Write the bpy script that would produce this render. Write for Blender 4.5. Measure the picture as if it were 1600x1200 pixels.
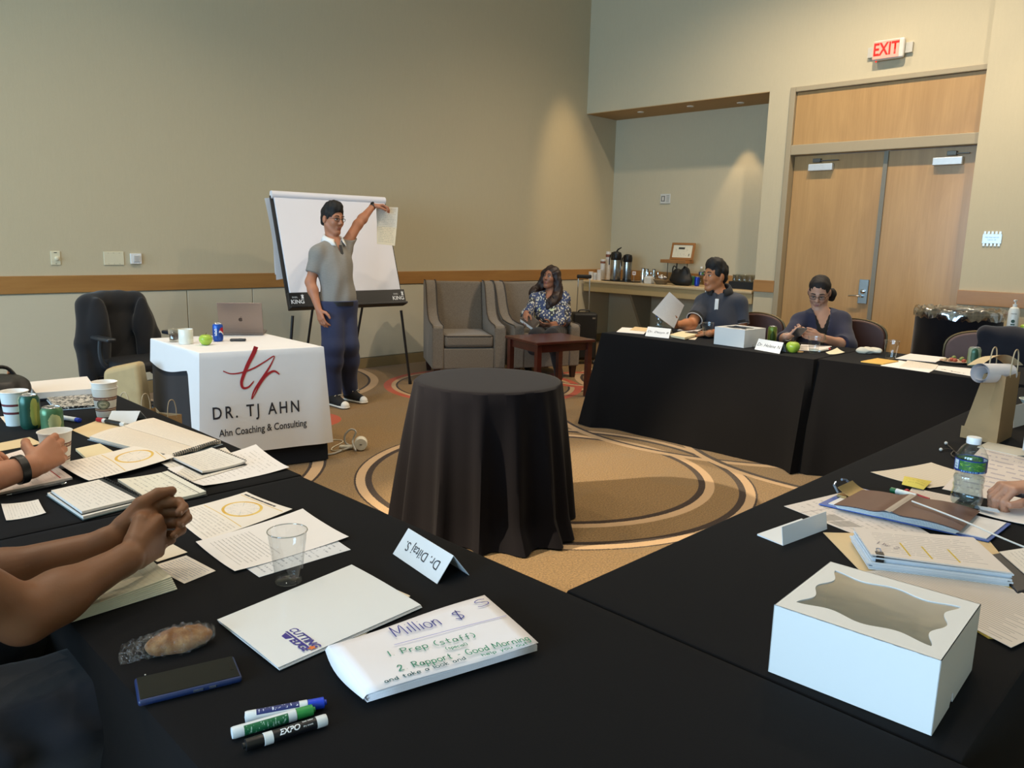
import bpy, bmesh, math, random
import numpy as np
from mathutils import Vector, Matrix, Euler
random.seed(7)
for _o in list(bpy.data.objects): bpy.data.objects.remove(_o)
SC = bpy.context.scene
COL = SC.collection
# ------------------------------------------------------------------ camera
CAM_H = 1.45
YAW, PITCH, ROLL, FPX = math.radians(44.76), math.radians(10.404), math.radians(1.4394), 1220.16
_f = Vector((math.cos(YAW)*math.cos(PITCH), math.sin(YAW)*math.cos(PITCH), -math.sin(PITCH)))
_r = Vector((math.sin(YAW), -math.cos(YAW), 0)); _u = _r.cross(_f)
CR = math.cos(ROLL)*_r + math.sin(ROLL)*_u
CU = -math.sin(ROLL)*_r + math.cos(ROLL)*_u
CF = _f
_cd = bpy.data.cameras.new('camera'); _co = bpy.data.objects.new('camera', _cd); COL.objects.link(_co)
_cd.sensor_fit = 'HORIZONTAL'; _cd.sensor_width = 36.0; _cd.lens = 36.0*FPX/1600; _cd.clip_start = 0.02
_m = Matrix((CR, CU, -CF)).transposed().to_4x4(); _m.translation = (0, 0, CAM_H); _co.matrix_world = _m
SC.camera = _co
# ------------------------------------------------------------------ exposure, world, lights
SC.view_settings.view_transform = 'Standard'; SC.view_settings.look = 'None'
SC.view_settings.gamma = 1.0; SC.view_settings.use_curve_mapping = False
SC.view_settings.exposure = 0.25
W = bpy.data.worlds.new('world'); SC.world = W; W.use_nodes = True
W.node_tree.nodes['Background'].inputs[0].default_value = (0.62, 0.80, 1.0, 1)
W.node_tree.nodes['Background'].inputs[1].default_value = 1.0
COOL = (0.47, 0.735, 1.0); WARM = (1.0, 0.82, 0.61)
def area(name, loc, rot, sx, sy, power, col, spread=180):
    d = bpy.data.lights.new(name, 'AREA'); d.shape = 'RECTANGLE'; d.size = sx; d.size_y = sy; d.energy = power; d.color = col
    d.spread = math.radians(spread)
    o = bpy.data.objects.new(name, d); COL.objects.link(o); o.location = loc; o.rotation_euler = rot
    return o
def spot(name, loc, target, power, col, deg=60, blend=0.5, rad=0.05):
    d = bpy.data.lights.new(name, 'SPOT'); d.energy = power; d.color = col; d.spot_size = math.radians(deg); d.spot_blend = blend
    d.shadow_soft_size = rad
    o = bpy.data.objects.new(name, d); COL.objects.link(o); o.location = loc
    o.rotation_euler = (Vector(target)-Vector(loc)).to_track_quat('-Z', 'Y').to_euler()
    return o
# daylight through the three tall windows of the wall behind the viewer (x = -6)
WINDOWS_Y = (-0.6, 2.4, 5.4)
for wy in WINDOWS_Y:
    area('window_daylight', (-5.92, wy, 2.1), (0, math.radians(-90), 0), 2.9, 2.4, 222, COOL)
# recessed ceiling downlights (warm)
for x, y, k in ((-1.7, 1.0, .5), (0.3, 2.9, .75), (0.3, 5.0, 1.1), (2.3, 1.0, .5), (2.3, 3.0, .3), (2.3, 5.2, 1.1), (4.3, 1.0, .5), (4.3, 3.0, .25), (4.3, 5.0, .4), (7.0, 1.2, 1.0), (7.0, 3.0, 2.2), (7.0, 4.4, .9)):
    spot('ceiling_downlight', (x, y, 5.05), (x, y, 0), 150*k, WARM, 150 if x > 6 else 112, 0.9, 0.07)
spot('high_spotlight', (-1.75, 5.05, 3.9), (3.75, 2.3, 0), 2700, (1.0, 0.82, 0.56), 23, 0.5, 0.045)
spot('wall_washer', (7.9, 6.15, 5.05), (8.36, 7.29, 1.9), 200, (1.0, .70, .36), 30, 0.9, 0.05)
spot('wall_washer', (7.75, 1.75, 5.05), (7.8, 1.75, 0), 150, (1.0, .78, .5), 58, 0.6, 0.05)
spot('niche_downlight', (9.10, 5.18, 3.19), (9.17, 5.15, 0.9), 85, (1.0, .72, .40), 52, 0.45, 0.03)
# ------------------------------------------------------------------ placing helpers (points on real planes)
def ray(px, py): return CF + CR*((px-800)/FPX) - CU*((py-600)/FPX)
CAM = Vector((0, 0, CAM_H))
def P(px, py, z=0.75):
    d = ray(px, py); return CAM + d*((z-CAM_H)/d.z)
def PX(px, py, X):
    d = ray(px, py); return CAM + d*(X/d.x)
def PY(px, py, Y):
    d = ray(px, py); return CAM + d*(Y/d.y)
def PD(px, py, dep): return CAM + ray(px, py)*dep
def DEP(p): return (Vector(p)-CAM).dot(CF)
def above(base, px, py):                        # height of the point straight over base that shows at (px, py)
    d = ray(px, py); k = math.hypot(base[0], base[1])/math.hypot(d.x, d.y)
    return CAM_H + k*d.z
# ------------------------------------------------------------------ materials
def lin(c):
    if isinstance(c, str): c = tuple(int(c[i:i+2], 16)/255 for i in (0, 2, 4))
    return tuple((x/12.92 if x <= .04045 else ((x+.055)/1.055)**2.4) for x in c[:3]) + (1.0,)
class NT:
    """tiny node-graph writer"""
    def __init__(s, name):
        s.m = bpy.data.materials.new(name); s.m.use_nodes = True; s.t = s.m.node_tree; s.n = s.t.nodes; s.l = s.t.links
        s.b = s.n['Principled BSDF']
    def node(s, kind, **kw):
        n = s.n.new(kind)
        for k, v in kw.items(): setattr(n, k, v)
        return n
    def put(s, sock, v):
        if isinstance(v, bpy.types.NodeSocket): s.l.new(v, sock)
        elif v is not None: sock.default_value = v
    def math(s, op, a, b=None, c=None, clamp=False):
        n = s.node('ShaderNodeMath', operation=op, use_clamp=clamp)
        for i, v in enumerate((a, b, c)):
            if v is not None: s.put(n.inputs[i], v)
        return n.outputs[0]
    def mix(s, fac, a, b):
        n = s.node('ShaderNodeMix', data_type='RGBA')
        s.put(n.inputs[0], fac); s.put(n.inputs[6], a); s.put(n.inputs[7], b); return n.outputs[2]
    def noise(s, vec, scale, detail=3, rough=.55, dist=0):
        n = s.node('ShaderNodeTexNoise'); s.put(n.inputs['Vector'], vec); n.inputs['Scale'].default_value = scale
        n.inputs['Detail'].default_value = detail; n.inputs['Roughness'].default_value = rough; n.inputs['Distortion'].default_value = dist
        return n.outputs[0]
    def coords(s, which='Object'): return s.node('ShaderNodeTexCoord').outputs[which]
    def scale(s, vec, v, loc=(0, 0, 0), rot=(0, 0, 0)):
        n = s.node('ShaderNodeMapping'); s.put(n.inputs[0], vec); n.inputs['Scale'].default_value = v
        n.inputs['Location'].default_value = loc; n.inputs['Rotation'].default_value = rot; return n.outputs[0]
    def xyz(s, vec):
        n = s.node('ShaderNodeSeparateXYZ'); s.put(n.inputs[0], vec); return n.outputs
    def vec(s, x, y, z=0.0):
        n = s.node('ShaderNodeCombineXYZ')
        for i, v in enumerate((x, y, z)): s.put(n.inputs[i], v)
        return n.outputs[0]
    def bump(s, h, strength=.3, dist=.002):
        n = s.node('ShaderNodeBump'); n.inputs['Strength'].default_value = strength; n.inputs['Distance'].default_value = dist
        s.put(n.inputs['Height'], h); s.l.new(n.outputs[0], s.b.inputs['Normal'])
    def color(s, v): s.put(s.b.inputs['Base Color'], v)
    def set(s, **kw):
        for k, v in kw.items(): s.put(s.b.inputs[k.replace('_', ' ')], v)
        return s
    def band(s, v, a, b, soft=.0):               # 1 where a < v < b
        return s.math('MULTIPLY', s.math('GREATER_THAN', v, a), s.math('LESS_THAN', v, b))
    def rect(s, uv, u0, v0, u1, v1):
        return s.math('MULTIPLY', s.band(uv[0], u0, u1), s.band(uv[1], v0, v1))
MATS = {}
def M(name, c='808080', rough=.6, metal=0., vary=.08, scale=30, bump=0., bscale=None, stretch=(1, 1, 1), sheen=0., coat=0., spec=None, sss=0.):
    if name in MATS: return MATS[name]
    g = NT(name); c = lin(c)
    v = g.scale(g.coords(), stretch)
    n = g.noise(v, scale, 4)
    lo = tuple(x*(1-vary) for x in c[:3])+(1,); hi = tuple(min(1, x*(1+vary)) for x in c[:3])+(1,)
    g.color(g.mix(n, lo, hi)); g.set(Roughness=rough, Metallic=metal)
    if sheen: g.set(Sheen_Weight=sheen, Sheen_Roughness=.5)
    if coat: g.set(Coat_Weight=coat, Coat_Roughness=.1)
    if spec is not None: g.set(Specular_IOR_Level=spec)
    if sss:
        g.set(Subsurface_Weight=sss, Subsurface_Scale=.01); g.b.inputs['Subsurface Radius'].default_value = (1, .35, .2)
    if bump: g.bump(g.noise(v, bscale or scale*4, 3), bump)
    MATS[name] = g.m; return g.m
def wood(name, c1, c2, axis='z', scale=6., rough=.45, coat=.0):
    if name in MATS: return MATS[name]
    g = NT(name); st = {'x': (.12, 1, 1), 'y': (1, .12, 1), 'z': (1, 1, .12)}[axis]
    v = g.scale(g.coords(), tuple(scale*k for k in st))
    a = g.noise(v, 1.6, 5, .6, 1.2); b = g.noise(g.scale(v, tuple(7 if k == 1 else 1 for k in st)), 3, 3)
    f = g.math('ADD', g.math('MULTIPLY', a, .75), g.math('MULTIPLY', b, .25))
    r = g.node('ShaderNodeValToRGB'); r.color_ramp.elements[0].position = .3; r.color_ramp.elements[1].position = .72
    r.color_ramp.elements[0].color = lin(c1); r.color_ramp.elements[1].color = lin(c2); g.put(r.inputs[0], f)
    g.color(r.outputs[0]); g.set(Roughness=rough)
    if coat: g.set(Coat_Weight=coat, Coat_Roughness=.15)
    g.bump(b, .06); MATS[name] = g.m; return g.m
def glass(name, c='f4f8fa', rough=.02, ior=1.3, alpha=None):
    """clear plastic film or glass: mostly transparent, with a reflecting skin"""
    if name in MATS: return MATS[name]
    g = NT(name); t = g.node('ShaderNodeBsdfTransparent'); t.inputs[0].default_value = lin(c)
    gl = g.node('ShaderNodeBsdfGlossy'); gl.inputs['Roughness'].default_value = rough; gl.inputs[0].default_value = (1, 1, 1, 1)
    fr = g.node('ShaderNodeLayerWeight'); fr.inputs[0].default_value = .35
    n = g.noise(g.coords(), 25, 2)
    f = g.math('ADD', g.math('MULTIPLY', g.math('POWER', fr.outputs['Facing'], 2.5), .7), g.math('MULTIPLY', n, .08 if alpha is None else alpha), clamp=True)
    mx = g.node('ShaderNodeMixShader'); g.l.new(f, mx.inputs[0]); g.l.new(t.outputs[0], mx.inputs[1]); g.l.new(gl.outputs[0], mx.inputs[2])
    g.l.new(mx.outputs[0], g.n['Material Output'].inputs[0]); MATS[name] = g.m; return g.m
def glow(name, c, strength):
    if name in MATS: return MATS[name]
    g = NT(name); g.color(lin(c)); g.b.inputs['Emission Color'].default_value = lin(c); g.b.inputs['Emission Strength'].default_value = strength
    n = g.noise(g.coords(), 40, 2); g.set(Roughness=g.math('ADD', g.math('MULTIPLY', n, .2), .3)); MATS[name] = g.m; return g.m
def paper(name, base='efe9df', rows=0, ink='55504e', dens=.55, mu=.1, mv=.1, extra=(), rings=(), lines=0, line_c='9aa0b0', word=34, wob=0., amt=.8):
    """sheet of paper in UV space: printed or handwritten rows, ruled lines, coloured boxes, ring charts"""
    if name in MATS: return MATS[name]
    g = NT(name); uv = g.xyz(g.coords('UV')); u, v = uv[0], uv[1]
    c = g.mix(g.noise(g.coords('UV'), 6, 2), lin(base), tuple(x*.96 for x in lin(base)[:3])+(1,))
    if lines:
        f = g.math('FRACT', g.math('MULTIPLY', v, float(lines)))
        c = g.mix(g.math('MULTIPLY', g.math('LESS_THAN', f, .09), .55), c, lin(line_c))
    for (u0, v0, u1, v1, cc) in extra:
        c = g.mix(g.rect(uv, u0, v0, u1, v1), c, lin(cc))
    if rows:
        vv = v if not wob else g.math('ADD', v, g.math('MULTIPLY', g.noise(g.vec(g.math('MULTIPLY', u, 9.), v), 6, 2), wob))
        rv = g.math('MULTIPLY', vv, float(rows)); fl = g.math('FLOOR', rv); fr = g.math('FRACT', rv)
        w = g.noise(g.vec(g.math('MULTIPLY', u, float(word)), g.math('MULTIPLY', fl, 3.7)), 1.0, 2)
        ln = g.noise(g.vec(g.math('MULTIPLY', fl, .83), 4.2), 1.0, 1)
        m = g.math('MULTIPLY', g.band(fr, .34, .62), g.math('GREATER_THAN', w, 1-dens))
        m = g.math('MULTIPLY', m, g.rect(uv, mu, mv[0], 1-mu, mv[1]) if isinstance(mv, tuple) else g.rect(uv, mu, mv, 1-mu, 1-mv))
        m = g.math('MULTIPLY', m, g.math('LESS_THAN', u, g.math('ADD', .45, g.math('MULTIPLY', ln, .9))))
        c = g.mix(g.math('MULTIPLY', m, amt), c, lin(ink))
    for (cu, cv, asp, r0, r1, cc) in rings:
        d = g.math('SQRT', g.math('ADD', g.math('POWER', g.math('SUBTRACT', u, cu), 2.), g.math('POWER', g.math('MULTIPLY', g.math('SUBTRACT', v, cv), asp), 2.)))
        c = g.mix(g.band(d, r0, r1), c, lin(cc))
    g.color(c); g.set(Roughness=.75, Specular_IOR_Level=.25)
    MATS[name] = g.m; return g.m
# ------------------------------------------------------------------ geometry builder
def frame(o, x, z=None):
    """matrix with origin o, first axis x, up-ish z"""
    x = Vector(x).normalized(); z = Vector(z or (0, 0, 1)); z = (z - x*z.dot(x)).normalized(); y = z.cross(x)
    m = Matrix((x, y, z)).transposed().to_4x4(); m.translation = Vector(o); return m
class G:
    def __init__(s): s.v = []; s.f = []; s.uv = {}; s.mi = []; s.cur = 0
    def add(s, vs, fs, m=None, uvs=None):
        b = len(s.v)
        for p in vs: s.v.append(tuple(m @ Vector(p)) if m is not None else tuple(p))
        for i, f in enumerate(fs):
            if uvs is not None: s.uv[len(s.f)] = uvs[i]
            s.f.append(tuple(b+k for k in f)); s.mi.append(s.cur)
        return s
    def box(s, c, d, m=None, taper=1.0, rz=0):
        x, y, z = d[0]/2, d[1]/2, d[2]/2; vs = []
        for (k, zz) in ((1, -z), (taper, z)):
            for a, b in ((-x, -y), (x, -y), (x, y), (-x, y)):
                a *= k; b *= k
                if rz: a, b = a*math.cos(rz)-b*math.sin(rz), a*math.sin(rz)+b*math.cos(rz)
                vs.append((c[0]+a, c[1]+b, c[2]+zz))
        return s.add(vs, [(3, 2, 1, 0), (4, 5, 6, 7), (0, 1, 5, 4), (1, 2, 6, 5), (2, 3, 7, 6), (3, 0, 4, 7)], m)
    def hexa(s, lo, hi):                          # two quads -> closed solid
        return s.add(list(lo)+list(hi), [(3, 2, 1, 0), (4, 5, 6, 7), (0, 1, 5, 4), (1, 2, 6, 5), (2, 3, 7, 6), (3, 0, 4, 7)])
    def prism(s, pts, z0, z1, m=None):
        n = len(pts); vs = [(p[0], p[1], z0) for p in pts]+[(p[0], p[1], z1) for p in pts]
        fs = [tuple(reversed(range(n))), tuple(range(n, 2*n))]+[(i, (i+1) % n, n+(i+1) % n, n+i) for i in range(n)]
        return s.add(vs, fs, m)
    def lathe(s, prof, seg=24, m=None, caps=True, c=(0, 0, 0), sq=1.0):
        vs = []; fs = []
        for (r, z) in prof:
            for k in range(seg):
                a = 2*math.pi*k/seg; vs.append((c[0]+r*math.cos(a), c[1]+r*math.sin(a)*sq, c[2]+z))
        n = len(prof)
        for i in range(n-1):
            for k in range(seg):
                k2 = (k+1) % seg; fs.append((i*seg+k, i*seg+k2, (i+1)*seg+k2, (i+1)*seg+k))
        uvs = [((k/seg, i/(n-1)), ((k+1)/seg, i/(n-1)), ((k+1)/seg, (i+1)/(n-1)), (k/seg, (i+1)/(n-1))) for i in range(n-1) for k in range(seg)]
        if caps:
            if prof[0][0] > 1e-5: fs.append(tuple(reversed(range(seg)))); uvs.append(tuple((.5, .5) for _ in range(seg)))
            if prof[-1][0] > 1e-5: fs.append(tuple((n-1)*seg+k for k in range(seg))); uvs.append(tuple((.5, .5) for _ in range(seg)))
        return s.add(vs, fs, m, uvs)
    def tube(s, pts, r, seg=8, m=None, caps=True, closed=False):
        pts = [Vector(p) for p in pts]; n = len(pts); vs = []; fs = []
        rr = r if isinstance(r, (list, tuple)) else [r]*n
        up = None
        for i, p in enumerate(pts):
            a = pts[(i-1) % n] if (i or closed) else p; b = pts[(i+1) % n] if (i < n-1 or closed) else p
            t = (b-a).normalized()
            if up is None: up = Vector((0, 0, 1)) if abs(t.z) < .9 else Vector((1, 0, 0))
            x = t.cross(up).normalized(); y = x.cross(t); up = y
            for k in range(seg):
                q = 2*math.pi*k/seg; vs.append(p+(x*math.cos(q)+y*math.sin(q))*rr[i])
        for i in range(n if closed else n-1):
            j = (i+1) % n
            for k in range(seg):
                k2 = (k+1) % seg; fs.append((i*seg+k, j*seg+k, j*seg+k2, i*seg+k2))
        if caps and not closed:
            fs.append(tuple(range(seg))); fs.append(tuple((n-1)*seg+k for k in reversed(range(seg))))
        return s.add(vs, fs, m)
    def ball(s, c, r, seg=14, rings=9, m=None):
        r = r if isinstance(r, (tuple, list)) else (r, r, r)
        vs = [(c[0], c[1], c[2]-r[2])]; fs = []
        for i in range(1, rings):
            a = -math.pi/2+math.pi*i/rings
            for k in range(seg):
                q = 2*math.pi*k/seg; vs.append((c[0]+r[0]*math.cos(a)*math.cos(q), c[1]+r[1]*math.cos(a)*math.sin(q), c[2]+r[2]*math.sin(a)))
        vs.append((c[0], c[1], c[2]+r[2]))
        for k in range(seg): fs.append((0, 1+(k+1) % seg, 1+k)); fs.append((len(vs)-1, len(vs)-1-seg+k, len(vs)-1-seg+(k+1) % seg))
        for i in range(rings-2):
            for k in range(seg):
                k2 = (k+1) % seg; fs.append((1+i*seg+k, 1+i*seg+k2, 1+(i+1)*seg+k2, 1+(i+1)*seg+k))
        return s.add(vs, fs, m)
    def grid(s, fn, nu, nv, thick=0.0, m=None):
        """fn(u, v) -> point; with thick, a closed slab whose underside lies thick below"""
        vs = [fn(i/nu, j/nv) for j in range(nv+1) for i in range(nu+1)]; fs = []; uvs = []
        I = lambda i, j: j*(nu+1)+i
        for j in range(nv):
            for i in range(nu):
                fs.append((I(i, j), I(i+1, j), I(i+1, j+1), I(i, j+1)))
                uvs.append(((i/nu, j/nv), ((i+1)/nu, j/nv), ((i+1)/nu, (j+1)/nv), (i/nu, (j+1)/nv)))
        if thick:
            b = len(vs); vs = [Vector(p) for p in vs]; vs += [p-Vector((0, 0, thick)) for p in vs]
            for f in list(fs): fs.append(tuple(b+k for k in reversed(f))); uvs.append(tuple((0.005, .005) for _ in f))
            rim = [I(i, 0) for i in range(nu+1)]+[I(nu, j) for j in range(1, nv+1)]+[I(i, nv) for i in range(nu-1, -1, -1)]+[I(0, j) for j in range(nv-1, 0, -1)]
            for k in range(len(rim)):
                a, c = rim[k], rim[(k+1) % len(rim)]; fs.append((a, b+a, b+c, c)); uvs.append(tuple((0.005, .005) for _ in range(4)))
        return s.add(vs, fs, m, uvs)
    def mesh(s, name):
        me = bpy.data.meshes.new(name); me.from_pydata(s.v, [], s.f); me.update()
        if s.uv:
            l = me.uv_layers.new(name='UVMap').data
            for p in me.polygons:
                q = s.uv.get(p.index)
                if q:
                    for k, li in enumerate(p.loop_indices): l[li].uv = q[k]
        return me
def link(name, me, mat=None, parent=None, smooth=False, bevel=0, label=None, sub=0, weld=False, seg=2):
    o = bpy.data.objects.new(name, me); COL.objects.link(o)
    if mat is not None:
        for mm in (mat if isinstance(mat, (list, tuple)) else [mat]): me.materials.append(mm)
    if parent is not None: o.parent = parent
    if label: o['label'] = label
    if bevel:
        b = o.modifiers.new('bevel', 'BEVEL'); b.width = bevel; b.segments = seg; b.limit_method = 'ANGLE'; b.angle_limit = math.radians(38)
    if sub:
        b = o.modifiers.new('sub', 'SUBSURF'); b.levels = b.render_levels = sub
    if smooth:
        me.polygons.foreach_set('use_smooth', [True]*len(me.polygons))
        if smooth != 'all':
            me.set_sharp_from_angle(angle=math.radians(40))
    return o
def part(name, g, mat, parent, **kw): return link(name, g.mesh(name), mat, parent, **kw)
def tag(o, label, cat, group=None, kind=None):
    o['label'] = label; o['category'] = cat
    if group: o['group'] = group
    if kind: o['kind'] = kind
    return o
def thing(name, label, cat, loc=(0, 0, 0), rz=0., group=None):
    o = bpy.data.objects.new(name, None); COL.objects.link(o); o.empty_display_size = .05
    o.location = loc; o.rotation_euler = (0, 0, rz); return tag(o, label, cat, group)
def solo(name, label, cat, g, mat, loc=(0, 0, 0), rz=0., group=None, **kw):
    o = link(name, g.mesh(name), mat, None, **kw); o.location = loc; o.rotation_euler = (0, 0, rz); return tag(o, label, cat, group)
def struct(name, g, mat, parent=None, **kw):
    o = link(name, g.mesh(name), mat, parent, **kw)
    if parent is None: o['kind'] = 'structure'
    return o
def clone(root, loc, rz=None, label=None):
    r = root.copy(); COL.objects.link(r); r.location = loc
    if rz is not None: r.rotation_euler = (0, 0, rz)
    if label: r['label'] = label
    for ch in list(root.children):
        c = ch.copy(); COL.objects.link(c); c.parent = r
        for g2 in ch.children:
            d = g2.copy(); COL.objects.link(d); d.parent = c
    return r
def text_mesh(s, size, align='CENTER', shear=0., space=1.0, bold=0.):
    c = bpy.data.curves.new('lettering', 'FONT'); c.body = s; c.size = size; c.align_x = align; c.align_y = 'CENTER'; c.shear = shear
    c.space_character = space; c.resolution_u = 3; c.offset = bold
    o = bpy.data.objects.new('lettering', c); COL.objects.link(o); bpy.context.view_layer.update()
    me = bpy.data.meshes.new_from_object(o.evaluated_get(bpy.context.evaluated_depsgraph_get()))
    bpy.data.objects.remove(o); bpy.data.curves.remove(c); return me
def lettering(s, size, mat, parent, mw, align='CENTER', shear=0., space=1.0, bold=0., bend=None, label=None, sx=1.0, name='lettering'):
    """flat print: text in the XY plane of mw (parent space); bend wraps it round a cylinder whose axis is local x at depth -bend"""
    me = text_mesh(s, size, align, shear, space, bold)
    for v in me.vertices:
        x, y = v.co.x*sx, v.co.y
        if bend:
            if bend > 0: a = y/bend; p = Vector((x, bend*math.sin(a), bend*math.cos(a)-bend))
            else: a = x/-bend; p = Vector((-bend*math.sin(a), y, -bend*math.cos(a)+bend))
        else: p = Vector((x, y, 0))
        v.co = mw @ p
    return link(name, me, mat, parent, label=label or None)
def ribbon(g, pts, w, m=None, closed=False):
    """flat stroke of given width along 2-D points"""
    pts = [Vector((p[0], p[1])) for p in pts]; n = len(pts); ww = w if isinstance(w, (list, tuple)) else [w]*n; L = []; R = []
    for i, p in enumerate(pts):
        t = pts[min(i+1, n-1)]-pts[max(i-1, 0)]
        t = t.normalized() if t.length else Vector((1, 0)); q = Vector((-t.y, t.x))*ww[i]/2
        L.append((p.x+q.x, p.y+q.y, 0)); R.append((p.x-q.x, p.y-q.y, 0))
    g.add(L+R, [(i+1, i, n+i, n+i+1) for i in range(n-1)], m)
def smooth_path(pts, k=6, closed=False):
    """Catmull-Rom through the points"""
    pts = [Vector(p) for p in pts]; n = len(pts); out = []
    for i in range(n if closed else n-1):
        if closed: a, b, c, d = pts[(i-1) % n], pts[i], pts[(i+1) % n], pts[(i+2) % n]
        else: a, b, c, d = pts[max(i-1, 0)], pts[i], pts[i+1], pts[min(i+2, n-1)]
        for j in range(k):
            t = j/k; out.append(.5*((2*b)+(c-a)*t+(2*a-5*b+4*c-d)*t*t+(3*b-a-3*c+d)*t**3))
    if not closed: out.append(pts[-1])
    return out
# ------------------------------------------------------------------ smooth solids for bodies and clothes (distance field -> one continuous quad mesh)
def nrm(v): return Vector(v).normalized()
class SDF:
    def __init__(s): s.p = []
    def cone(s, a, b, ra, rb, k=.02, clip=None, flat=None, sub=False):
        a = np.array(a, np.float32); b = np.array(b, np.float32); m = max(ra, rb)
        def fn(X, a=a, b=b):
            q = X-a; ba = b-a
            if flat is not None:
                n = np.array(flat[0], np.float32); q = q+(q@n)[..., None]*n*(flat[1]-1); ba = ba+n*(ba@n)*(flat[1]-1)
            t = np.clip((q@ba)/max(float(ba@ba), 1e-9), 0, 1)
            d = np.sqrt(((q-t[..., None]*ba)**2).sum(-1))-(ra+(rb-ra)*t)
            for (c, n) in (clip or ()):
                d = np.maximum(d, (X-np.array(c, np.float32))@np.array(n, np.float32))
            return d
        s.p.append((fn, np.minimum(a, b)-m, np.maximum(a, b)+m, k, sub)); return s
    def ell(s, c, r, R=None, k=.02, sub=False, clip=None):
        c = np.array(c, np.float32); r = np.array(r, np.float32); R_ = np.array(R, np.float32) if R is not None else np.eye(3, dtype=np.float32)
        def fn(X):
            q = (X-c)@R_.T if R is not None else X-c
            k0 = np.sqrt(((q/r)**2).sum(-1)); k1 = np.sqrt(((q/r**2)**2).sum(-1))+1e-6
            d = k0*(k0-1)/k1
            for (cc, n) in (clip or ()):
                d = np.maximum(d, (X-np.array(cc, np.float32))@np.array(n, np.float32))
            return d
        m = float(r.max()); s.p.append((fn, c-m, c+m, k, sub)); return s
    def ball(s, c, r, k=.02, sub=False): return s.cone(c, c, r, r, k, sub=sub)
    def half(s, c, n):                            # cut away everything on the n side of the plane
        s.p.append(((Vector(c), Vector(n).normalized()), None, None, 0, 'half')); return s
    def mesh(s, name, h, folds=0., ff=9., seed=0, org=(0, 0, 0)):
        lo = np.min([p[1] for p in s.p if p[1] is not None and not p[4]], 0)-3*h-.02
        hi = np.max([p[2] for p in s.p if p[1] is not None and not p[4]], 0)+3*h+.02
        n = np.ceil((hi-lo)/h).astype(int)+1
        F = np.full(n, 1., np.float32); ax = [(lo[i]+h*np.arange(n[i])).astype(np.float32) for i in range(3)]
        def sub(a, b):
            i0 = np.clip(np.floor((a-lo)/h).astype(int), 0, n-1); i1 = np.clip(np.ceil((b-lo)/h).astype(int)+1, 1, n)
            sl = tuple(slice(i0[i], i1[i]) for i in range(3))
            return sl, np.stack(np.meshgrid(*[ax[i][sl[i]] for i in range(3)], indexing='ij'), -1)
        rng = np.random.RandomState(seed); done = False
        def fold():
            sl, X = sub(lo, hi); d = np.zeros(X.shape[:3], np.float32)
            for i in range(5):
                w = rng.normal(size=3); w /= np.linalg.norm(w); w[2] *= .8
                ph = rng.rand()*6; fr = ff*(1+.8*i*rng.rand())
                wob = .6*np.sin(X@np.array(rng.normal(size=3)*ff*.6, np.float32))
                d += np.sin((X@w.astype(np.float32))*fr*2+ph+wob)/(1+.4*i)
            F[...] += folds*.5*d*(F < .1)
        for fn, a, b, k, op in s.p:
            if op == 'half':
                if folds and not done: fold(); done = True
                c, nn = fn; sl, X = sub(lo, hi); F[...] = np.maximum(F, (X-np.array(c, np.float32))@np.array(nn, np.float32)); continue
            if op and folds and not done: fold(); done = True
            pad = k+3*h; sl, X = sub(a-pad, b+pad)
            if X.size == 0: continue
            d = fn(X); f = F[sl]
            if op: F[sl] = np.maximum(f, -d); continue
            if k > 0:
                hh = np.maximum(k-np.abs(f-d), 0)/k; F[sl] = np.minimum(f, d)-hh*hh*k*.25
            else: F[sl] = np.minimum(f, d)
        if folds and not done: fold()
        F[0], F[-1], F[:, 0], F[:, -1], F[:, :, 0], F[:, :, -1] = 1, 1, 1, 1, 1, 1
        return nets(name, F, lo-np.array(org), h)
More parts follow.
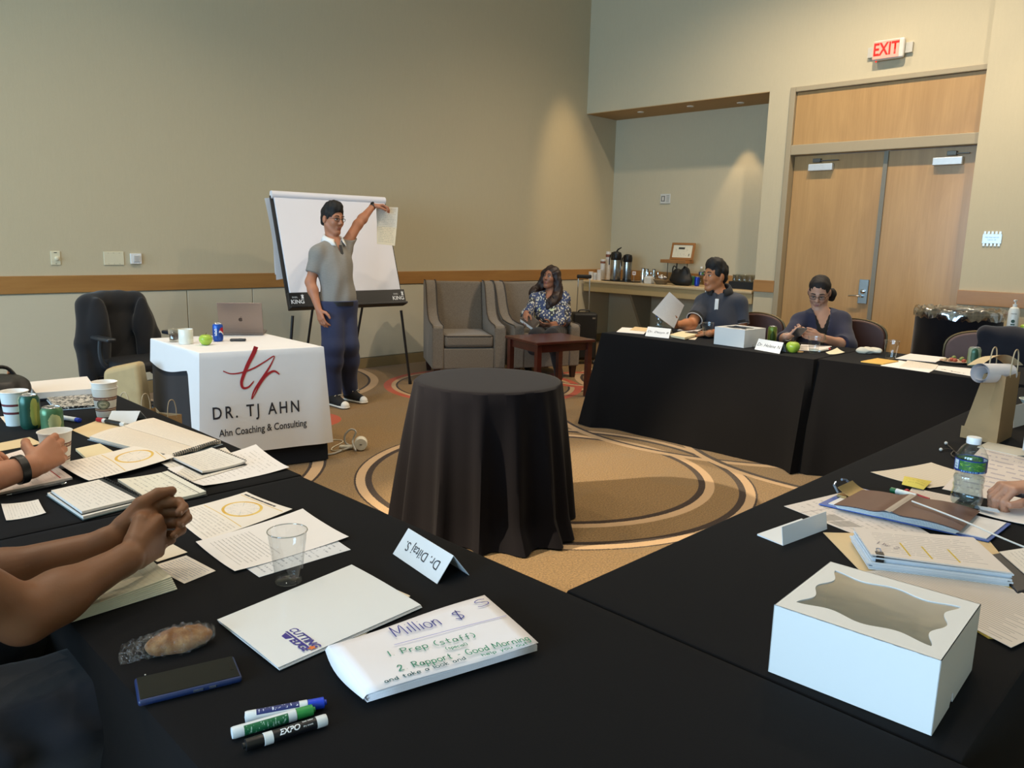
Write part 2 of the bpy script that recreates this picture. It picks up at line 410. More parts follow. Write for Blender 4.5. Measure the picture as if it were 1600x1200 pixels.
def nets(name, F, lo, h):
    S = F < 0; cs = [(i, j, k) for i in (0, 1) for j in (0, 1) for k in (0, 1)]
    sl = lambda A, o: A[o[0]:A.shape[0]-1+o[0], o[1]:A.shape[1]-1+o[1], o[2]:A.shape[2]-1+o[2]]
    cnt = sum(sl(S, o).astype(np.int8) for o in cs); act = (cnt > 0) & (cnt < 8); I = np.argwhere(act)
    acc = np.zeros((len(I), 3)); num = np.zeros(len(I))
    val = {o: F[I[:, 0]+o[0], I[:, 1]+o[1], I[:, 2]+o[2]] for o in cs}
    for o in cs:
        for ax in range(3):
            if o[ax]: continue
            q = list(o); q[ax] = 1; q = tuple(q); a, b = val[o], val[q]; m = (a < 0) != (b < 0)
            t = np.where(m, a/np.where(m, a-b, 1), 0); p = np.array(o, float)[None].repeat(len(I), 0); p[:, ax] += t
            acc[m] += p[m]; num[m] += 1
    V = (I+acc/np.maximum(num, 1)[:, None])*h+lo
    vid = np.full(act.shape, -1, np.int32); vid[act] = np.arange(len(I)); Q = []
    for ax in range(3):
        b, c = (ax+1) % 3, (ax+2) % 3
        A = np.moveaxis(S, (ax, b, c), (0, 1, 2)); Vd = np.moveaxis(vid, (ax, b, c), (0, 1, 2))
        d = A[:-1, 1:-1, 1:-1] != A[1:, 1:-1, 1:-1]; ii = np.argwhere(d); i, j, k = ii[:, 0], ii[:, 1]+1, ii[:, 2]+1
        q = np.stack([Vd[i, j-1, k-1], Vd[i, j, k-1], Vd[i, j, k], Vd[i, j-1, k]], 1)
        fl = ~A[i, j, k]; q[fl] = q[fl][:, ::-1]; Q.append(q)
    Q = np.concatenate(Q); Q = Q[(Q >= 0).all(1)]
    me = bpy.data.meshes.new(name); me.vertices.add(len(V)); me.vertices.foreach_set('co', V.astype(np.float32).ravel())
    me.loops.add(Q.size); me.loops.foreach_set('vertex_index', Q.ravel().astype(np.int32))
    me.polygons.add(len(Q)); me.polygons.foreach_set('loop_start', np.arange(0, Q.size, 4, dtype=np.int32))
    me.polygons.foreach_set('loop_total', np.full(len(Q), 4, np.int32)); me.update(calc_edges=True); me.validate(); return me
def soft(name, S, h, mat, parent, folds=0., ff=9., seed=0, label=None):
    me = S.mesh(name, h, folds, ff, seed, tuple(parent.location) if parent is not None else (0, 0, 0))
    return link(name, me, mat, parent, smooth='all', label=label)
# ------------------------------------------------------------------ anatomy
def hframe(c, fwd, up):
    x = nrm(fwd); u = Vector(up); z = (u-x*u.dot(x)).normalized(); y = z.cross(x)
    m = Matrix((x, y, z)).transposed().to_4x4(); m.translation = Vector(c); return m
def head(S, m, s=1., slim=1.):
    R = np.array(m.to_3x3().transposed()); T = lambda x, y, z: m @ (Vector((x, y*slim, z))*s)
    E = lambda c, r, k=.02, sub=False: S.ell(T(*c), [v*s for v in (r[0], r[1]*slim, r[2])], R, k*s, sub)
    C = lambda a, b, ra, rb, k=.012: S.cone(T(*a), T(*b), ra*s, rb*s, k*s)
    E((-.012, 0, .036), (.097, .076, .084)); E((.026, 0, -.03), (.064, .058, .080), .03)
    for y in (-1, 1):
        C((-.004, y*.050, -.045), (.058, y*.018, -.098), .020, .017, .03); E((.056, y*.036, -.02), (.030, .024, .026), .025)
        C((.080, y*.012, .030), (.066, y*.046, .026), .011, .009, .012)
        E((-.010, y*.078, -.004), (.020, .009, .032), .006)
        C((.096, y*.007, -.026), (.090, y*.013, -.026), .009, .008, .006)
    E((.070, 0, -.098), (.020, .022, .017), .02)
    C((.086, 0, .022), (.108, 0, -.020), .008, .011, .014)
    C((.083, -.016, -.055), (.083, .016, -.055), .009, .009, .012); C((.081, -.013, -.066), (.081, .013, -.066), .009, .009, .01)
    for y in (-1, 1): S.ell(T(.096, y*.032, .008), [.014*s, .017*s, .010*s], R, 0, True)
def face(root, m, s, skin_lip, iris='2a1a12', brow='1a1412', slim=1., eh=1.):
    T = m.copy(); T.translation = T.translation-Vector(root.location); mm = T @ Matrix.Scale(s, 4)
    W_ = M('eye_white', 'e9e4df', .25, vary=.02)
    for y in (-1, 1):
        g = G(); g.ball((.0765, y*.031*slim, .008-.006*(1-eh)), (.0115, .0135, .0085*eh), 12, 8, mm); e = part('eye', g, W_, root, smooth='all')
        g = G(); g.ball((.0862, y*.031*slim, .0075-.008*(1-eh)), (.0025, .006, .006*eh), 10, 6, mm); part('iris', g, M('iris_'+iris, iris, .15), e, smooth='all')
        g = G(); dz = -.009*(1-eh); g.tube([(.084, y*.046*slim, .0105+dz), (.0905, y*.036*slim, .0155+dz), (.090, y*.026*slim, .0150+dz), (.0855, y*.018*slim, .009+dz)], .0022, 5, mm)
        part('eyelid', g, M('lash_dark', '2b1d18', .6), root, smooth='all')
        g = G(); g.tube([(.078, y*.052*slim, .030), (.088, y*.040*slim, .0375), (.0925, y*.026*slim, .037), (.0925, y*.014*slim, .033)], [.0015, .0036, .004, .003], 6, mm)
        part('eyebrow', g, M('brow_'+brow, brow, .8), root, smooth='all')
    g = G(); g.tube(smooth_path([(.082, -.024*slim, -.060), (.0905, -.012*slim, -.0565), (.0925, 0, -.058), (.0905, .012*slim, -.0565), (.082, .024*slim, -.060)], 3), .0042, 6, mm)
    g.tube(smooth_path([(.082, -.023*slim, -.061), (.089, -.010*slim, -.0665), (.0895, .010*slim, -.0665), (.082, .023*slim, -.061)], 3), .0048, 6, mm)
    part('lips', g, skin_lip, root, smooth='all')
def spectacles(root, m, s, mat, slim=1., rx=.024, rz=.015):
    T = m.copy(); T.translation = T.translation-Vector(root.location); mm = T @ Matrix.Scale(s, 4); g = G()
    for y in (-1, 1):
        g.tube([(.098+.006*math.sin(a)*0-abs(y*.033+rx*math.cos(a))*.12, y*.033+rx*math.cos(a), .006+rz*math.sin(a)) for a in [2*math.pi*k/18 for k in range(18)]], .0016, 5, mm, closed=True)
        g.tube([(.093, y*(.033+rx), .012), (.04, y*.080*slim, .012), (-.012, y*.083*slim, .006), (-.022, y*.080*slim, -.01)], .0016, 5, mm)
    g.tube([(.1, -.010, .010), (.103, 0, .013), (.1, .010, .010)], .0015, 5, mm)
    f = part('spectacles', g, mat, root, smooth='all', label='thin framed spectacles')
    g = G()
    for y in (-1, 1):
        pts = [(.0965-abs(y*.033+rx*.94*math.cos(a))*.12, y*.033+rx*.94*math.cos(a), .006+rz*.94*math.sin(a)) for a in [2*math.pi*k/16 for k in range(16)]]
        g.add(pts, [tuple(range(16))], mm)
    part('lens', g, glass('lens_glass', 'f2f5f7'), f)
def torso(S, nb, sl, sr, hl, hr, fwd, inf=0., belly=0., bust=0., w=1., k=.06):
    ms = (sl+sr)/2; mh = (hl+hr)/2; up = nrm(ms-mh); rt = nrm(sr-sl); fw = nrm(up.cross(rt)); fw = fw if fw.dot(Vector(fwd)) > 0 else -fw
    rt = up.cross(fw); R = np.array(Matrix((fw, rt, up))); L = (ms-mh).length
    i = inf
    S.cone(sl, sr, .052+i, .052+i, k)
    S.cone(nb-up*.008, sl+up*.004, .044+i*.6, .044+i, k); S.cone(nb-up*.008, sr+up*.004, .044+i*.6, .044+i, k)
    S.ell(ms-up*.13+fw*.012, (.112+i, .165*w+i, .19), R, k)
    S.ell(mh+up*L*.36+fw*belly*.6, (.102+belly+i, .146*w+i, .19), R, k)
    S.ell(mh+up*.04, (.110+belly*.5+i, .160*w+i, .15), R, k)
    if bust:
        for y in (-1, 1): S.ell(ms-up*.20+fw*.08+rt*y*.075, (.055+bust+i, .07+i, .07), R, .05)
def arm(S, sh, el, wr, inf=0., s=1., k=.03, fore=True, clip=None):
    S.cone(sh, el, .050*s+inf, .041*s+inf, k, clip); 
    if fore:
        mid = el.lerp(wr, .3); S.cone(el, mid, .040*s+inf, .041*s+inf, k); S.cone(mid, wr, .041*s+inf, .026*s+inf, k)
def leg(S, hp, kn, an, inf=0., s=1., k=.04):
    S.cone(hp, kn, .084*s+inf, .056*s+inf, k); c = kn.lerp(an, .3)
    S.cone(kn, c, .054*s+inf, .055*s+inf, k); S.cone(c, an, .055*s+inf, .037*s+inf, k)
FL = ((.042, .025, .020), (.046, .029, .021), (.042, .027, .020), (.033, .020, .018))
FO = (.030, .010, -.0105, -.029); FB = (.088, .092, .087, .078)
def hand(S, w, f, n, t, curl=20, spread=4, sc=1., thumb=None, kf=.004, tips=None):
    """w wrist, f towards the fingers, n out of the palm, t towards the thumb side; curl: degrees, one, three or 4x3"""
    f = nrm(f); n = Vector(n); n = nrm(n-f*n.dot(f)); s = n.cross(f); s = s if s.dot(Vector(t)) > 0 else -s
    if not hasattr(curl, '__len__'): curl = (curl,)*3
    if not hasattr(curl[0], '__len__'): curl = (curl,)*4
    S.cone(w-f*.01, w+f*.03, .024*sc, .020*sc, .02, flat=(n, 1.35))
    for i in range(4):
        b = w+(f*FB[i]+s*FO[i])*sc
        S.cone(w+(f*.022+s*FO[i]*.62)*sc, b, .0145*sc, (.0115, .0118, .0112, .0102)[i]*sc, .013*sc)
    for i in range(4):
        b = w+(f*FB[i]+s*FO[i])*sc; a0 = math.radians(spread*(1.5-i)); d0 = f*math.cos(a0)+s*math.sin(a0); th = 0; r = (.0098, .0102, .0098, .0088)[i]*sc
        for j in range(3):
            th += math.radians(curl[i][j]); d = d0*math.cos(th)+n*math.sin(th); e = b+d*FL[i][j]*sc
            r2 = r*.93; S.cone(b, e, r, r2, kf if j == 0 else .005); b, r = e, r2
        if tips is not None: tips.append((b, d, d0*-math.sin(th)+n*math.cos(th)))
    tv = thumb or ((.55, .75, .30), (.85, .42, .25), (.95, .12, .25))
    b = w+(f*.022+s*.020+n*.004)*sc; r = .0155*sc
    for (q, L, r2) in zip(tv, (.044, .034, .027), (.0125, .0108, .0092)):
        d = nrm(f*q[0]+s*q[1]+n*q[2]); e = b+d*L*sc; S.cone(b, e, r, r2*sc, .008 if r > .014*sc else .005); b, r = e, r2*sc
    if tips is not None: tips.append((b, d, n))
def nails(root, tips, mat, sc=1.):
    g = G()
    for (b, d, n) in tips:
        g.ball((0, 0, 0), (.0058*sc, .0045*sc, .0016*sc), 8, 5, frame(b-n*.0068*sc+d*.003*sc-Vector(root.location), d, -n))
    part('fingernails', g, mat, root, smooth='all')
def skin(name, c): return M(name, c, .48, vary=.10, scale=18, bump=.12, bscale=220, sss=.12, spec=.4)
# ------------------------------------------------------------------ room shell
YW, XW, XN = 7.29, 8.69, 9.356            # back wall, door wall, back of the niche
XB, YB, ZC = -6.0, -2.4, 5.1
def wallpaper(name, c, stretch, vary=.075, bump=.3):
    g = NT(name); v = g.scale(g.coords(), stretch); c = lin(c)
    n = g.noise(v, 9, 5, .65); n2 = g.noise(v, 60, 3)
    f = g.math('ADD', g.math('MULTIPLY', n, .5), g.math('MULTIPLY', n2, .5))
    g.color(g.mix(f, tuple(x*(1-vary) for x in c[:3])+(1,), tuple(x*(1+vary) for x in c[:3])+(1,))); g.set(Roughness=.85, Specular_IOR_Level=.2)
    g.bump(f, bump, .004); MATS[name] = g.m; return g.m
WALL = wallpaper('wall_paper', 'c2b79b', (6, 6, 1.0)); DADO = wallpaper('dado_fabric', 'c8c0a9', (1.2, 1.2, 9), .04)
CREAM = M('ceiling_paint', 'd8d2c4', .9); MAPLE = wood('maple_rail', '9a6d3c', 'ae8048', 'x', 5, .38, .15)
MAPLE_Y = wood('maple_rail_y', '9a6d3c', 'ae8048', 'y', 5, .38, .15)
DOORWOOD = wood('door_veneer', 'a37e4f', 'bd9763', 'z', 3.2, .33, .2); JAMB = M('jamb_paint', 'a2957a', .5, vary=.03)
BASEB = M('baseboard_vinyl', '8a7550', .5, vary=.04)
# carpet with its printed circles
def carpet():
    g = NT('patterned_carpet'); o = g.coords('Object'); p = g.xyz(o)
    fine = g.math('ADD', g.math('MULTIPLY', g.math('SUBTRACT', g.noise(o, 105, 3, .75), .5), 2.6), .5, clamp=True); mid = g.noise(o, 26, 4); big = g.noise(o, 1.1, 3)
    base = g.mix(fine, lin('50402a'), lin('aa895b')); base = g.mix(g.math('MULTIPLY', mid, .45), base, lin('82633a'))
    base = g.mix(g.math('MULTIPLY', g.math('GREATER_THAN', big, .56), .25), base, lin('7d6a4e')); c = base
    tan, dark, red, greyb = lin('bd9d78'), lin('38281c'), lin('b4543a'), lin('9b8a6d')
    fz = g.math('MULTIPLY', g.math('SUBTRACT', fine, .5), .006)
    def ring(c, cx, cy, r, w_in, w, w_out, col=tan, out=dark, inn=dark):
        d = g.math('SQRT', g.math('ADD', g.math('POWER', g.math('SUBTRACT', p[0], cx), 2.), g.math('POWER', g.math('SUBTRACT', p[1], cy), 2.)))
        d = g.math('ADD', d, fz)
        if w_in: c = g.mix(g.band(d, r-w_in, r), c, inn)
        c = g.mix(g.band(d, r, r+w), c, col)
        if w_out: c = g.mix(g.band(d, r+w, r+w+w_out), c, out)
        return c
    for a in ((3.63, 3.20, .945, .040, .055, .0), (3.585, 3.165, 1.175, .040, .055, .012), (1.532, 5.033, 1.24, .02, .07, .018),
              (3.433, 7.391, 1.40, .025, .08, .0), (3.433, 7.391, .98, .0, .06, .03), (6.15, 3.30, 1.60, .03, .06, .0), (5.95, 2.05, 1.42, .04, .05, .0),
              (7.2, 4.55, 1.1, .03, .06, .0), (0.2, 2.0, 1.1, .03, .06, .0)):
        c = ring(c, *a)
    c = ring(c, 5.338, 5.704, .88, .02, .045, .075, tan, red); c = ring(c, 5.42, 5.72, .44, .0, .03, .05, tan, red)
    c = ring(c, 6.45, 5.25, .35, .02, .05, .10, tan, red); c = ring(c, 3.15, 5.45, .16, .0, .03, .10, tan, red)
    g.color(c); g.set(Roughness=.95, Specular_IOR_Level=.1, Sheen_Weight=.15); g.bump(fine, .5, .006)
    MATS['carpet'] = g.m; return g.m
g = G(); g.box(((XB+XN)/2, (YB+YW)/2, -.05), (XN-XB+.4, YW-YB+.4, .1)); struct('floor', g, carpet())
g = G(); g.box(((XB+XN)/2, (YB+YW)/2, ZC+.05), (XN-XB+.4, YW-YB+.4, .1)); struct('ceiling', g, CREAM)
g = G(); g.box(((XB+XN)/2, YW+.1, ZC/2), (XN-XB+.2, .2, ZC)); wl = struct('wall_left', g, WALL)
# fabric dado panels under the rail (their seams show at x = 3.02 and 3.67)
xs = [XB, -4.6, -3.2, -1.7, -.2, 1.1, 3.022, 3.668, 4.85, 6.1, 7.3, XN]
for a, b in zip(xs, xs[1:]):
    g = G(); g.box(((a+b)/2, YW-.009, .52), (b-a-.007, .018, .80)); part('dado_panel', g, DADO, wl, bevel=.004)
g = G(); g.box(((XB+XN)/2, YW-.014, 1.0), (XN-XB, .028, .142)); struct('trim_1', g, MAPLE, bevel=.003)
g = G(); g.box(((XB+XN)/2, YW-.01, .056), (XN-XB, .02, .112)); struct('baseboard_left', g, BASEB, bevel=.003)
# door wall: niche with a bulkhead over it, pier, double door, projecting bay on the near side
NY, NZ, DY0, DY1, DZ = 4.585, 3.2, 2.30, 4.325, 3.21
g = G()
g.box(((XW+XN)/2+.1, (NY+YW)/2, (NZ+ZC)/2), (XN-XW+.2, YW-NY, ZC-NZ))          # bulkhead
g.box(((XW+XN)/2+.1, (DY1+NY)/2, ZC/2), (XN-XW+.2, NY-DY1, ZC))                 # pier between niche and door
g.box(((XW+XN)/2+.1, (DY0+DY1)/2, (DZ+ZC)/2), (XN-XW+.2, DY1-DY0, ZC-DZ))       # over the door
g.box((XN+.1, (NY+YW)/2, NZ/2), (.2, YW-NY, NZ))                                 # niche back
wr = struct('wall_right', g, WALL)
g = G(); g.box(((8.6+XN)/2, (YB+2.355)/2, ZC/2), (XN-8.6, 2.355-YB, ZC)); struct('wall_front', g, WALL)
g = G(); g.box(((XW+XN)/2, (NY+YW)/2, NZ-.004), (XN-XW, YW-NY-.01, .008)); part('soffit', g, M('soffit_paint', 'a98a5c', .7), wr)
g = G(); g.box((XN-.012, (NY+YW)/2, 1.0), (.024, YW-NY, .14)); struct('trim_2', g, MAPLE_Y, bevel=.003)
g = G(); g.box((XW-.014, (DY1+NY)/2, .995), (.028, NY-DY1, .136)); struct('trim_3', g, MAPLE_Y, bevel=.003)
g = G(); g.box((8.6-.016, (YB+2.355)/2, 1.012), (.032, 2.355-YB, .14)); struct('trim_4', g, MAPLE_Y, bevel=.003)
g = G(); g.box((8.6-.01, (YB+2.355)/2, .056), (.02, 2.355-YB, .112)); g.box((XW-.01, (DY1+NY)/2, .056), (.02, NY-DY1, .112)); struct('baseboard_right', g, BASEB)
g = G(); g.box((XN-.01, (NY+YW)/2, .056), (.02, YW-NY, .112)); struct('baseboard_niche', g, BASEB)
for y in (6.571, 5.801, 5.18):
    g = G(); g.lathe([(.030, -.010), (.042, -.010), (.045, 0), (.030, .004)], 18, c=(9.10 if y < 5.5 else 8.95, y, NZ-.008), caps=False)
    g.lathe([(.0, -.002), (.030, -.004)], 18, c=(9.10 if y < 5.5 else 8.95, y, NZ-.008), caps=False)
    part('downlight_trim', g, M('downlight_white', 'e8dcc6', .4), wr)
# double door
dr = bpy.data.objects.new('door_1', None); COL.objects.link(dr); dr['kind'] = 'structure'; dr.location = (XW, (DY0+DY1)/2, 0)
def dpart(name, g, mat, par=dr, **kw):
    o = part(name, g, mat, par, **kw)
    return o
o0 = Vector(dr.location)
def bx(x0, x1, y0, y1, z0, z1): return ((x0+x1)/2-o0.x, (y0+y1)/2-o0.y, (z0+z1)/2), (abs(x1-x0), abs(y1-y0), abs(z1-z0))
g = G()
g.box(*bx(8.665, 8.86, 4.262, 4.325, 0, 3.21)); g.box(*bx(8.665, 8.86, DY0, 2.36, 0, 3.21))
g.box(*bx(8.665, 8.86, 2.36, 4.262, 3.155, 3.21)); g.box(*bx(8.665, 8.86, 2.36, 4.262, 2.475, 2.585))
dpart('door_frame', g, JAMB, bevel=.006)
g = G(); g.box(*bx(8.70, 8.735, 2.365, 4.258, 2.588, 3.152)); dpart('transom_panel', g, DOORWOOD, bevel=.003)
for nm, y0, y1 in (('door_leaf', 3.262, 4.258), ('door_leaf', 2.366, 3.225)):
    g = G(); g.box(*bx(8.775, 8.82, y0, y1, .008, 2.47)); d = dpart(nm, g, DOORWOOD, bevel=.003)
    far = y0 > 3
    STEEL = M('brushed_steel', 'b9bec2', .32, .9, stretch=(1, 1, 8))
    yc = 3.93 if far else 2.64
    g = G(); g.box((8.745-o0.x, yc-o0.y, 2.335), (.055, .27, .075)); dpart('door_closer', g, M('closer_silver', 'c9d2d8', .35, .3), d, bevel=.006)
    g = G(); g.box((8.75-o0.x, yc+(.05 if far else -.03)-o0.y, 2.41), (.05, .085, .042)); g.box((8.745-o0.x, yc-.09-o0.y, 2.405), (.016, .2, .012)); dpart('closer_arm', g, M('closer_dark', '6e6a62', .4, .6), d, bevel=.003)
g = G(); g.box(*bx(8.755, 8.775, 3.222, 3.266, .01, 2.47)); dpart('astragal', g, M('astragal_grey', '7e786a', .4, .3))
g = G(); g.box(*bx(8.750, 8.775, 3.285, 3.385, .865, 1.13)); lk = dpart('lock_plate', g, M('lock_steel', 'a9b4bd', .2, .95), bevel=.005)
g = G(); g.lathe([(.016, 0), (.016, .035), (.011, .04)], 14, Matrix.Translation((8.75-o0.x, 3.345-o0.y, .95)) @ Matrix.Rotation(-math.pi/2, 4, 'Y'))
g.tube([(8.71-o0.x, 3.345-o0.y, .95), (8.705-o0.x, 3.40-o0.y, .952), (8.71-o0.x, 3.47-o0.y, .945)], .010, 8); dpart('lever_handle', g, M('lock_chrome', 'd5dade', .12, 1.), lk, smooth=True)
g = G(); g.lathe([(.026, 0), (.024, .014), (.012, .018)], 16, Matrix.Translation((8.75-o0.x, 3.335-o0.y, 1.0)) @ Matrix.Rotation(-math.pi/2, 4, 'Y')); dpart('deadbolt', g, M('lock_chrome', 'd5dade', .12, 1.), lk, smooth=True)
# walls behind the viewer: three tall daylight windows, and the closing wall
WZ0, WZ1, WHW = .6, 3.6, 1.28
g = G(); ys = [YB]+[v for wy in WINDOWS_Y for v in (wy-WHW, wy+WHW)]+[YW]
for i in range(0, len(ys), 2): g.box((XB-.1, (ys[i]+ys[i+1])/2, ZC/2), (.2, ys[i+1]-ys[i], ZC))
for wy in WINDOWS_Y: g.box((XB-.1, wy, WZ0/2), (.2, WHW*2, WZ0)); g.box((XB-.1, wy, (WZ1+ZC)/2), (.2, WHW*2, ZC-WZ1))
struct('wall_back', g, WALL)
for i, wy in enumerate(WINDOWS_Y):
    g = G()
    for y in (-WHW+.03, 0, WHW-.03): g.box((XB-.1, wy+y, (WZ0+WZ1)/2), (.08, .06, WZ1-WZ0))
    for z in (WZ0+.03, WZ1-.03): g.box((XB-.1, wy, z), (.08, WHW*2, .06))
    w = struct('window_%d' % (i+1), g, M('window_frame_bronze', '4a443c', .4, .5))
    g = G(); g.box((XB-.1, wy, (WZ0+WZ1)/2), (.008, WHW*2-.1, WZ1-WZ0-.1)); part('pane', g, glass('window_glass', 'f6fbff'), w)
g = G(); g.box(((XB+8.6)/2, YB-.1, ZC/2), (8.6-XB, .2, ZC)); struct('wall_near', g, WALL)
# ------------------------------------------------------------------ small things on the walls
EDGEW = M('plate_ivory', 'd9d2b6', .4, vary=.02); GREYW = M('plate_grey', 'c9c8c4', .4, vary=.03); INK = M('ink_dark', '2c2a2a', .6)
def wplate(name, label, cat, c, sx, sz, mat, extra=None, group=None, thick=.008):
    t = thing(name, label, cat, (c[0], YW, c[2]), 0, group)
    g = G(); g.box((0, -thick/2, 0), (sx, thick, sz)); pl = part('plate', g, mat, t, bevel=.003)
    if extra: extra(t, thick)
    return t
def e1(t, k):
    g = G(); g.lathe([(.017, 0), (.015, .018), (.012, .02)], 16, Matrix.Translation((.008, -k, -.003)) @ Matrix.Rotation(math.pi/2, 4, 'X')); part('dial', g, EDGEW, t, smooth=True)
    g = G(); g.box((0, -k-.0005, .044), (.022, .001, .006)); part('scale_mark', g, INK, t)
    g = G(); g.lathe([(.003, 0), (.003, .001)], 8, Matrix.Translation((0, -k, -.046)) @ Matrix.Rotation(math.pi/2, 4, 'X')); part('screw', g, INK, t)
wplate('dimmer_plate', 'ivory wall plate with a round dimmer dial above the wooden rail', 'switch', (1.955, YW, 1.215), .072, .114, EDGEW, e1)
def e2(t, k):
    for x in (-.045, 0, .045):
        for z in (-.046, .046):
            g = G(); g.lathe([(.003, 0), (.003, .0012)], 8, Matrix.Translation((x, -k, z)) @ Matrix.Rotation(math.pi/2, 4, 'X')); part('screw', g, M('screw_ivory', 'a8a184', .4), t)
wplate('blank_plate', 'wide blank ivory three-gang wall plate beside the dimmer', 'wall plate', (2.408, YW, 1.213), .165, .114, EDGEW, e2)
def e3(t, k):
    g = G(); g.box((.004, -k-.003, 0), (.055, .006, .056)); part('cover', g, GREYW, t, bevel=.002)
    g = G()
    for i in range(4): g.box((.004, -k-.0065, -.018+.012*i), (.03, .001, .003)); 
    part('slot', g, M('slot_grey', '8f8f90', .5), t)
wplate('sensor_box', 'small square white thermostat box at the end of the switch row', 'thermostat', (2.588, YW, 1.211), .092, .09, M('box_white', 'e4e4e2', .4, vary=.02), e3, thick=.022)
# niche thermostat, sign by the door, exit sign
t = thing('niche_control', 'grey and white control plate high on the niche wall', 'wall control', (XN, 6.364, 2.073))
g = G(); g.box((-.008, 0, 0), (.016, .165, .13)); part('plate', g, M('control_white', 'cfcdc4', .4), t, bevel=.004)
g = G(); g.box((-.0175, .035, 0), (.003, .06, .075)); part('display', g, M('display_grey', '6f6f6c', .3), t)
g = G(); g.box((-.0195, .035, 0), (.002, .03, .05)); part('bezel', g, M('control_white', 'cfcdc4', .4), t)
g = G()
for i in range(5): g.box((-.0168, -.04, -.04+.02*i), (.002, .045, .006))
part('button', g, M('display_grey', '6f6f6c', .3), t)
t = thing('room_sign', 'small brushed metal room sign with slotted edges right of the door', 'sign', (8.6, 2.125, 1.58))
g = G(); g.box((-.004, 0, 0), (.008, .16, .085)); part('plate', g, M('sign_plate', 'b9bdbd', .3, .6), t)
for sgn in (-1, 1):
    for i in range(5):
        g = G(); g.box((-.004, -.064+.032*i, sgn*.055), (.008, .018, .028)); part('tooth', g, M('sign_white', 'dfe3e3', .35, .3), t)
mw = frame((-.0085, 0, .012), (0, -1, 0), (-1, 0, 0))
lettering('MEETING ROOM', .016, INK, t, mw, label=''); lettering('Capacity 150', .014, INK, t, mw @ Matrix.Translation((0, -.022, 0)), label='')
t = thing('exit_sign', 'lit red EXIT sign standing off the wall above the door', 'exit sign', (XW, 3.285, 3.455))
g = G(); g.box((-.06, 0, 0), (.05, .31, .195)); part('housing', g, M('exit_housing', 'd4cfc4', .4), t, bevel=.02, seg=3)
g = G(); g.box((-.0865, .018, 0), (.006, .255, .17)); part('face_panel', g, glow('exit_face', 'e89a86', .30), t, bevel=.003)
g = G(); g.box((-.018, 0, 0), (.036, .44, .10)); part('bracket', g, M('exit_bracket', 'bdb9ac', .5), t, bevel=.003)
lettering('EXIT', .17, glow('exit_red', 'ff1208', 1.5), t, frame((-.0905, .018, 0), (0, -1, 0), (-1, 0, 0)), sx=.72, bold=.004)
g = G(); g.ball((-.06, .115, -.103), .007); part('test_lamp', g, glow('exit_red', 'ff1208', 1.5), t)
# ------------------------------------------------------------------ cloths
def velvet(name, c, sheen=.3, vary=.1, rough=.9, spec=.11):
    if name in MATS: return MATS[name]
    g = NT(name); o = g.coords(); c = lin(c); a = g.noise(o, 420, 2); b = g.noise(o, 5, 4)
    f = g.math('ADD', g.math('MULTIPLY', a, .6), g.math('MULTIPLY', b, .4))
    g.color(g.mix(f, tuple(x*(1-vary) for x in c[:3])+(1,), tuple(x*(1+vary) for x in c[:3])+(1,)))
    g.set(Roughness=rough, Sheen_Weight=sheen, Sheen_Roughness=.45, Specular_IOR_Level=spec); g.bump(a, .15, .001); MATS[name] = g.m; return g.m
BLACKCLOTH = velvet('black_tablecloth', '131213', .02, .22); ROUNDCLOTH = velvet('round_tablecloth', '151317', .04)
def resample(poly, step):
    out = []
    n = len(poly)
    for i in range(n):
        a, b = Vector(poly[i][:2]), Vector(poly[(i+1) % n][:2]); k = max(2, int((b-a).length/step))
        for j in range(k): out.append((a.lerp(b, j/k), i, j/k))
    return out
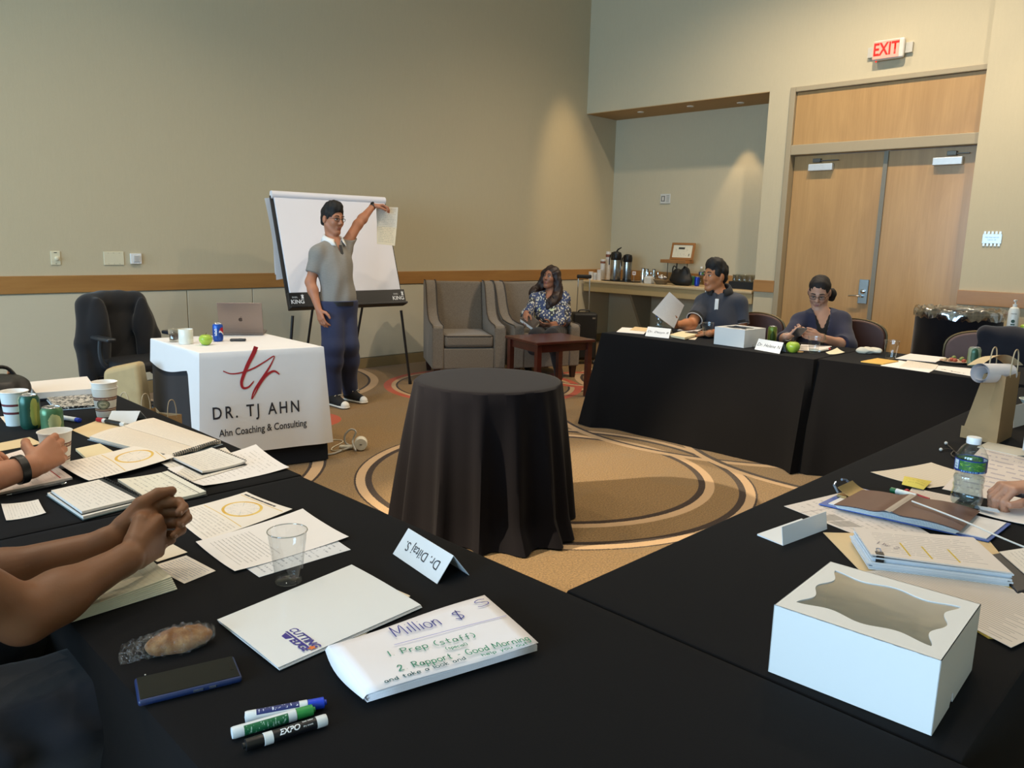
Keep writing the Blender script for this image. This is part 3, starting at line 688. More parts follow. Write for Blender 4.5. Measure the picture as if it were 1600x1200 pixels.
def cloth_geo(poly, zt, zb, amps, flare=.05, cflare=.10, freq=14., step=.03, rings=11, seed=1):
    """draped cloth over a polygon (counter-clockwise): rounded edge, folds that deepen downwards, corners that swing out"""
    rnd = random.Random(seed); pts = resample(poly, step); N = len(pts); nE = len(poly)
    nrmls = []
    for i in range(nE):
        t = (Vector(poly[(i+1) % nE][:2])-Vector(poly[i][:2])).normalized(); nrmls.append(Vector((t.y, -t.x)))
    ph = [rnd.uniform(0, 6) for _ in range(nE*3)]
    L = [(Vector(poly[(i+1) % nE][:2])-Vector(poly[i][:2])).length for i in range(nE)]
    def off(i, fr, t):
        d = fr*L[i]; e = min(d, L[i]-d); t = max(t, 0)
        am = amps[i] if hasattr(amps, '__len__') else amps
        w = am*(t**.8)*(math.sin(d*freq+ph[i])+.5*math.sin(d*freq*1.7+ph[i+nE]))
        t = max(t, 0); fl = flare[i] if hasattr(flare, '__len__') else flare
        c = cflare*math.exp(-(e/.10)**2)*t if cflare and fl else 0
        return fl*t**1.1+w*min(1, e/.08)+c
    def surf(i, fr, z):
        b = Vector(poly[i][:2]).lerp(Vector(poly[(i+1) % nE][:2]), fr); t = (zt-z)/(zt-.0); p = b+nrmls[i]*off(i, fr, t); return Vector((p.x, p.y, z))
    g = G(); c = Vector((0, 0)); 
    for p in poly: c += Vector(p[:2])/nE
    R = []
    for (ins, dz) in ((.03, 0), (.010, 0), (.003, .0012), (0, .005)):
        R.append([((p+(c-p).normalized()*ins).x, (p+(c-p).normalized()*ins).y, zt-dz) for (p, i, fr) in pts])
    for r in range(1, rings+1):
        row = []
        for (p, i, fr) in pts:
            z1 = zb(i, fr) if callable(zb) else zb
            z = zt-.005-(zt-.005-z1)*r/rings; t = (zt-z)/zt
            nn = nrmls[i] if fr > 1e-6 else (nrmls[i]+nrmls[i-1]).normalized()
            q = p+nn*off(i, fr, t)*(1.0 if fr > 1e-6 else 1.15); row.append((q.x, q.y, z))
        R.append(row)
    vs = [v for row in R for v in row]; fs = [tuple(range(N))]
    for a in range(len(R)-1):
        for k in range(N):
            k2 = (k+1) % N; fs.append((a*N+k, (a+1)*N+k, (a+1)*N+k2, a*N+k2))
    g.add(vs, fs); return g, surf
def plain_table(name, label, cat, c, sx, sy, h, rz=0):
    t = thing(name, label, cat, (c[0], c[1], 0), rz)
    g = G(); g.box((0, 0, h-.0125), (sx, sy, .025)); part('tabletop', g, M('laminate', 'b9a78c', .5), t, bevel=.004)
    for a in (-1, 1):
        for b in (-1, 1):
            g = G(); g.tube([(a*(sx/2-.09), b*(sy/2-.08), 0), (a*(sx/2-.09), b*(sy/2-.08), h-.025)], .014, 8); part('leg', g, M('leg_steel', '6c6c6c', .4, .8), t)
    return t
ZT = .75
SEAM = 2.01
def meeting_table(label, x0, x1, y0, y1, amps, seed, flare=.03, cflare=.06):
    t = plain_table('meeting_table', label, 'table', ((x0+x1)/2, (y0+y1)/2), x1-x0-.03, y1-y0-.03, ZT-.006)
    cx, cy = (x0+x1)/2, (y0+y1)/2
    g, s = cloth_geo([(x0-cx, y0-cy), (x1-cx, y0-cy), (x1-cx, y1-cy), (x0-cx, y1-cy)], ZT, .006, amps, flare, cflare, seed=seed)
    part('tablecloth', g, BLACKCLOTH, t, smooth=True, label='black floor-length cloth'); return t
meeting_table('black-clothed table with the white folder, phone and markers on it', .372, 1.143, .10, SEAM-.002, (.003, .0, .0, .004), 3, (.012, 0, 0, .012), .02)
meeting_table('black-clothed table with the open notebooks and coffee cups on it', .372, 1.15, SEAM+.002, 3.84, (.0, .003, .006, .004), 4, (0, .012, .012, .012), .02)
meeting_table('black-clothed table with the windowed white box and brown paper bag', 1.147, 4.815, .235, .965, (.004, .003, .004, .0), 5, (.01, .01, .01, 0), .02)
meeting_table('black-clothed table where the man in the dark polo shirt sits', 4.872, 5.69, 2.118, 3.845, (.0, .004, .008, .003), 6, (0, .03, .03, .03), .11)
meeting_table('black-clothed table holding papers and a plate in front of the bin', 4.92, 5.69, .05, 2.112, (.006, .004, .0, .004), 7, (.02, .02, 0, .02), .09)
# round table with its full-length cloth
RC = (2.705, 2.85)
t = thing('round_table', 'small round table under a floor-length dark cloth in the middle of the carpet', 'table', (RC[0], RC[1], 0))
g = G(); g.lathe([(0, .725), (.365, .725), (.365, .748), (0, .748)], 40); part('tabletop', g, M('laminate', 'b9a78c', .5), t)
g = G(); g.lathe([(.0, .012), (.22, .012), (.21, .02), (.04, .04), (.03, .06), (.03, .725), (.0, .725)], 24); part('pedestal', g, M('leg_steel', '6c6c6c', .4, .8), t)
g = G(); N = 168; rows = []
rnd = random.Random(5)
folds = [(math.radians(a), w, amp) for a, w, amp in [(k*360/15+rnd.uniform(-7, 7), rnd.uniform(.075, .12), rnd.uniform(.05, .125)) for k in range(15)]]
def fold_at(a): return sum(amp*math.exp(-((((a-b+math.pi) % (2*math.pi))-math.pi)/w)**2) for b, w, amp in folds)
prof = [(.30, .752, 0), (.355, .7518, 0), (.3685, .7495, .0), (.374, .742, .02)]+[(.374, .742-.734*k/13, k/13) for k in range(1, 14)]
for (r, z, t_) in prof:
    row = []
    for k in range(N):
        a = 2*math.pi*k/N; f = fold_at(a+.05*t_*math.sin(3*a)); t2 = t_**.75
        tr = .07*max(0, t_-.85)/.15*(math.exp(-((((a-math.radians(250)+math.pi) % (2*math.pi))-math.pi)/.5)**2))
        row.append((math.cos(a)*(r+t2*(f+.005)+.03*t_+tr), math.sin(a)*(r+t2*(f+.005)+.03*t_+tr), max(.006, z-.004*t_*math.sin(5*a))))
    rows.append(row)
vs = [v for r in rows for v in r]; fs = [tuple(range(N))]
for a in range(len(rows)-1):
    for k in range(N): fs.append((a*N+k, (a+1)*N+k, (a+1)*N+(k+1) % N, a*N+(k+1) % N))
g.add(vs, fs); part('tablecloth', g, ROUNDCLOTH, t, smooth=True, label='dark cloth falling in deep folds')
# ------------------------------------------------------------------ presenter's table, white printed cloth over a black one
FL_, FR_, BR_, BL_ = (1.934, 4.526), (2.67, 4.355), (2.70, 5.196), (1.959, 5.339)
PQ = [FL_, FR_, BR_, BL_]
cx, cy = sum(p[0] for p in PQ)/4, sum(p[1] for p in PQ)/4
pt = plain_table('presenter_table', 'black-skirted table under the white printed cloth', 'table', (cx, cy), .56, .62, .738, 0)
pt.rotation_euler = (0, 0, 0)
g, _ = cloth_geo([((p[0]-cx)*.985, (p[1]-cy)*.985) for p in PQ], .747, .006, (.003, .003, .003, .003), .022, .0, seed=12)
part('tablecloth', g, velvet('navy_black_cloth', '23252b', .2), pt, smooth=True, label='black floor-length cloth')
def zb(i, fr):
    if i == 0: return .125-.0*fr
    if i == 3: return .60-.03*math.sin(fr*5) if fr < .80 else .60-(.60-.125)*min(1, (fr-.80)/.14)
    if i == 1: return .125+(.55-.125)*min(1, fr/.16)
    return .58
g, wsurf = cloth_geo(PQ, .7525, zb, (.006, .006, .004, .005), .055, .0, freq=11, step=.018, rings=16, seed=15)
WCLOTH = M('white_banner_cloth', 'e6e3e2', .75, vary=.03, scale=6, bump=.05, bscale=500, sheen=.1)
wc = solo('printed_tablecloth', 'white cloth printed with a red monogram and black lettering', 'tablecloth', g, WCLOTH, smooth=True)
FE = (Vector(FR_)-Vector(FL_)); FLn = FE.length
fx = Vector((FE.x, FE.y, 0)).normalized(); fn = Vector((fx.y, -fx.x, 0))
def front_uv(px, py):                                     # pixel -> (metres along the front edge, height) on the hanging front
    d = ray(px, py); o = Vector((FL_[0], FL_[1], 0))+fn*.02
    k = (o-CAM).dot(fn)/d.dot(fn); p = CAM+d*k; return (p-o).dot(fx), p.z
def to_front(u, z, lift=.003):
    fr = u/FLn; p = wsurf(0, min(max(fr, 0), 1), z)+fx*(u-min(max(fr, 0), 1)*FLn); return p+fn*lift
def z5(x, y): return front_uv(140+x/4.21, 440+y/4.21)
RED = M('print_red', 'a81d26', .7); BLK = M('print_black', '25232a', .7)
def front_stroke(pts, w, mat, label):
    P2 = smooth_path([Vector((*z5(x, y), 0)) for x, y in pts], 7); n = len(P2)
    ws = [w(i/(n-1)) for i in range(n)]; g = G(); ribbon(g, P2, ws); g.v = [tuple(to_front(v[0], v[1], .0035)) for v in g.v]; return g
g1 = front_stroke([(1100, 430), (1082, 475), (1045, 545), (1015, 615), (1000, 668), (1012, 700), (1048, 692), (1082, 655)], lambda t: .024*max(0, 1-t)**.7+.004, RED, '')
g2 = front_stroke([(880, 590), (930, 607), (1000, 600), (1080, 572), (1150, 532), (1216, 492), (1205, 530), (1170, 590), (1125, 655), (1082, 720), (1066, 772), (1088, 738), (1122, 675), (1165, 618), (1215, 590), (1251, 612)], lambda t: .006+.009*math.sin(t*9)**2*(1 if t > .3 else .4), RED, '')
part('monogram', g1, RED, wc, label='red script monogram'); part('monogram', g2, RED, wc)
def front_text(s, pa, pb, size, bold, space):
    (u0, z0), (u1, z1) = front_uv(*pa), front_uv(*pb)
    me = text_mesh(s, size, 'LEFT', 0, space, bold); xs_ = [v.co.x for v in me.vertices]; x0, x1 = min(xs_), max(xs_)
    for v in me.vertices:
        k = (v.co.x-x0)/(x1-x0); v.co = to_front(u0+(u1-u0)*k, z0+(z1-z0)*k+v.co.y, .003)
    link('lettering', me, BLK, wc)
front_text('DR. TJ AHN', (332, 647), (467, 635), .105, .001, 1.35)
front_text('Ahn Coaching & Consulting', (341, 677), (478, 660), .062, .0006, 1.0)
# ------------------------------------------------------------------ armchairs
UPH = None
def upholstery():
    g = NT('tweed_upholstery'); o = g.coords(); a = g.noise(g.scale(o, (1, 1, 5)), 70, 3); b = g.noise(g.scale(o, (5, 5, 1)), 70, 3)
    f = g.math('ADD', g.math('MULTIPLY', a, .5), g.math('MULTIPLY', b, .5)); g.color(g.mix(g.math('MULTIPLY', g.math('SUBTRACT', f, .3), 2.2, clamp=True), lin('574d42'), lin('8d8172')))
    g.set(Roughness=.9, Sheen_Weight=.25); g.bump(f, .35, .002); return g.m
UPH = upholstery(); PIPE = M('dark_piping', '463d35', .9); LEGWOOD = wood('dark_leg_wood', '2a150d', '3d2016', 'z', 8, .4)
def armchair(label, loc, rz):
    t = thing('armchair', label, 'armchair', loc, rz, None)
    for sx in (-1, 1):
        prof = [(-.41, .13), (-.41, .555), (-.39, .575), (-.20, .585), (-.06, .605), (.04, .66), (.10, .75), (.15, .87), (.20, .96), (.26, 1.0), (.36, 1.0), (.40, .98), (.37, .13)]
        m = Matrix(((0, 0, 1, sx*.325-.06), (1, 0, 0, 0), (0, 1, 0, 0), (0, 0, 0, 1)))
        g = G(); g.prism(prof, 0, .12, m); part('arm', g, UPH, t, bevel=.016, seg=3, smooth=True)
        g = G(); xx = sx*.325+(.058 if sx < 0 else -.058)
        g.tube([(xx-.0, y-.004, z+.004) for y, z in prof[1:11]], .006, 6)
        g.tube([(sx*.325-sx*(-.054), y-.004, z+.004) for y, z in prof[1:11]], .006, 6); part('piping', g, PIPE, t, smooth=True)
    g = G(); m = Matrix.Translation((0, .235, .44)) @ Matrix.Rotation(math.radians(-13), 4, 'X'); g.box((0, .05, .26), (.535, .13, .62), m); part('backrest', g, UPH, t, bevel=.03, seg=3, smooth=True)
    g = G(); g.box((0, .0, .27), (.53, .72, .26)); g.box((0, -.385, .235), (.53, .03, .21)); part('seat_base', g, UPH, t, bevel=.01, smooth=True)
    g = G(); g.box((0, -.09, .415), (.515, .62, .13)); c = part('seat_cushion', g, UPH, t, bevel=.035, seg=4, smooth=True)
    g = G()
    for z in (.362, .468): g.tube([(-.245, .2, z), (-.25, -.375, z), (-.225, -.398, z), (.225, -.398, z), (.25, -.375, z), (.245, .2, z)], .0055, 6)
    part('piping', g, PIPE, c, smooth=True)
    for sx in (-1, 1):
        for sy in (-1, 1):
            g = G(); g.box((sx*.33, -.36 if sy < 0 else .33, .07), (.045, .045, .14), taper=1.5); part('leg', g, LEGWOOD, t, bevel=.003)
    return t
armchair('empty grey tweed armchair with dark piped edges beside the flip chart', (5.577, 6.295, 0), math.radians(-32))
armchair('grey tweed armchair holding the woman in the patterned blouse', (6.27, 5.92, 0), math.radians(-23))
# side table
MAHO = wood('mahogany', '38150f', '55241a', 'x', 7, .3, .3)
q = [Vector((*p, 0)) for p in ((5.324, 5.287), (5.045, 4.794), (5.685, 4.636), (5.944, 5.132))]; c0 = sum(q, Vector())/4
a1 = (q[2]-q[1]).normalized(); ang = math.atan2(a1.y, a1.x)
t = thing('side_table', 'square dark red wooden side table in front of the seated woman', 'side table', (c0.x, c0.y, 0), ang)
g = G(); g.box((0, 0, .538), (.66, .57, .026)); part('tabletop', g, MAHO, t, bevel=.006)
g = G(); g.box((0, -.235, .488), (.56, .02, .074)); g.box((0, .235, .488), (.56, .02, .074)); g.box((-.28, 0, .488), (.02, .46, .074)); g.box((.28, 0, .488), (.02, .46, .074)); part('apron', g, MAHO, t)
for a in (-1, 1):
    for b in (-1, 1):
        g = G(); g.box((a*.285, b*.24, .2625), (.05, .05, .525)); part('leg', g, MAHO, t, bevel=.003)
# ------------------------------------------------------------------ flip-chart easel
EB = M('easel_black', '1b1b1c', .45); PADW = M('pad_paper', 'e9e6ea', .8, vary=.015, scale=3)
bl, br = PD(452, 485, 6.95), PD(631, 477, 7.62); tl, tr = PD(434.5, 306, 7.12), PD(616, 314, 7.76)
ec = (bl+br)/2; ec.z = 0; ex = (br-bl).normalized(); upv = ((tl+tr)/2-(bl+br)/2); BH = upv.length; BW = ((br-bl).length+(tr-tl).length)/2
EM = frame((bl+br)/2, ex, upv); EM2 = EM.copy(); ey = EM2.to_3x3() @ Vector((0, 0, 1))
t = thing('easel', 'black flip-chart easel with white lettering on its tray', 'easel', (ec.x, ec.y, 0))
loc = Matrix.Translation((-ec.x, -ec.y, 0)) @ EM                        # local: x along, z up the board, y away from viewer
g = G(); g.box((0, .012, BH/2), (BW, .02, BH), loc); part('board', g, EB, t, bevel=.003)
g = G(); g.box((0, -.018, .075), (BW+.01, .06, .15), loc); g.box((0, -.055, .012), (BW+.01, .05, .022), loc); tray = part('tray', g, EB, t, bevel=.006)
for sx in (-1, 1):
    mw = loc @ frame((sx*(BW/2-.075), -.0495, .062), (1, 0, 0), (0, -1, 0))
    lettering('KING', .052, M('print_white', 'e6e6e6', .6), tray, mw, bold=.001); lettering('EASEL', .02, M('print_white', 'e6e6e6', .6), tray, mw @ Matrix.Translation((-.02, .042, 0)))
    g = G(); g.prism([(-.012, 0), (.012, 0), (.008, .02), (.016, .036), (.006, .03), (0, .042), (-.006, .03), (-.016, .036), (-.008, .02)], 0, .001, mw @ Matrix.Translation((.05, .028, 0))); part('crown_mark', g, M('print_white', 'e6e6e6', .6), tray)
iv = Matrix.Translation((-ec.x, -ec.y, 0))
fr_ = P(641, 600, 0); fl_ = fr_-ex*(BW+.12); fl_.z = 0
for a, b in ((br-Vector((0, 0, .05))+ex*-.03, fr_), (bl-Vector((0, 0, .05))+ex*.03, fl_)):
    g = G(); g.tube([iv @ a, iv @ b], .013, 10); g.tube([iv @ (b+Vector((0, 0, .0))), iv @ (b+(a-b).normalized()*.04)], .018, 10); part('leg', g, EB, t, smooth=True)
for s, k in ((.22, 1), (-.22, 1)):
    a = EM @ Vector((s*BW, .03, .3)); b = Vector((a.x, a.y, 0))+Vector((-ex.y, ex.x, 0))*.42
    g = G(); g.tube([iv @ a, iv @ b], .012, 10); part('rear_leg', g, EB, t, smooth=True)
# pad on the board: sheet, rolled top, sheets flipped over the back
t = thing('flip_chart_pad', 'large blank white paper pad hung on the black easel', 'paper pad', (ec.x, ec.y, 0))
g = G(); g.box((.004, -.010, .15+(BH-.17)/2), (BW-.05, .022, BH-.18), loc); part('sheet', g, PADW, t, bevel=.003)
g = G(); g.tube([loc @ Vector((-BW/2+.01, -.005, BH+.005)), loc @ Vector((BW/2-.01, -.005, BH-.01))], .036, 16); part('rolled_top', g, PADW, t, smooth=True)
g = G()
for k in range(3):
    g.grid(lambda u, v, k=k: loc @ Vector((-BW/2-.035+.03*k+(BW-.02)*u+.02*math.sin(v*3+k), .05+.03*k+.05*v+.012*math.sin(u*9+k*2), BH-.01-v*(BH*.70-.05*k)+.015*math.sin(u*14+k))), 22, 10, 0)
part('flipped_sheets', g, M('pad_paper_back', 'cfd4dc', .8, vary=.02), t, smooth='all')
# ------------------------------------------------------------------ office chair with jacket
OC = M('office_chair_black', '151518', .7, bump=.1, bscale=300); PLAST = M('chair_plastic', '2a2e33', .35)
JK = M('jacket_black', '101014', .95, sheen=.2, bump=.15, bscale=200)
co = PD(214, 520, 6.05); rz = math.radians(8)
t = thing('office_chair', 'black office swivel chair behind the white-clothed table', 'chair', (co.x, co.y, 0), rz)
g = G(); m = Matrix.Translation((0, .22, .42)) @ Matrix.Rotation(math.radians(-8), 4, 'X')
def back_fn(u, v):
    x = (u-.5)*2; w = .235*(1-.35*max(0, v-.55)**2*2); return m @ Vector((x*w, .06*x*x*-1+.03*math.sin(v*3), v*.52-.0*x*x))
g.box((0, .02, .27), (.44, .05, .54), m); part('backrest', g, OC, t, bevel=.06, seg=4, smooth=True)
g = G(); g.box((0, -.02, .44), (.48, .47, .08)); part('seat', g, OC, t, bevel=.03, seg=3, smooth=True)
for sx in (-1, 1):
    g = G(); g.box((sx*.28, -.04, .655), (.07, .27, .03)); ar = part('armrest', g, PLAST, t, bevel=.012, smooth=True)
    g = G(); g.tube(smooth_path([(sx*.28, .0, .65), (sx*.285, .01, .55), (sx*.27, 0, .46), (sx*.2, 0, .42)], 4), .018, 8); part('arm_post', g, PLAST, t, smooth=True)
g = G(); g.lathe([(.035, .08), (.035, .24), (.022, .25), (.022, .41), (.05, .41)], 16); part('column', g, PLAST, t, smooth=True)
for k in range(5):
    a = 2*math.pi*k/5; g = G(); g.tube([(0, 0, .10), (.30*math.cos(a), .30*math.sin(a), .075)], [.026, .016], 8); f = part('base_arm', g, PLAST, t, smooth=True)
    g = G(); g.lathe([(0, -.012), (.03, -.012), (.03, .012), (0, .012)], 14, Matrix.Translation((.30*math.cos(a), .30*math.sin(a), .032)) @ Matrix.Rotation(math.pi/2, 4, 'X')); part('caster', g, PLAST, f, smooth=True)
jk = thing('jacket', 'black suit jacket draped over the office chair back', 'jacket', (co.x, co.y, 0), rz)
S = SDF(); org = Vector((co.x, co.y, 0)); RM = Matrix.Rotation(rz, 3, 'Z'); T = lambda x, y, z: org+RM @ Vector((x, y, z))
Rj = np.array(RM.transposed())
S.cone(T(-.17, .29, .90), T(.17, .29, .90), .075, .075, .05); S.ell(T(0, .30, .72), (.27, .085, .25), Rj, .06); S.ell(T(0, .30, .48), (.29, .075, .25), Rj, .06)
for s in (-1, 1):
    S.cone(T(s*.22, .28, .88), T(s*.295, .24, .60), .070, .062, .03); S.cone(T(s*.295, .24, .60), T(s*.30, .20, .33), .060, .055, .03)
    S.ell(T(s*.185, .185, .64), (.085, .05, .30), Rj, .04)
S.ell(T(0, .13, .66), (.09, .08, .20), Rj, .01, sub=True)
soft('coat_body', S, .011, JK, jk, .014, 7, 3)
# ------------------------------------------------------------------ stacking chairs behind the far tables
BRN = M('brown_chair_vinyl', '4f3129', .55, bump=.1, bscale=200); CHF = M('chair_frame', '6a5a40', .4, .7); PLUM = M('plum_chair_fabric', '6b5450', .8)
def stacker(label, loc, rz, mat, h=.92):
    t = thing('stacking_chair', label, 'chair', loc, rz, None)
    pts = []
    for k in range(21):
        a = math.pi*k/20; pts.append((-.235*math.cos(a)*(1 if abs(math.cos(a)) < .9 else 1), h-.16+.16*math.sin(a)**.6))
    poly = [(-.215, .47), (.215, .47)]+[(-x, z) for x, z in pts]
    m = Matrix.Translation((0, .20, 0)) @ Matrix(((1, 0, 0, 0), (0, 0, -1, 0), (0, 1, 0, 0), (0, 0, 0, 1)))
    g = G(); g.prism(poly, -.022, .022, m); part('backrest', g, mat, t, bevel=.015, seg=3, smooth=True)
    g = G(); g.tube([(x*1.03, .20, z+.004) for x, z in [(-.215, .47)]+[(x, z) for x, z in pts]+[(.215, .47)]], .009, 8); part('back_frame', g, CHF, t, smooth=True)
    g = G(); g.box((0, -.03, .455), (.44, .44, .06)); part('seat', g, mat, t, bevel=.025, seg=3, smooth=True)
    for sx in (-1, 1):
        g = G(); g.tube([(sx*.21, -.22, 0), (sx*.20, -.20, .43)], .011, 8); part('leg', g, CHF, t)
        g = G(); g.tube([(sx*.215, .25, 0), (sx*.20, .19, .44), (sx*.215, .20, .5)], .011, 8); part('leg', g, CHF, t)
    return t
c1 = PD(1178, 500, 6.72); c2 = PD(1336, 515, 6.15); c3 = PD(1555, 545, 5.35)
stacker('brown vinyl chair behind the man in the dark polo shirt', (c1.x-.1, c1.y, 0), math.radians(-88), BRN, .88)
stacker('brown vinyl chair behind the woman looking at her phone', (c2.x-.12, c2.y+.02, 0), math.radians(-88), BRN, .90)
stacker('plum chair with a navy jacket hung over it near the sanitizer', (c3.x-.1, c3.y+.03, 0), math.radians(-72), PLUM, .90)
jk = thing('jacket', 'navy jacket hung over the plum chair back', 'jacket', (c3.x, c3.y, 0)); S = SDF()
RM = Matrix.Rotation(math.radians(-72), 3, 'Z'); org = Vector((c3.x-.1, c3.y+.03, 0)); T = lambda x, y, z: org+RM @ Vector((x, y, z)); Rj = np.array(RM.transposed())
S.cone(T(-.0, .20, .895), T(.34, .20, .865), .055, .055, .03); S.ell(T(.17, .20, .70), (.24, .085, .25), Rj, .05); S.ell(T(.2, .22, .5), (.24, .08, .2), Rj, .05)
S.cone(T(.36, .19, .84), T(.40, .14, .5), .06, .05, .03)
soft('coat_body', S, .011, M('jacket_navy', '11131f', .95, sheen=.2, bump=.1), jk, .014, 8, 5)
# ------------------------------------------------------------------ suitcase
sc = (P(893, 541, 0)+P(928, 541, 0))/2; sc = Vector((8.30, 6.98, 0))
sc = PD(912, 500, 9.45); sc.z = 0
t = thing('suitcase', 'black upright suitcase with its metal pull handle raised', 'suitcase', (sc.x, sc.y, 0), math.radians(-38))
SB = M('suitcase_black', '0d0d0f', .6, bump=.2, bscale=250)
g = G(); g.box((0, 0, .335), (.30, .22, .57)); part('case', g, SB, t, bevel=.03, seg=3, smooth=True)
g = G(); g.box((0, -.118, .20), (.24, .02, .24)); part('front_pocket', g, SB, t, bevel=.01)
g = G(); g.tube([(-.075, .07, .6), (-.07, .07, 1.03)], .007, 8); g.tube([(.075, .07, .6), (.07, .07, 1.03)], .007, 8); part('handle_tube', g, M('handle_steel', 'b9b6ae', .3, .8), t)
g = G(); g.box((0, .07, 1.045), (.18, .035, .045)); part('pull_grip', g, SB, t, bevel=.012, smooth=True)
g = G(); g.tube(smooth_path([(-.07, 0, .62), (-.05, 0, .645), (.05, 0, .645), (.07, 0, .62)], 4), .009, 8); part('carry_handle', g, M('handle_black', '2a2a2a', .4), t)
g = G(); g.box((.10, -.112, .56), (.035, .004, .02)); part('badge', g, M('handle_steel', 'b9b6ae', .3, .8), t)
for sx in (-1, 1):
    for sy in (-1, 1):
        g = G(); g.lathe([(0, -.011), (.025, -.011), (.025, .011), (0, .011)], 12, Matrix.Translation((sx*.12, sy*.08, .025)) @ Matrix.Rotation(math.pi/2, 4, 'Y')); part('wheel', g, M('wheel_grey', '3a3a3a', .6), t)
# ------------------------------------------------------------------ refreshment counter in the niche
CT = M('counter_stone', 'c0aa84', .35, vary=.12, scale=60); CF_ = M('counter_front', 'b39b6d', .5, vary=.05)
CZ = .928
t = thing('refreshment_counter', 'long wall counter in the niche holding coffee and drinks', 'counter', (XW, 0, 0))
g = G(); g.box((.31, (NY+YW)/2-.02, CZ-.02), (.66, YW-NY-.08, .04)); part('countertop', g, CT, t, bevel=.014, seg=3)
g = G(); g.box((.022, (NY+YW)/2-.02, CZ-.04-.06), (.03, YW-NY-.08, .12)); part('fascia', g, CF_, t, bevel=.003)
for y in (6.52, 5.2):
    g = G(); m = Matrix(((1, 0, 0, 0), (0, 0, 1, y-.02), (0, 1, 0, 0), (0, 0, 0, 1)))
    g.prism([(.64, CZ-.04), (.08, CZ-.04), (.54, .12), (.64, .12)], 0, .04, m); part('bracket', g, M('bracket_paint', '8b8471', .7), t)
# ------------------------------------------------------------------ trash bin
tb = Vector((7.58, 2.05, 0)); 
t = thing('trash_bin', 'large round bin wrapped in black cloth with a clear liner', 'trash bin', (tb.x, tb.y, 0))
g = G(); prof = [(.0, .005), (.31, .005), (.33, .85), (.325, .93)]; N = 60
g.lathe(prof, N); part('barrel', g, M('bin_black', '0e0e10', .8), t, smooth=True)
rows = []
for k in range(10):
    z = .90-.895*k/9; rows.append([((.338+.012*k/9+.016*(k/9)*math.sin(a*9+.5*math.sin(a*3)))*math.cos(a), (.338+.012*k/9+.016*(k/9)*math.sin(a*9+.5*math.sin(a*3)))*math.sin(a), z) for a in [2*math.pi*i/90 for i in range(90)]])
g = G(); g.add([v for r in rows for v in r], [(a*90+k, (a+1)*90+k, (a+1)*90+(k+1) % 90, a*90+(k+1) % 90) for a in range(9) for k in range(90)]); part('cloth_wrap', g, velvet('bin_cloth', '131318', .15), t, smooth=True)
LIN = glass('liner_film', 'e8eaec', .12, alpha=.55)
rows = []
rr = random.Random(4); nz = [rr.uniform(-1, 1) for _ in range(90)]
for k, (r, z) in enumerate(((.352, .885), (.356, .93), (.345, .962), (.335, .968), (.318, .93), (.305, .80))):
    rows.append([((r+.006*nz[i]*(k < 3)+.01*math.sin(i*.9)*(k in (1, 2)))*math.cos(2*math.pi*i/90), (r+.006*nz[i]*(k < 3)+.01*math.sin(i*.9)*(k in (1, 2)))*math.sin(2*math.pi*i/90), z+.012*nz[(i*7) % 90]*(k < 4)) for i in range(90)])
g = G(); g.add([v for r in rows for v in r], [(a*90+k, (a+1)*90+k, (a+1)*90+(k+1) % 90, a*90+(k+1) % 90) for a in range(5) for k in range(90)]); part('liner', g, LIN, t, smooth='all')
# ------------------------------------------------------------------ drinks and things on the niche counter
STEEL2 = M('flask_steel', 'a9aaa8', .22, .95, stretch=(1, 1, 4)); BPL = M('black_plastic', '111112', .35); WCUP = M('paper_cup_white', 'ece8e0', .6, vary=.02)
def onc(px, py, back=None):
    """point on the counter top under the pixel"""
    p = P(px, py, CZ)
    if p.x > 9.22: p = PX(px, py, 9.22)
    if p.x < 8.78: p = PX(px, py, 8.78)
    p.z = CZ; return p
def cupstack(px, py, htop, r=.04, label='', n=1, group='stacked cups on the counter', band=False):
    p = onc(px, py); h = above(p, px, htop)-CZ
    t = thing('cup_stack', label, 'cups', (p.x, p.y, CZ), 0, group); g = G()
    k = max(2, int(h/.018)); 
    g.lathe([(r*.72, 0), (r*.72+.001, .003)], 18)
    for i in range(k):
        z = h*i/k; g.lathe([(r*.9, z), (r, z+h/k*.8), (r*1.04, z+h/k*.88), (r*1.0, z+h/k)], 18, caps=False)
    g.lathe([(r*1.0, h), (r*.95, h-.004), (0, h-.03)], 18, caps=False); part('cups', g, WCUP, t, smooth=True)
    if band:
        g = G(); g.lathe([(r*1.045, h*.80), (r*1.06, h*.90)], 18, caps=False); part('printed_band', g, M('band_brown', '7c4a34', .6), t)
    return t
cupstack(930, 437, 426, .033, 'short stack of white mugs at the wall end of the counter')
cupstack(923, 437.5, 424.5, .034, 'white mug stack nearest the suitcase handle')
cupstack(936, 438, 421.5, .034, 'white mug stack in front of the tall paper cups')
cupstack(941, 437, 405, .036, 'medium tower of paper cups with a brown band', band=True)
cupstack(949, 436.5, 393, .037, 'tallest tower of paper cups beside the flask', band=True)
g = G(); p = onc(965, 440.5); g.prism([(-.13, -.30), (.13, -.30), (.13, .26), (-.13, .26)], 0, .012); solo('serving_tray', 'black tray under the two coffee flasks', 'tray', g, BPL, (p.x+.06, p.y-.02, CZ), bevel=.005)
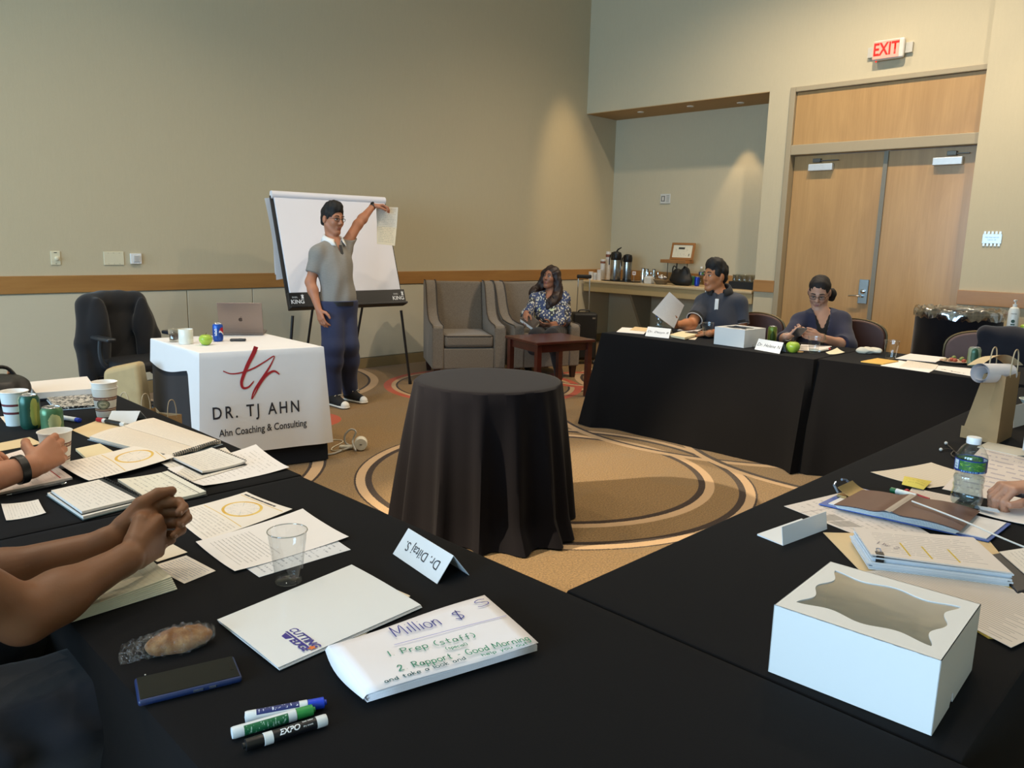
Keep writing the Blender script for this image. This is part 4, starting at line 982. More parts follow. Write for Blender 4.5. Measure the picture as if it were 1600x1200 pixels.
def airpot(label, px, py, ptop, r, lever):
    p = onc(px, py); z0 = CZ+.013; h = above(p, px, ptop)-z0
    t = thing('airpot', label, 'coffee flask', (p.x, p.y, z0), math.radians(200)); g = G()
    g.lathe([(r*.96, 0), (r, .012), (r, h*.66), (r*.97, h*.70)], 28); part('body', g, STEEL2, t, smooth=True)
    g = G(); g.lathe([(r*1.0, -.002), (r*1.03, .006), (r*1.0, .014)], 28, caps=False); part('base_ring', g, BPL, t, smooth=True)
    g = G(); g.lathe([(r*.98, h*.69), (r*1.06, h*.73), (r*1.08, h*.86), (r*.92, h*.95), (r*.4, h*.985), (0, h*.99)], 28); part('lid', g, BPL, t, smooth=True)
    if lever: g = G(); g.tube(smooth_path([(.02, 0, h*.97), (.03, .0, h*1.04), (.05, .03, h*1.10), (.055, .045, h*1.16)], 4), [.013]*9+[.013, .009, .008, .006], 8) if False else g.tube([(.0, 0, h*.96), (-.01, .02, h*1.05), (-.03, .06, h*1.12)], [.012, .012, .007], 8); part('lever', g, BPL, t, smooth=True)
    g = G(); g.tube([(r*.9, 0, h*.86), (r*1.45, 0, h*.82), (r*1.5, 0, h*.74)], [.014, .012, .009], 8); part('spout', g, BPL, t, smooth=True)
    g = G(); g.tube(smooth_path([(-r*.2, -r*1.05, h*.88), (-r*.3, -r*1.35, h*.80), (-r*.35, -r*1.45, h*.62), (-r*.3, -r*1.40, h*.52)], 4), .008, 8); part('carry_handle', g, BPL, t, smooth=True)
    return t
a = airpot('steel coffee flask with black pump lid raised, left of the pair', 961, 439.5, 392, .072, True)
g = G(); g.box((-.072-.0005, -.02, .075), (.003, .05, .07)); part('label_card', g, paper('flask_card', 'e8e2d4', 7, mu=.1), a)
airpot('shorter steel coffee flask with a black carrying handle', 979, 439.5, 396.5, .062, False)
p = onc(990, 443); t = thing('sign_holder', 'little white card on a thin stand beside the coffee flasks', 'sign', (p.x, p.y, CZ))
g = G(); g.lathe([(.025, 0), (.02, .006), (.004, .01), (.003, .10), (0, .10)], 12); part('stand', g, M('handle_steel', 'b9b6ae', .3, .8), t)
g = G(); g.box((0, 0, .125), (.006, .055, .05)); part('card', g, M('card_pinkish', 'e6dcd6', .6), t); g = G(); g.box((-.004, 0, .127), (.001, .03, .014)); part('print', g, M('card_red_ink', 'a0706a', .6), t)
def jug(px, py, ptop, label, r=.034):
    p = onc(px, py); h = above(p, px, ptop)-CZ; t = thing('steel_jug', label, 'jug', (p.x, p.y, CZ), 0, 'steel milk jugs')
    g = G(); g.lathe([(r, 0), (r*1.05, .02), (r*.95, h*.6), (r*.68, h*.85), (r*.72, h), (r*.5, h*.97), (0, h*.9)], 22); part('body', g, M('jug_steel', 'c9cac8', .12, 1.), t, smooth=True)
    g = G(); g.tube(smooth_path([(0, -r*.8, h*.85), (0, -r*1.9, h*.8), (0, -r*1.9, h*.4), (0, -r*1.0, h*.3)], 4), .005, 6); part('handle', g, M('jug_steel', 'c9cac8', .12, 1.), t, smooth=True)
jug(1004, 444.5, 419, 'polished steel milk jug just right of the small sign', .036); jug(1010, 441, 420, 'dark-handled steel jug behind the sugar caddy'); jug(1021, 440, 420.5, 'steel jug farthest right, behind the sugar caddy')
p = onc(1014, 445); t = thing('sugar_caddy', 'white tilted caddy of sugar packets on the counter', 'caddy', (p.x, p.y, CZ))
g = G(); g.box((0, 0, .04), (.08, .11, .08), taper=1.08); part('tray', g, M('caddy_white', 'd8d4c8', .5), t, bevel=.004)
for i in range(6):
    g = G(); g.box((-.03+.011*i, .0, .085), (.004, .095, .03)); part('packet', g, M('packet_paper', 'e7e2d8', .8), t)
p = onc(1033, 444.5); t = thing('snack_basket', 'round woven basket heaped with wrapped snacks', 'basket', (p.x, p.y, CZ)); g = G()
for k in range(7):
    r = .062+.007*k; g.tube([(r*math.cos(a), r*math.sin(a), .006+.009*k+.003*math.sin(a*12+k*math.pi)) for a in [2*math.pi*i/36 for i in range(36)]], .0052, 5, closed=True)
for i in range(18):
    a = 2*math.pi*i/18; g.tube([(.058*math.cos(a), .058*math.sin(a), .003), (.108*math.cos(a), .108*math.sin(a), .066)], .003, 4)
g.lathe([(0, .003), (.06, .004)], 24, caps=False); part('weave', g, M('wicker', '8d7552', .8), t)
rr = random.Random(2)
for i in range(12):
    a = rr.uniform(0, 6.3); q = rr.uniform(0, .065); c = ('e8e4dc', 'd9cfbf', 'f0eeea', '4c4038')[i % 4]
    g = G(); g.ball((q*math.cos(a), q*math.sin(a), .075+.035*(1-q/.07)), (.026, .02, .02), 8, 6); part('packet', g, M('snack_'+c, c, .4), t, smooth=True)
# black handbag
p = onc(1060, 446); t = thing('handbag', 'black slouching handbag with two handles on the counter', 'bag', (p.x+.05, p.y, CZ)); S = SDF()
S.ell((p.x+.05, p.y, CZ+.075), (.085, .17, .085), k=.03); S.ell((p.x+.05, p.y, CZ+.13), (.06, .155, .06), k=.03); S.ell((p.x+.05, p.y+.07, CZ+.17), (.05, .06, .05), k=.03); S.ell((p.x+.05, p.y-.06, CZ+.175), (.05, .06, .055), k=.03)
soft('body', S, .009, M('bag_black', '0b0b0c', .6, bump=.15), t, .012, 12, 2)
for y in (-.07, .09):
    g = G(); g.tube(smooth_path([(-.03, y-.05, .16), (-.04, y-.035, .225), (-.03, y+.01, .245), (0, y+.045, .20), (.01, y+.05, .15)], 5), .008, 8); part('handle', g, M('bag_black', '0b0b0c', .6), t, smooth=True)
# cans on the counter
def can(name, label, loc, mat, rz=0, r=.033, h=.122, group=None, tab=True, lean=None):
    t = thing(name, label, 'can', loc, rz, group); g = G()
    g.lathe([(r*.72, .003), (r*.78, 0), (r*.97, .010), (r, .016), (r, h*.25), (r, h*.4), (r, h*.55), (r, h*.7), (r, h*.87), (r*.84, h*.955), (r*.82, h*.97)], 28, caps=False); g.lathe([(0, .006), (r*.72, .003)], 28, caps=False); part('body', g, mat, t, smooth=True)
    al = M('can_aluminium', 'c7c9ca', .25, .95); g = G(); g.lathe([(r*.82, h*.965), (r*.845, h*.985), (r*.80, h), (r*.74, h*.985), (r*.72, h*.955), (0, h*.955)], 28, caps=False); part('rim', g, al, t, smooth=True)
    if tab: g = G(); g.box((0, .006, h*.955+.004), (.014, .024, .0016)); g.lathe([(.009, h*.955), (.009, h*.955+.001), (0, h*.955+.001)], 10, c=(0, -.010, 0)); part('pull_tab', g, al, t)
    return t
def canmat(name, base, blobs=(), metal=.35):
    if name in MATS: return MATS[name]
    g = NT(name); uv = g.xyz(g.coords('UV')); c = lin(base)
    n = g.noise(g.coords('UV'), 9, 3, .6, .5)
    c = g.mix(g.math('MULTIPLY', n, .35), c, tuple(x*.4 for x in c[:3])+(1,))
    for (u, v, ru, rv, cc, wob) in blobs:
        d = g.math('SQRT', g.math('ADD', g.math('POWER', g.math('DIVIDE', g.math('SUBTRACT', uv[0], u), ru), 2.), g.math('POWER', g.math('DIVIDE', g.math('SUBTRACT', uv[1], v), rv), 2.)))
        d = g.math('ADD', d, g.math('MULTIPLY', g.math('SUBTRACT', n, .5), wob)); c = g.mix(g.math('LESS_THAN', d, 1.), c, lin(cc))
    g.color(c); g.set(Roughness=.3, Metallic=metal); MATS[name] = g.m; return g.m
for px, py, c, lb in ((1072, 446.5, '9fb0b4', 'pale silver can on the counter beside the handbag'), (1077, 446, '3f5c58', 'dark teal can on the counter, second in the row'), (1082, 445.5, '3c7a52', 'green can on the counter, third in the row'), (1088.5, 447, '1f3fae', 'blue can on the counter in front of the water bottle')):
    p = onc(px, py); can('drink_can', lb, (p.x, p.y, CZ), canmat('can_'+c, c), group='drink cans on the counter')
def pet_bottle(name, label, loc, h, r, lab, cap='e9edf0', water=.55, group=None):
    t = thing(name, label, 'bottle', loc, 0, group); k = h/.205; g = G()
    pr = [(r*.80, .002), (r*.98, .012), (r*1.03, .03), (r*.96, .046), (r*.93, .058), (r*.99, .066), (r*.94, .075), (r*1.0, .085), (r*.95, .095), (r*.93, .100), (r, .11), (r, .15), (r*.97, .16), (r*.70, .182), (r*.42, .194), (r*.40, .203)]
    pr = [(a, z*k) for a, z in pr]
    PB = glass('pet_plastic', 'f7fafb', .03, alpha=.16); g.lathe(pr, 32, caps=False); part('shell', g, PB, t, smooth='all')
    g = G(); g.lathe([(0, .004*k), (r*.78, .004*k)]+[(a*.95, z) for a, z in pr if .01*k < z < water*h]+[(0, water*h)], 28); part('water', g, glass('water_clear', 'e3eef2', .0, alpha=.05), t, smooth='all')
    g = G(); g.lathe([(r*1.012, .112*k), (r*1.012, .149*k)], 36, caps=False); part('label_wrap', g, lab, t, smooth='all')
    g = G(); g.lathe([(r*.46, .194*k), (r*.47, .196*k), (r*.47, .211*k), (r*.44, .2135*k), (0, .2135*k)], 24); part('cap', g, M('cap_'+cap, cap, .4), t, smooth=True)
    return t
LABB = None
def bottle_label():
    g = NT('bottle_label'); uv = g.xyz(g.coords('UV')); n = g.noise(g.vec(g.math('MULTIPLY', uv[0], 3.5), uv[1]), 7, 5, .7)
    u = g.math('FRACT', g.math('MULTIPLY', uv[0], 2.)); c = lin('223f86')
    grn = g.math('MULTIPLY', g.rect((u, uv[1]), .22, .16, .80, .90), g.math('GREATER_THAN', n, .40)); c = g.mix(grn, c, lin('3f7a35'))
    c = g.mix(g.math('MULTIPLY', grn, g.math('GREATER_THAN', n, .58)), c, lin('8fb95c'))
    c = g.mix(g.rect((u, uv[1]), .06, .15, .19, .9), c, lin('c9d7e2')); c = g.mix(g.rect((u, uv[1]), .08, .25, .17, .42), c, lin('8fa2b4')); c = g.mix(g.rect((u, uv[1]), .08, .52, .17, .60), c, lin('8fa2b4'))
    c = g.mix(g.math('MULTIPLY', g.rect((u, uv[1]), .25, .03, .8, .13), g.math('GREATER_THAN', g.noise(g.vec(g.math('MULTIPLY', u, 40.), 0.), 1, 1), .5)), c, lin('7ab4d8'))
    g.color(c); g.set(Roughness=.3); return g.m
LABB = bottle_label()
p = onc(1089, 443); pet_bottle('water_bottle', 'small clear water bottle behind the blue can on the counter', (p.x+.09, p.y, CZ), .23, .034, LABB, water=.4)
# display stand with framed notice
p = PX(1047, 441, 8.98); p.z = CZ; zt = above((9.14, p.y), 1040, 408)
t = thing('display_stand', 'wooden display shelf on thin black legs holding a framed notice', 'stand', (p.x+.16, p.y+.02, CZ)); h = zt-CZ
SW = wood('stand_wood', '8a5a2c', 'a8733d', 'y', 7, .5)
g = G(); g.box((0, 0, h), (.20, .40, .045)); part('shelf', g, SW, t, bevel=.004)
for (x, y) in ((-.06, .10), (.06, .03), (-.06, -.04), (.06, -.13)):
    g = G(); g.tube([(x, y, .0), (x, y, h-.02)], .0055, 6); part('leg', g, M('stand_metal', '222222', .5), t)
fr = thing('framed_notice', 'small wood-framed printed notice leaning on the display shelf', 'framed sign', (p.x+.17, p.y-.04, CZ+h+.023)); fm = Matrix.Rotation(math.radians(12), 4, 'Y')
for (a, b, c, d) in ((0, 0, .36, .03), (0, .20, .36, .03)):
    g = G(); g.box((0, 0, b+.015), (.022, c, d), fm); part('frame_rail', g, SW, fr, bevel=.003)
for y in (-.165, .165):
    g = G(); g.box((0, y, .115), (.022, .03, .17), fm); part('frame_stile', g, SW, fr, bevel=.003)
g = G(); g.grid(lambda u, v: fm @ Vector((-.004, .15-.30*u, .03+.17*v)), 1, 1); part('notice', g, paper('notice_print', 'ded6bd', 9, '6d675c', .4, .12, .12, extra=((.28, .66, .60, .82, '3b3a34'), (.84, .12, .88, .32, '55504a'))), fr)
# rack of glasses and black tray by the pier
p = onc(1160, 452); t = thing('glass_rack', 'low black tray of upturned drinking glasses at the near counter end', 'tray', (p.x+.12, p.y+.02, CZ))
g = G(); g.box((0, 0, .004), (.22, .36, .008)); [g.box((sx*.108, 0, .045), (.006, .36, .09)) for sx in (-1, 1)]; [g.box((0, sy*.178, .045), (.22, .006, .09)) for sy in (-1, 1)]; part('tray_box', g, M('bag_black', '0b0b0c', .6), t)
gm = glass('tumbler_glass', 'f3f3ee', .02, alpha=.25)
gl0 = None
for i in range(5):
    for j in range(2):
        loc = (p.x+.08+.09*j, p.y-.12+.07*i, CZ+.012)
        if gl0 is None:
            gl0 = thing('drinking_glass', 'clear drinking glass in the black tray on the counter', 'glass', loc, 0, 'glasses in the counter tray'); g = G()
            g.lathe([(.024, .165), (.029, .162), (.033, .0), (.031, 0), (.027, .155), (0, .157)], 20); part('tumbler', g, gm, gl0, smooth='all')
        else: clone(gl0, loc)
g = G(); p2 = onc(1145, 447); g.box((0, 0, .075), (.12, .13, .15)); solo('napkin_box', 'black box on the counter left of the glasses', 'box', g, M('bag_black', '0b0b0c', .6), (p2.x+.16, p2.y, CZ), bevel=.006)
# ------------------------------------------------------------------ people
TOW = Vector((-CF.x, -CF.y, 0)).normalized(); SCR = Vector((CR.x, CR.y, 0)).normalized(); UP = Vector((0, 0, 1))
NAVY = lambda: M('trousers_navy', '283152', .85, vary=.12, scale=60, bump=.1, bscale=300, sheen=.1)
def fabric(name, c, **kw): return M(name, c, .88, vary=kw.pop('vary', .1), scale=kw.pop('scale', 90), bump=.12, bscale=420, sheen=.12)
def short_hair(root, m, s, mat, quiff=.03, slim=1., h=.006, back=1., name='hair'):
    S = SDF(); R = np.array(m.to_3x3().transposed()); T = lambda x, y, z: m @ (Vector((x, y*slim, z))*s); D = lambda x, y, z: m.to_3x3() @ Vector((x, y, z))
    S.ell(T(-.016, 0, .044), [v*s for v in (.100, .082*slim, .086)], R, .02)
    S.ell(T(.008, 0, .100), [v*s for v in (.080, .068*slim, .030+quiff)], R, .03)
    for y in (-1, 1): S.cone(T(.030, y*.066, .045), T(.018, y*.074, .005), .010*s, .006*s, .015)
    S.ell(T(-.055, 0, -.01), [v*s for v in (.055, .066*slim, .06)], R, .02)
    S.ell(T(.098, 0, -.005), [v*s for v in (.062, .085*slim, .076)], R, .0, sub=True)
    for y in (-1, 1): S.ell(T(.0, y*.085, -.03), [v*s for v in (.034, .02, .05)], R, .0, sub=True)
    S.half(T(-.02, 0, -.062), D(.35, 0, -1))
    return soft(name, S, h, mat, root, .004, 60, 1)
HAIRB = M('hair_black', '0d0b0b', .72, vary=.3, scale=80, stretch=(1, 1, .2), bump=.3)
HAIRD = M('hair_dark_brown', '26150f', .55, vary=.5, scale=60, stretch=(1, 1, .25), bump=.35)
def collar(root, nb, fwd, mat, r=.070, h=.042, open_=.5, up=UP, name='collar'):
    """standing-and-folded polo collar round the neck, open at the front"""
    fw = Vector((fwd[0], fwd[1], 0)).normalized(); lf = UP.cross(fw); g = G(); n = 26; rows = []
    for (rr, zz) in ((r-.010, .006), (r-.006, .036), (r+.002, .042), (r+.014, .022), (r+.028, -.012)):
        row = []
        for k in range(n+1):
            a = open_+(2*math.pi-2*open_)*k/n; fr = (math.cos(a)+1)/2
            tip = 1+.35*max(0, math.cos(a))**2*(zz < .02)
            q = nb+fw*math.cos(a)*rr*tip*.92+lf*math.sin(a)*rr+UP*(zz+.010-.052*fr**1.3); row.append(q-Vector(root.location))
        rows.append(row)
    g.add([v for r_ in rows for v in r_], [(a*(n+1)+k, a*(n+1)+k+1, (a+1)*(n+1)+k+1, (a+1)*(n+1)+k) for a in range(4) for k in range(n)])
    o = part(name, g, mat, root, smooth='all'); md = o.modifiers.new('t', 'SOLIDIFY'); md.thickness = .003; return o
def band(root, c, ax, r, w, mat, name, th=.003, label=None):
    g = G(); m = frame(c-Vector(root.location), Vector(ax).orthogonal(), ax)
    g.lathe([(r, -w/2), (r+th, -w/2), (r+th, w/2), (r, w/2), (r, -w/2)], 28, m, caps=False); return part(name, g, mat, root, smooth=True, label=label)
# ---------------------------------------------- the presenter
def presenter():
    d0 = 6.72; J = lambda x, y, d=0.: PD(x, y, d0+d)
    nb = J(521, 379, .02); sr = J(497, 397, -.10); sl = J(537, 388, .12); hr = J(518, 479, -.055); hl = J(540, 477, .07)
    er = J(485, 441, -.12); wr_ = J(498, 484, -.17); el = J(559, 351, .24); wl = J(583, 322, .40)
    ar = P(521, 616, .10); al = P(547, 609, .10); kr = J(519, 543, -.10); kl = J(546, 540, .03)
    base = (ar+al)/2; base.z = 0
    fw = (SCR*.74+TOW*.67).normalized()
    t = thing('person', 'standing man in grey polo shirt and navy trousers holding up a paper sheet', 'person', base)
    SK = skin('skin_presenter', 'b47a5c')
    hm = hframe(J(519.5, 343, .0), SCR*.80+TOW*.58-UP*.10, UP+SCR*.06)
    S = SDF(); torso(S, nb, sl, sr, hl, hr, fw, -.006); S.cone(nb-UP*.02, hm @ Vector((-.02, 0, -.06)), .056, .054, .03)
    arm(S, sr, er, wr_); arm(S, sl, el, wl); leg(S, hr, kr, ar); leg(S, hl, kl, al); head(S, hm, 1.05)
    hand(S, wr_, J(507, 520, -.20)-wr_, SCR*.5-TOW*.8, TOW*.3+SCR, (18, 28, 20), 3, .98)
    hand(S, wl, J(607, 320, .44)-wl, -UP+SCR*.2, TOW, ((38, 40, 30), (32, 40, 30), (30, 38, 30), (30, 38, 30)), 3, .98, thumb=((.7, .55, .35), (.85, .1, .5), (.8, -.1, .55)))
    soft('body', S, .006, SK, t); face(t, hm, 1.05, M('lip_presenter', '9a5a4c', .5)); spectacles(t, hm, 1.05, M('spectacle_dark', '2a2522', .3, .5))
    short_hair(t, hm, 1.05, HAIRB, .028)
    S = SDF(); torso(S, nb, sl, sr, hl, hr, fw, .012, .015)
    for a, b in ((sr, er), (sl, el)):
        e = a.lerp(b, .66 if a is sr else .84); S.cone(a, a.lerp(b, .95), .064, .062, .03, clip=[(e, (b-a).normalized())])
    S.cone(nb-UP*.03, nb+UP*.14, .064, .068, sub=True); S.cone(nb+fw*.08+UP*.03, nb+fw*.125-UP*.11, .034, .006, sub=True); S.half(nb+UP*.030, UP+fw*.35)
    S.half(J(528, 480), -UP); 
    GP = NT('heather_grey'); o = GP.coords(); n1 = GP.noise(o, 300, 2); n2 = GP.noise(GP.scale(o, (1, 1, 12)), 30, 3)
    GP.color(GP.mix(GP.math('ADD', GP.math('MULTIPLY', n1, .5), GP.math('MULTIPLY', n2, .5)), lin('6b6863'), lin('9b9892'))); GP.set(Roughness=.9, Sheen_Weight=.1)
    soft('polo_shirt', S, .0065, GP.m, t, .011, 11, 4, label='heather grey polo shirt')
    collar(t, nb+UP*.022, fw, M('collar_white', 'e6e6e4', .8), .078)
    g = G(); c = nb+fw*.125-UP*.10-base
    for i in range(3): g.ball(c+UP*(.03-.03*i)+fw*(.012*i), .0055, 8, 5)
    g = G(); m = frame(nb+fw*.118-UP*.075-base, UP-fw*.35, fw); g.box((0, 0, 0), (.12, .028, .006), m); part('placket', g, M('placket_dark', '3f3e3d', .9), t, bevel=.002)
    S = SDF(); leg(S, hr, kr, ar, .026, 1.02); leg(S, hl, kl, al, .026, 1.02)
    mh = (hl+hr)/2; S.ell(mh+UP*.02, (.135, .17, .16), np.array(Matrix((fw, UP.cross(fw), UP))), .05); S.half(J(528, 469), UP)
    for k_, a_ in ((kr, ar), (kl, al)): S.half(a_-UP*.045, -UP) if a_ is ar else None
    soft('trousers', S, .0065, NAVY(), t, .012, 8, 7, label='navy trousers')
    band(t, J(528, 473), UP, .150, .035, M('belt_black', '171515', .5), 'belt')
    band(t, wl-(wl-el).normalized()*.012, wl-el, .028, .022, M('watch_strap', '1a1a1c', .5), 'watch_strap', label='dark watch strap')
    g = G(); q = wl-(wl-el).normalized()*.012; g.lathe([(0, 0), (.017, 0), (.017, .008), (0, .008)], 16, frame(q+UP*.03-base, (wl-el), UP)); part('watch_face', g, M('watch_face', '0b0b0c', .15), t)
    SHOE = M('canvas_black', '19191b', .8); RUB = M('rubber_white', 'e8e5de', .6)
    for a, toe, heel in ((ar, P(545, 636, 0), P(513, 627, 0)), (al, P(579, 627, 0), P(540, 619, 0))):
        d = (toe-heel); d.z = 0; d.normalize(); hl_ = a-d*.07; hl_.z = 0; tp = hl_+d*.285; w = UP.cross(d)
        sh = SDF(); sh.cone(hl_+d*.04+UP*.045, tp-d*.055+UP*.032, .040, .036, .03, flat=(UP, 1.05)); sh.cone(a-UP*.03, a+UP*.01, .05, .05, .03); sh.cone(a-UP*.02, hl_+d*.19+UP*.04, .045, .03, .03); sh.half(hl_+UP*.022, -UP)
        so = soft('shoe', sh, .005, SHOE, t)
        sl_ = SDF(); sl_.cone(hl_+d*.043+UP*.014, tp-d*.048+UP*.014, .045, .046, .0, flat=(UP, 3.2)); sl_.half(hl_+UP*.001, -UP); soft('sole', sl_, .005, RUB, so) if False else link('sole', sl_.mesh('sole', .005, org=tuple(base)), RUB, so, smooth='all')
        tc = SDF(); tc.cone(tp-d*.052+UP*.026, tp-d*.046+UP*.024, .040, .040, .0); tc.half(tp-d*.05+UP*.026, -d); tc.half(tp+UP*.008, -UP); link('toe_cap', tc.mesh('toe_cap', .004, org=tuple(base)), RUB, so, smooth='all')
        g = G()
        for i in range(4):
            q = hl_+d*(.135+.022*i)+UP*(.092-.012*i)-base; g.tube([q-w*.028-UP*.01, q+UP*.004, q+w*.028-UP*.01], .0035, 6)
        g.tube(smooth_path([hl_+d*.13+UP*.10-base, hl_+d*.15+w*.03+UP*.105-base, hl_+d*.13+w*.05+UP*.085-base, hl_+d*.12+UP*.10-base, hl_+d*.15-w*.04+UP*.10-base], 4), .003, 6)
        link('laces', g.mesh('laces'), M('lace_cream', 'd8d0bc', .8), so, smooth='all')
    return t, J
pr_, PJ = presenter()
# the sheet he holds up, folded once across
a, b, c, d = PJ(588, 323, .45), PJ(622, 324, .52), PJ(617, 384, .49), PJ(589, 381, .44)
g = G(); mid_n = TOW
def hs(u, v):
    q = a.lerp(b, u).lerp(d.lerp(c, u), v); return q+TOW*(.018*abs(v-.48)*2-.012+.006*math.sin(u*5))
cc = (a+b+c+d)/4; g.grid(lambda u, v: hs(u, v)-cc, 10, 14)
solo('paper_sheet', 'creased handwritten sheet held up by the standing man', 'paper', g, paper('held_sheet', 'e3ddcf', 22, '7d7a72', .52, .08, .05, extra=((0, .505, 1, .52, 'cfc8b8'), (.47, .52, .49, 1, 'd2cab8'), (0.0, .53, 1, 1, 'ded3ba')), wob=.02, amt=.55), cc, smooth='all')
# ---------------------------------------------- woman with a book in the armchair
def reader():
    d0 = DEP((6.17, 5.72, .75)); J = lambda x, y, d=0.: PD(x, y, d0+d)
    nb = J(862, 457, .0); sr = J(838, 467, .0); sl = J(881, 466, .0); hr = J(848, 515, .06); hl = J(873, 515, .04)
    er = J(823, 490, -.10); wr_ = J(822, 489, -.30); el = J(886, 502, -.04); wl = J(860, 507, -.24)
    kr = J(838, 523, -.42); kl = J(862, 523, -.42); ar = P(825, 572, .09); al = P(873, 584, .09)
    base = (hr+hl)/2; base.z = 0; fw = (TOW*.97-SCR*.2).normalized()
    t = thing('person', 'woman with long dark hair in a patterned blouse sitting in the armchair', 'person', base)
    SK = skin('skin_reader', '94644c')
    hm = hframe(J(861, 434.5, -.02), -SCR*.55+TOW*.74+UP*.16, UP*.95+SCR*.10)
    S = SDF(); torso(S, nb, sl, sr, hl, hr, fw, -.012, w=.9); S.cone(nb-UP*.02, hm @ Vector((-.02, 0, -.06)), .047, .046, .03)
    arm(S, sr, er, wr_, s=.88); arm(S, sl, el, wl, s=.88); leg(S, hr, kr, ar, s=.92); leg(S, hl, kl, al, s=.92); head(S, hm, .98, .95)
    hand(S, wr_, J(819, 499, -.36)-wr_, -TOW+SCR*.5, SCR, (25, 30, 20), 3, .90)
    hand(S, wl, J(838, 510, -.34)-wl, UP*.6-TOW*.6, UP+TOW*.3, (22, 28, 20), 3, .90)
    soft('body', S, .0065, SK, t); face(t, hm, .98, M('lip_reader', '8a4a48', .5), brow='140d0b', slim=.95)
    S = SDF(); R = np.array(hm.to_3x3().transposed()); T = lambda x, y, z: hm @ Vector((x, y, z))
    S.ell(T(-.018, 0, .045), (.104, .086, .090), R, .03)
    for y, pts in ((1, [(.03, .078, .05), (.0, .092, -.02), (-.02, .105, -.10), (.00, .115, -.19), (.05, .10, -.26), (.075, .085, -.31)]), (-1, [(.03, -.076, .05), (.0, -.090, -.02), (-.02, -.110, -.09), (.02, -.135, -.15), (.07, -.13, -.19), (.085, -.10, -.235)])):
        for i in range(len(pts)-1): S.cone(T(*pts[i]), T(*pts[i+1]), (.030, .034, .044, .050, .046, .035)[i], (.034, .044, .050, .046, .035, .02)[i], .03)
    S.ell(T(-.075, 0, -.08), (.05, .10, .14), R, .04)
    S.ell(T(.094, .0, -.012), (.062, .066, .088), R, 0, sub=True)
    for k in range(9): S.cone(T(.05+.008*k, .075*(1 if k % 2 else -1), -.16-.015*k), T(.07, .13*(1 if k % 2 else -1), -.2-.012*k), .006, .006, sub=True)
    soft('hair', S, .006, HAIRD, t, .010, 26, 3, label='long wavy dark brown hair')
    S = SDF(); torso(S, nb, sl, sr, hl, hr, fw, .012, .012, .012, w=.95)
    for a, b, c in ((sr, er, wr_), (sl, el, wl)):
        S.cone(a, b, .060, .052, .03); e = b.lerp(c, .72); S.cone(b, c, .050, .048, .03, clip=[(e, (c-b).normalized())])
    S.cone(nb-UP*.03, nb+UP*.14, .058, .062, sub=True); S.ell(nb+fw*.08-UP*.03, (.05, .05, .06), sub=True); S.half(nb+UP*.025, UP+fw*.3)
    S.half(J(860, 517), -UP)
    g = NT('leaf_print_blouse'); v = g.node('ShaderNodeTexVoronoi'); v.inputs['Scale'].default_value = 46; g.put(v.inputs['Vector'], g.scale(g.coords(), (1, 1, .7)))
    n = g.noise(g.coords(), 55, 2); bg = g.mix(g.math('GREATER_THAN', g.noise(g.coords(), 7, 2), .52), lin('3b4667'), lin('34343a'))
    c = g.mix(g.math('LESS_THAN', g.math('ADD', v.outputs['Distance'], g.math('MULTIPLY', n, .3)), .52), bg, lin('c5bfae'))
    c = g.mix(g.math('GREATER_THAN', g.noise(g.coords(), 13, 2), .68), c, lin('d8d6a4')); g.color(c); g.set(Roughness=.8)
    soft('blouse', S, .0065, g.m, t, .012, 12, 9, label='blue and cream leaf-print blouse')
    S = SDF(); leg(S, hr, kr, ar, .012, .96); leg(S, hl, kl, al, .012, .96); S.ell((hl+hr)/2, (.14, .17, .12), k=.05)
    soft('trousers', S, .007, fabric('trousers_black', '171416'), t, .008, 9, 2, label='dark trousers')
    for a in (ar, al):
        sh = SDF(); d = fw; hl_ = a-d*.03; sh.cone(hl_-UP*.045, hl_+d*.17-UP*.055, .040, .028, .03); sh.half(hl_-UP*.088, -UP); soft('shoe', sh, .006, M('shoe_black', '141214', .5), t)
    return t, J
rd_, RJ = reader()
q0, q1, q2, q3 = RJ(813, 498, -.36), RJ(834, 513, -.44), RJ(843, 503, -.34), RJ(824, 488, -.30)
bk = thing('book', 'thick open book held by the woman in the armchair', 'book', (q0+q1+q2+q3)/4); bl_ = Vector(bk.location)
nn = (q1-q0).cross(q3-q0).normalized(); nn = nn if nn.z > 0 else -nn
g = G(); g.hexa([p-bl_-nn*.044 for p in (q0, q1, q2, q3)], [p-bl_-nn*.004 for p in (q0, q1, q2, q3)]); part('pages', g, M('book_pages', 'e9e6df', .8, stretch=(1, 1, 30)), bk)
for s in (-.047, .0):
    g = G(); ex_ = lambda p: bl_+(p-bl_)*1.05; g.hexa([ex_(p)-bl_+nn*s for p in (q0, q1, q2, q3)], [ex_(p)-bl_+nn*(s+.004) for p in (q0, q1, q2, q3)]); part('cover', g, M('book_cover', '241a17', .5), bk)
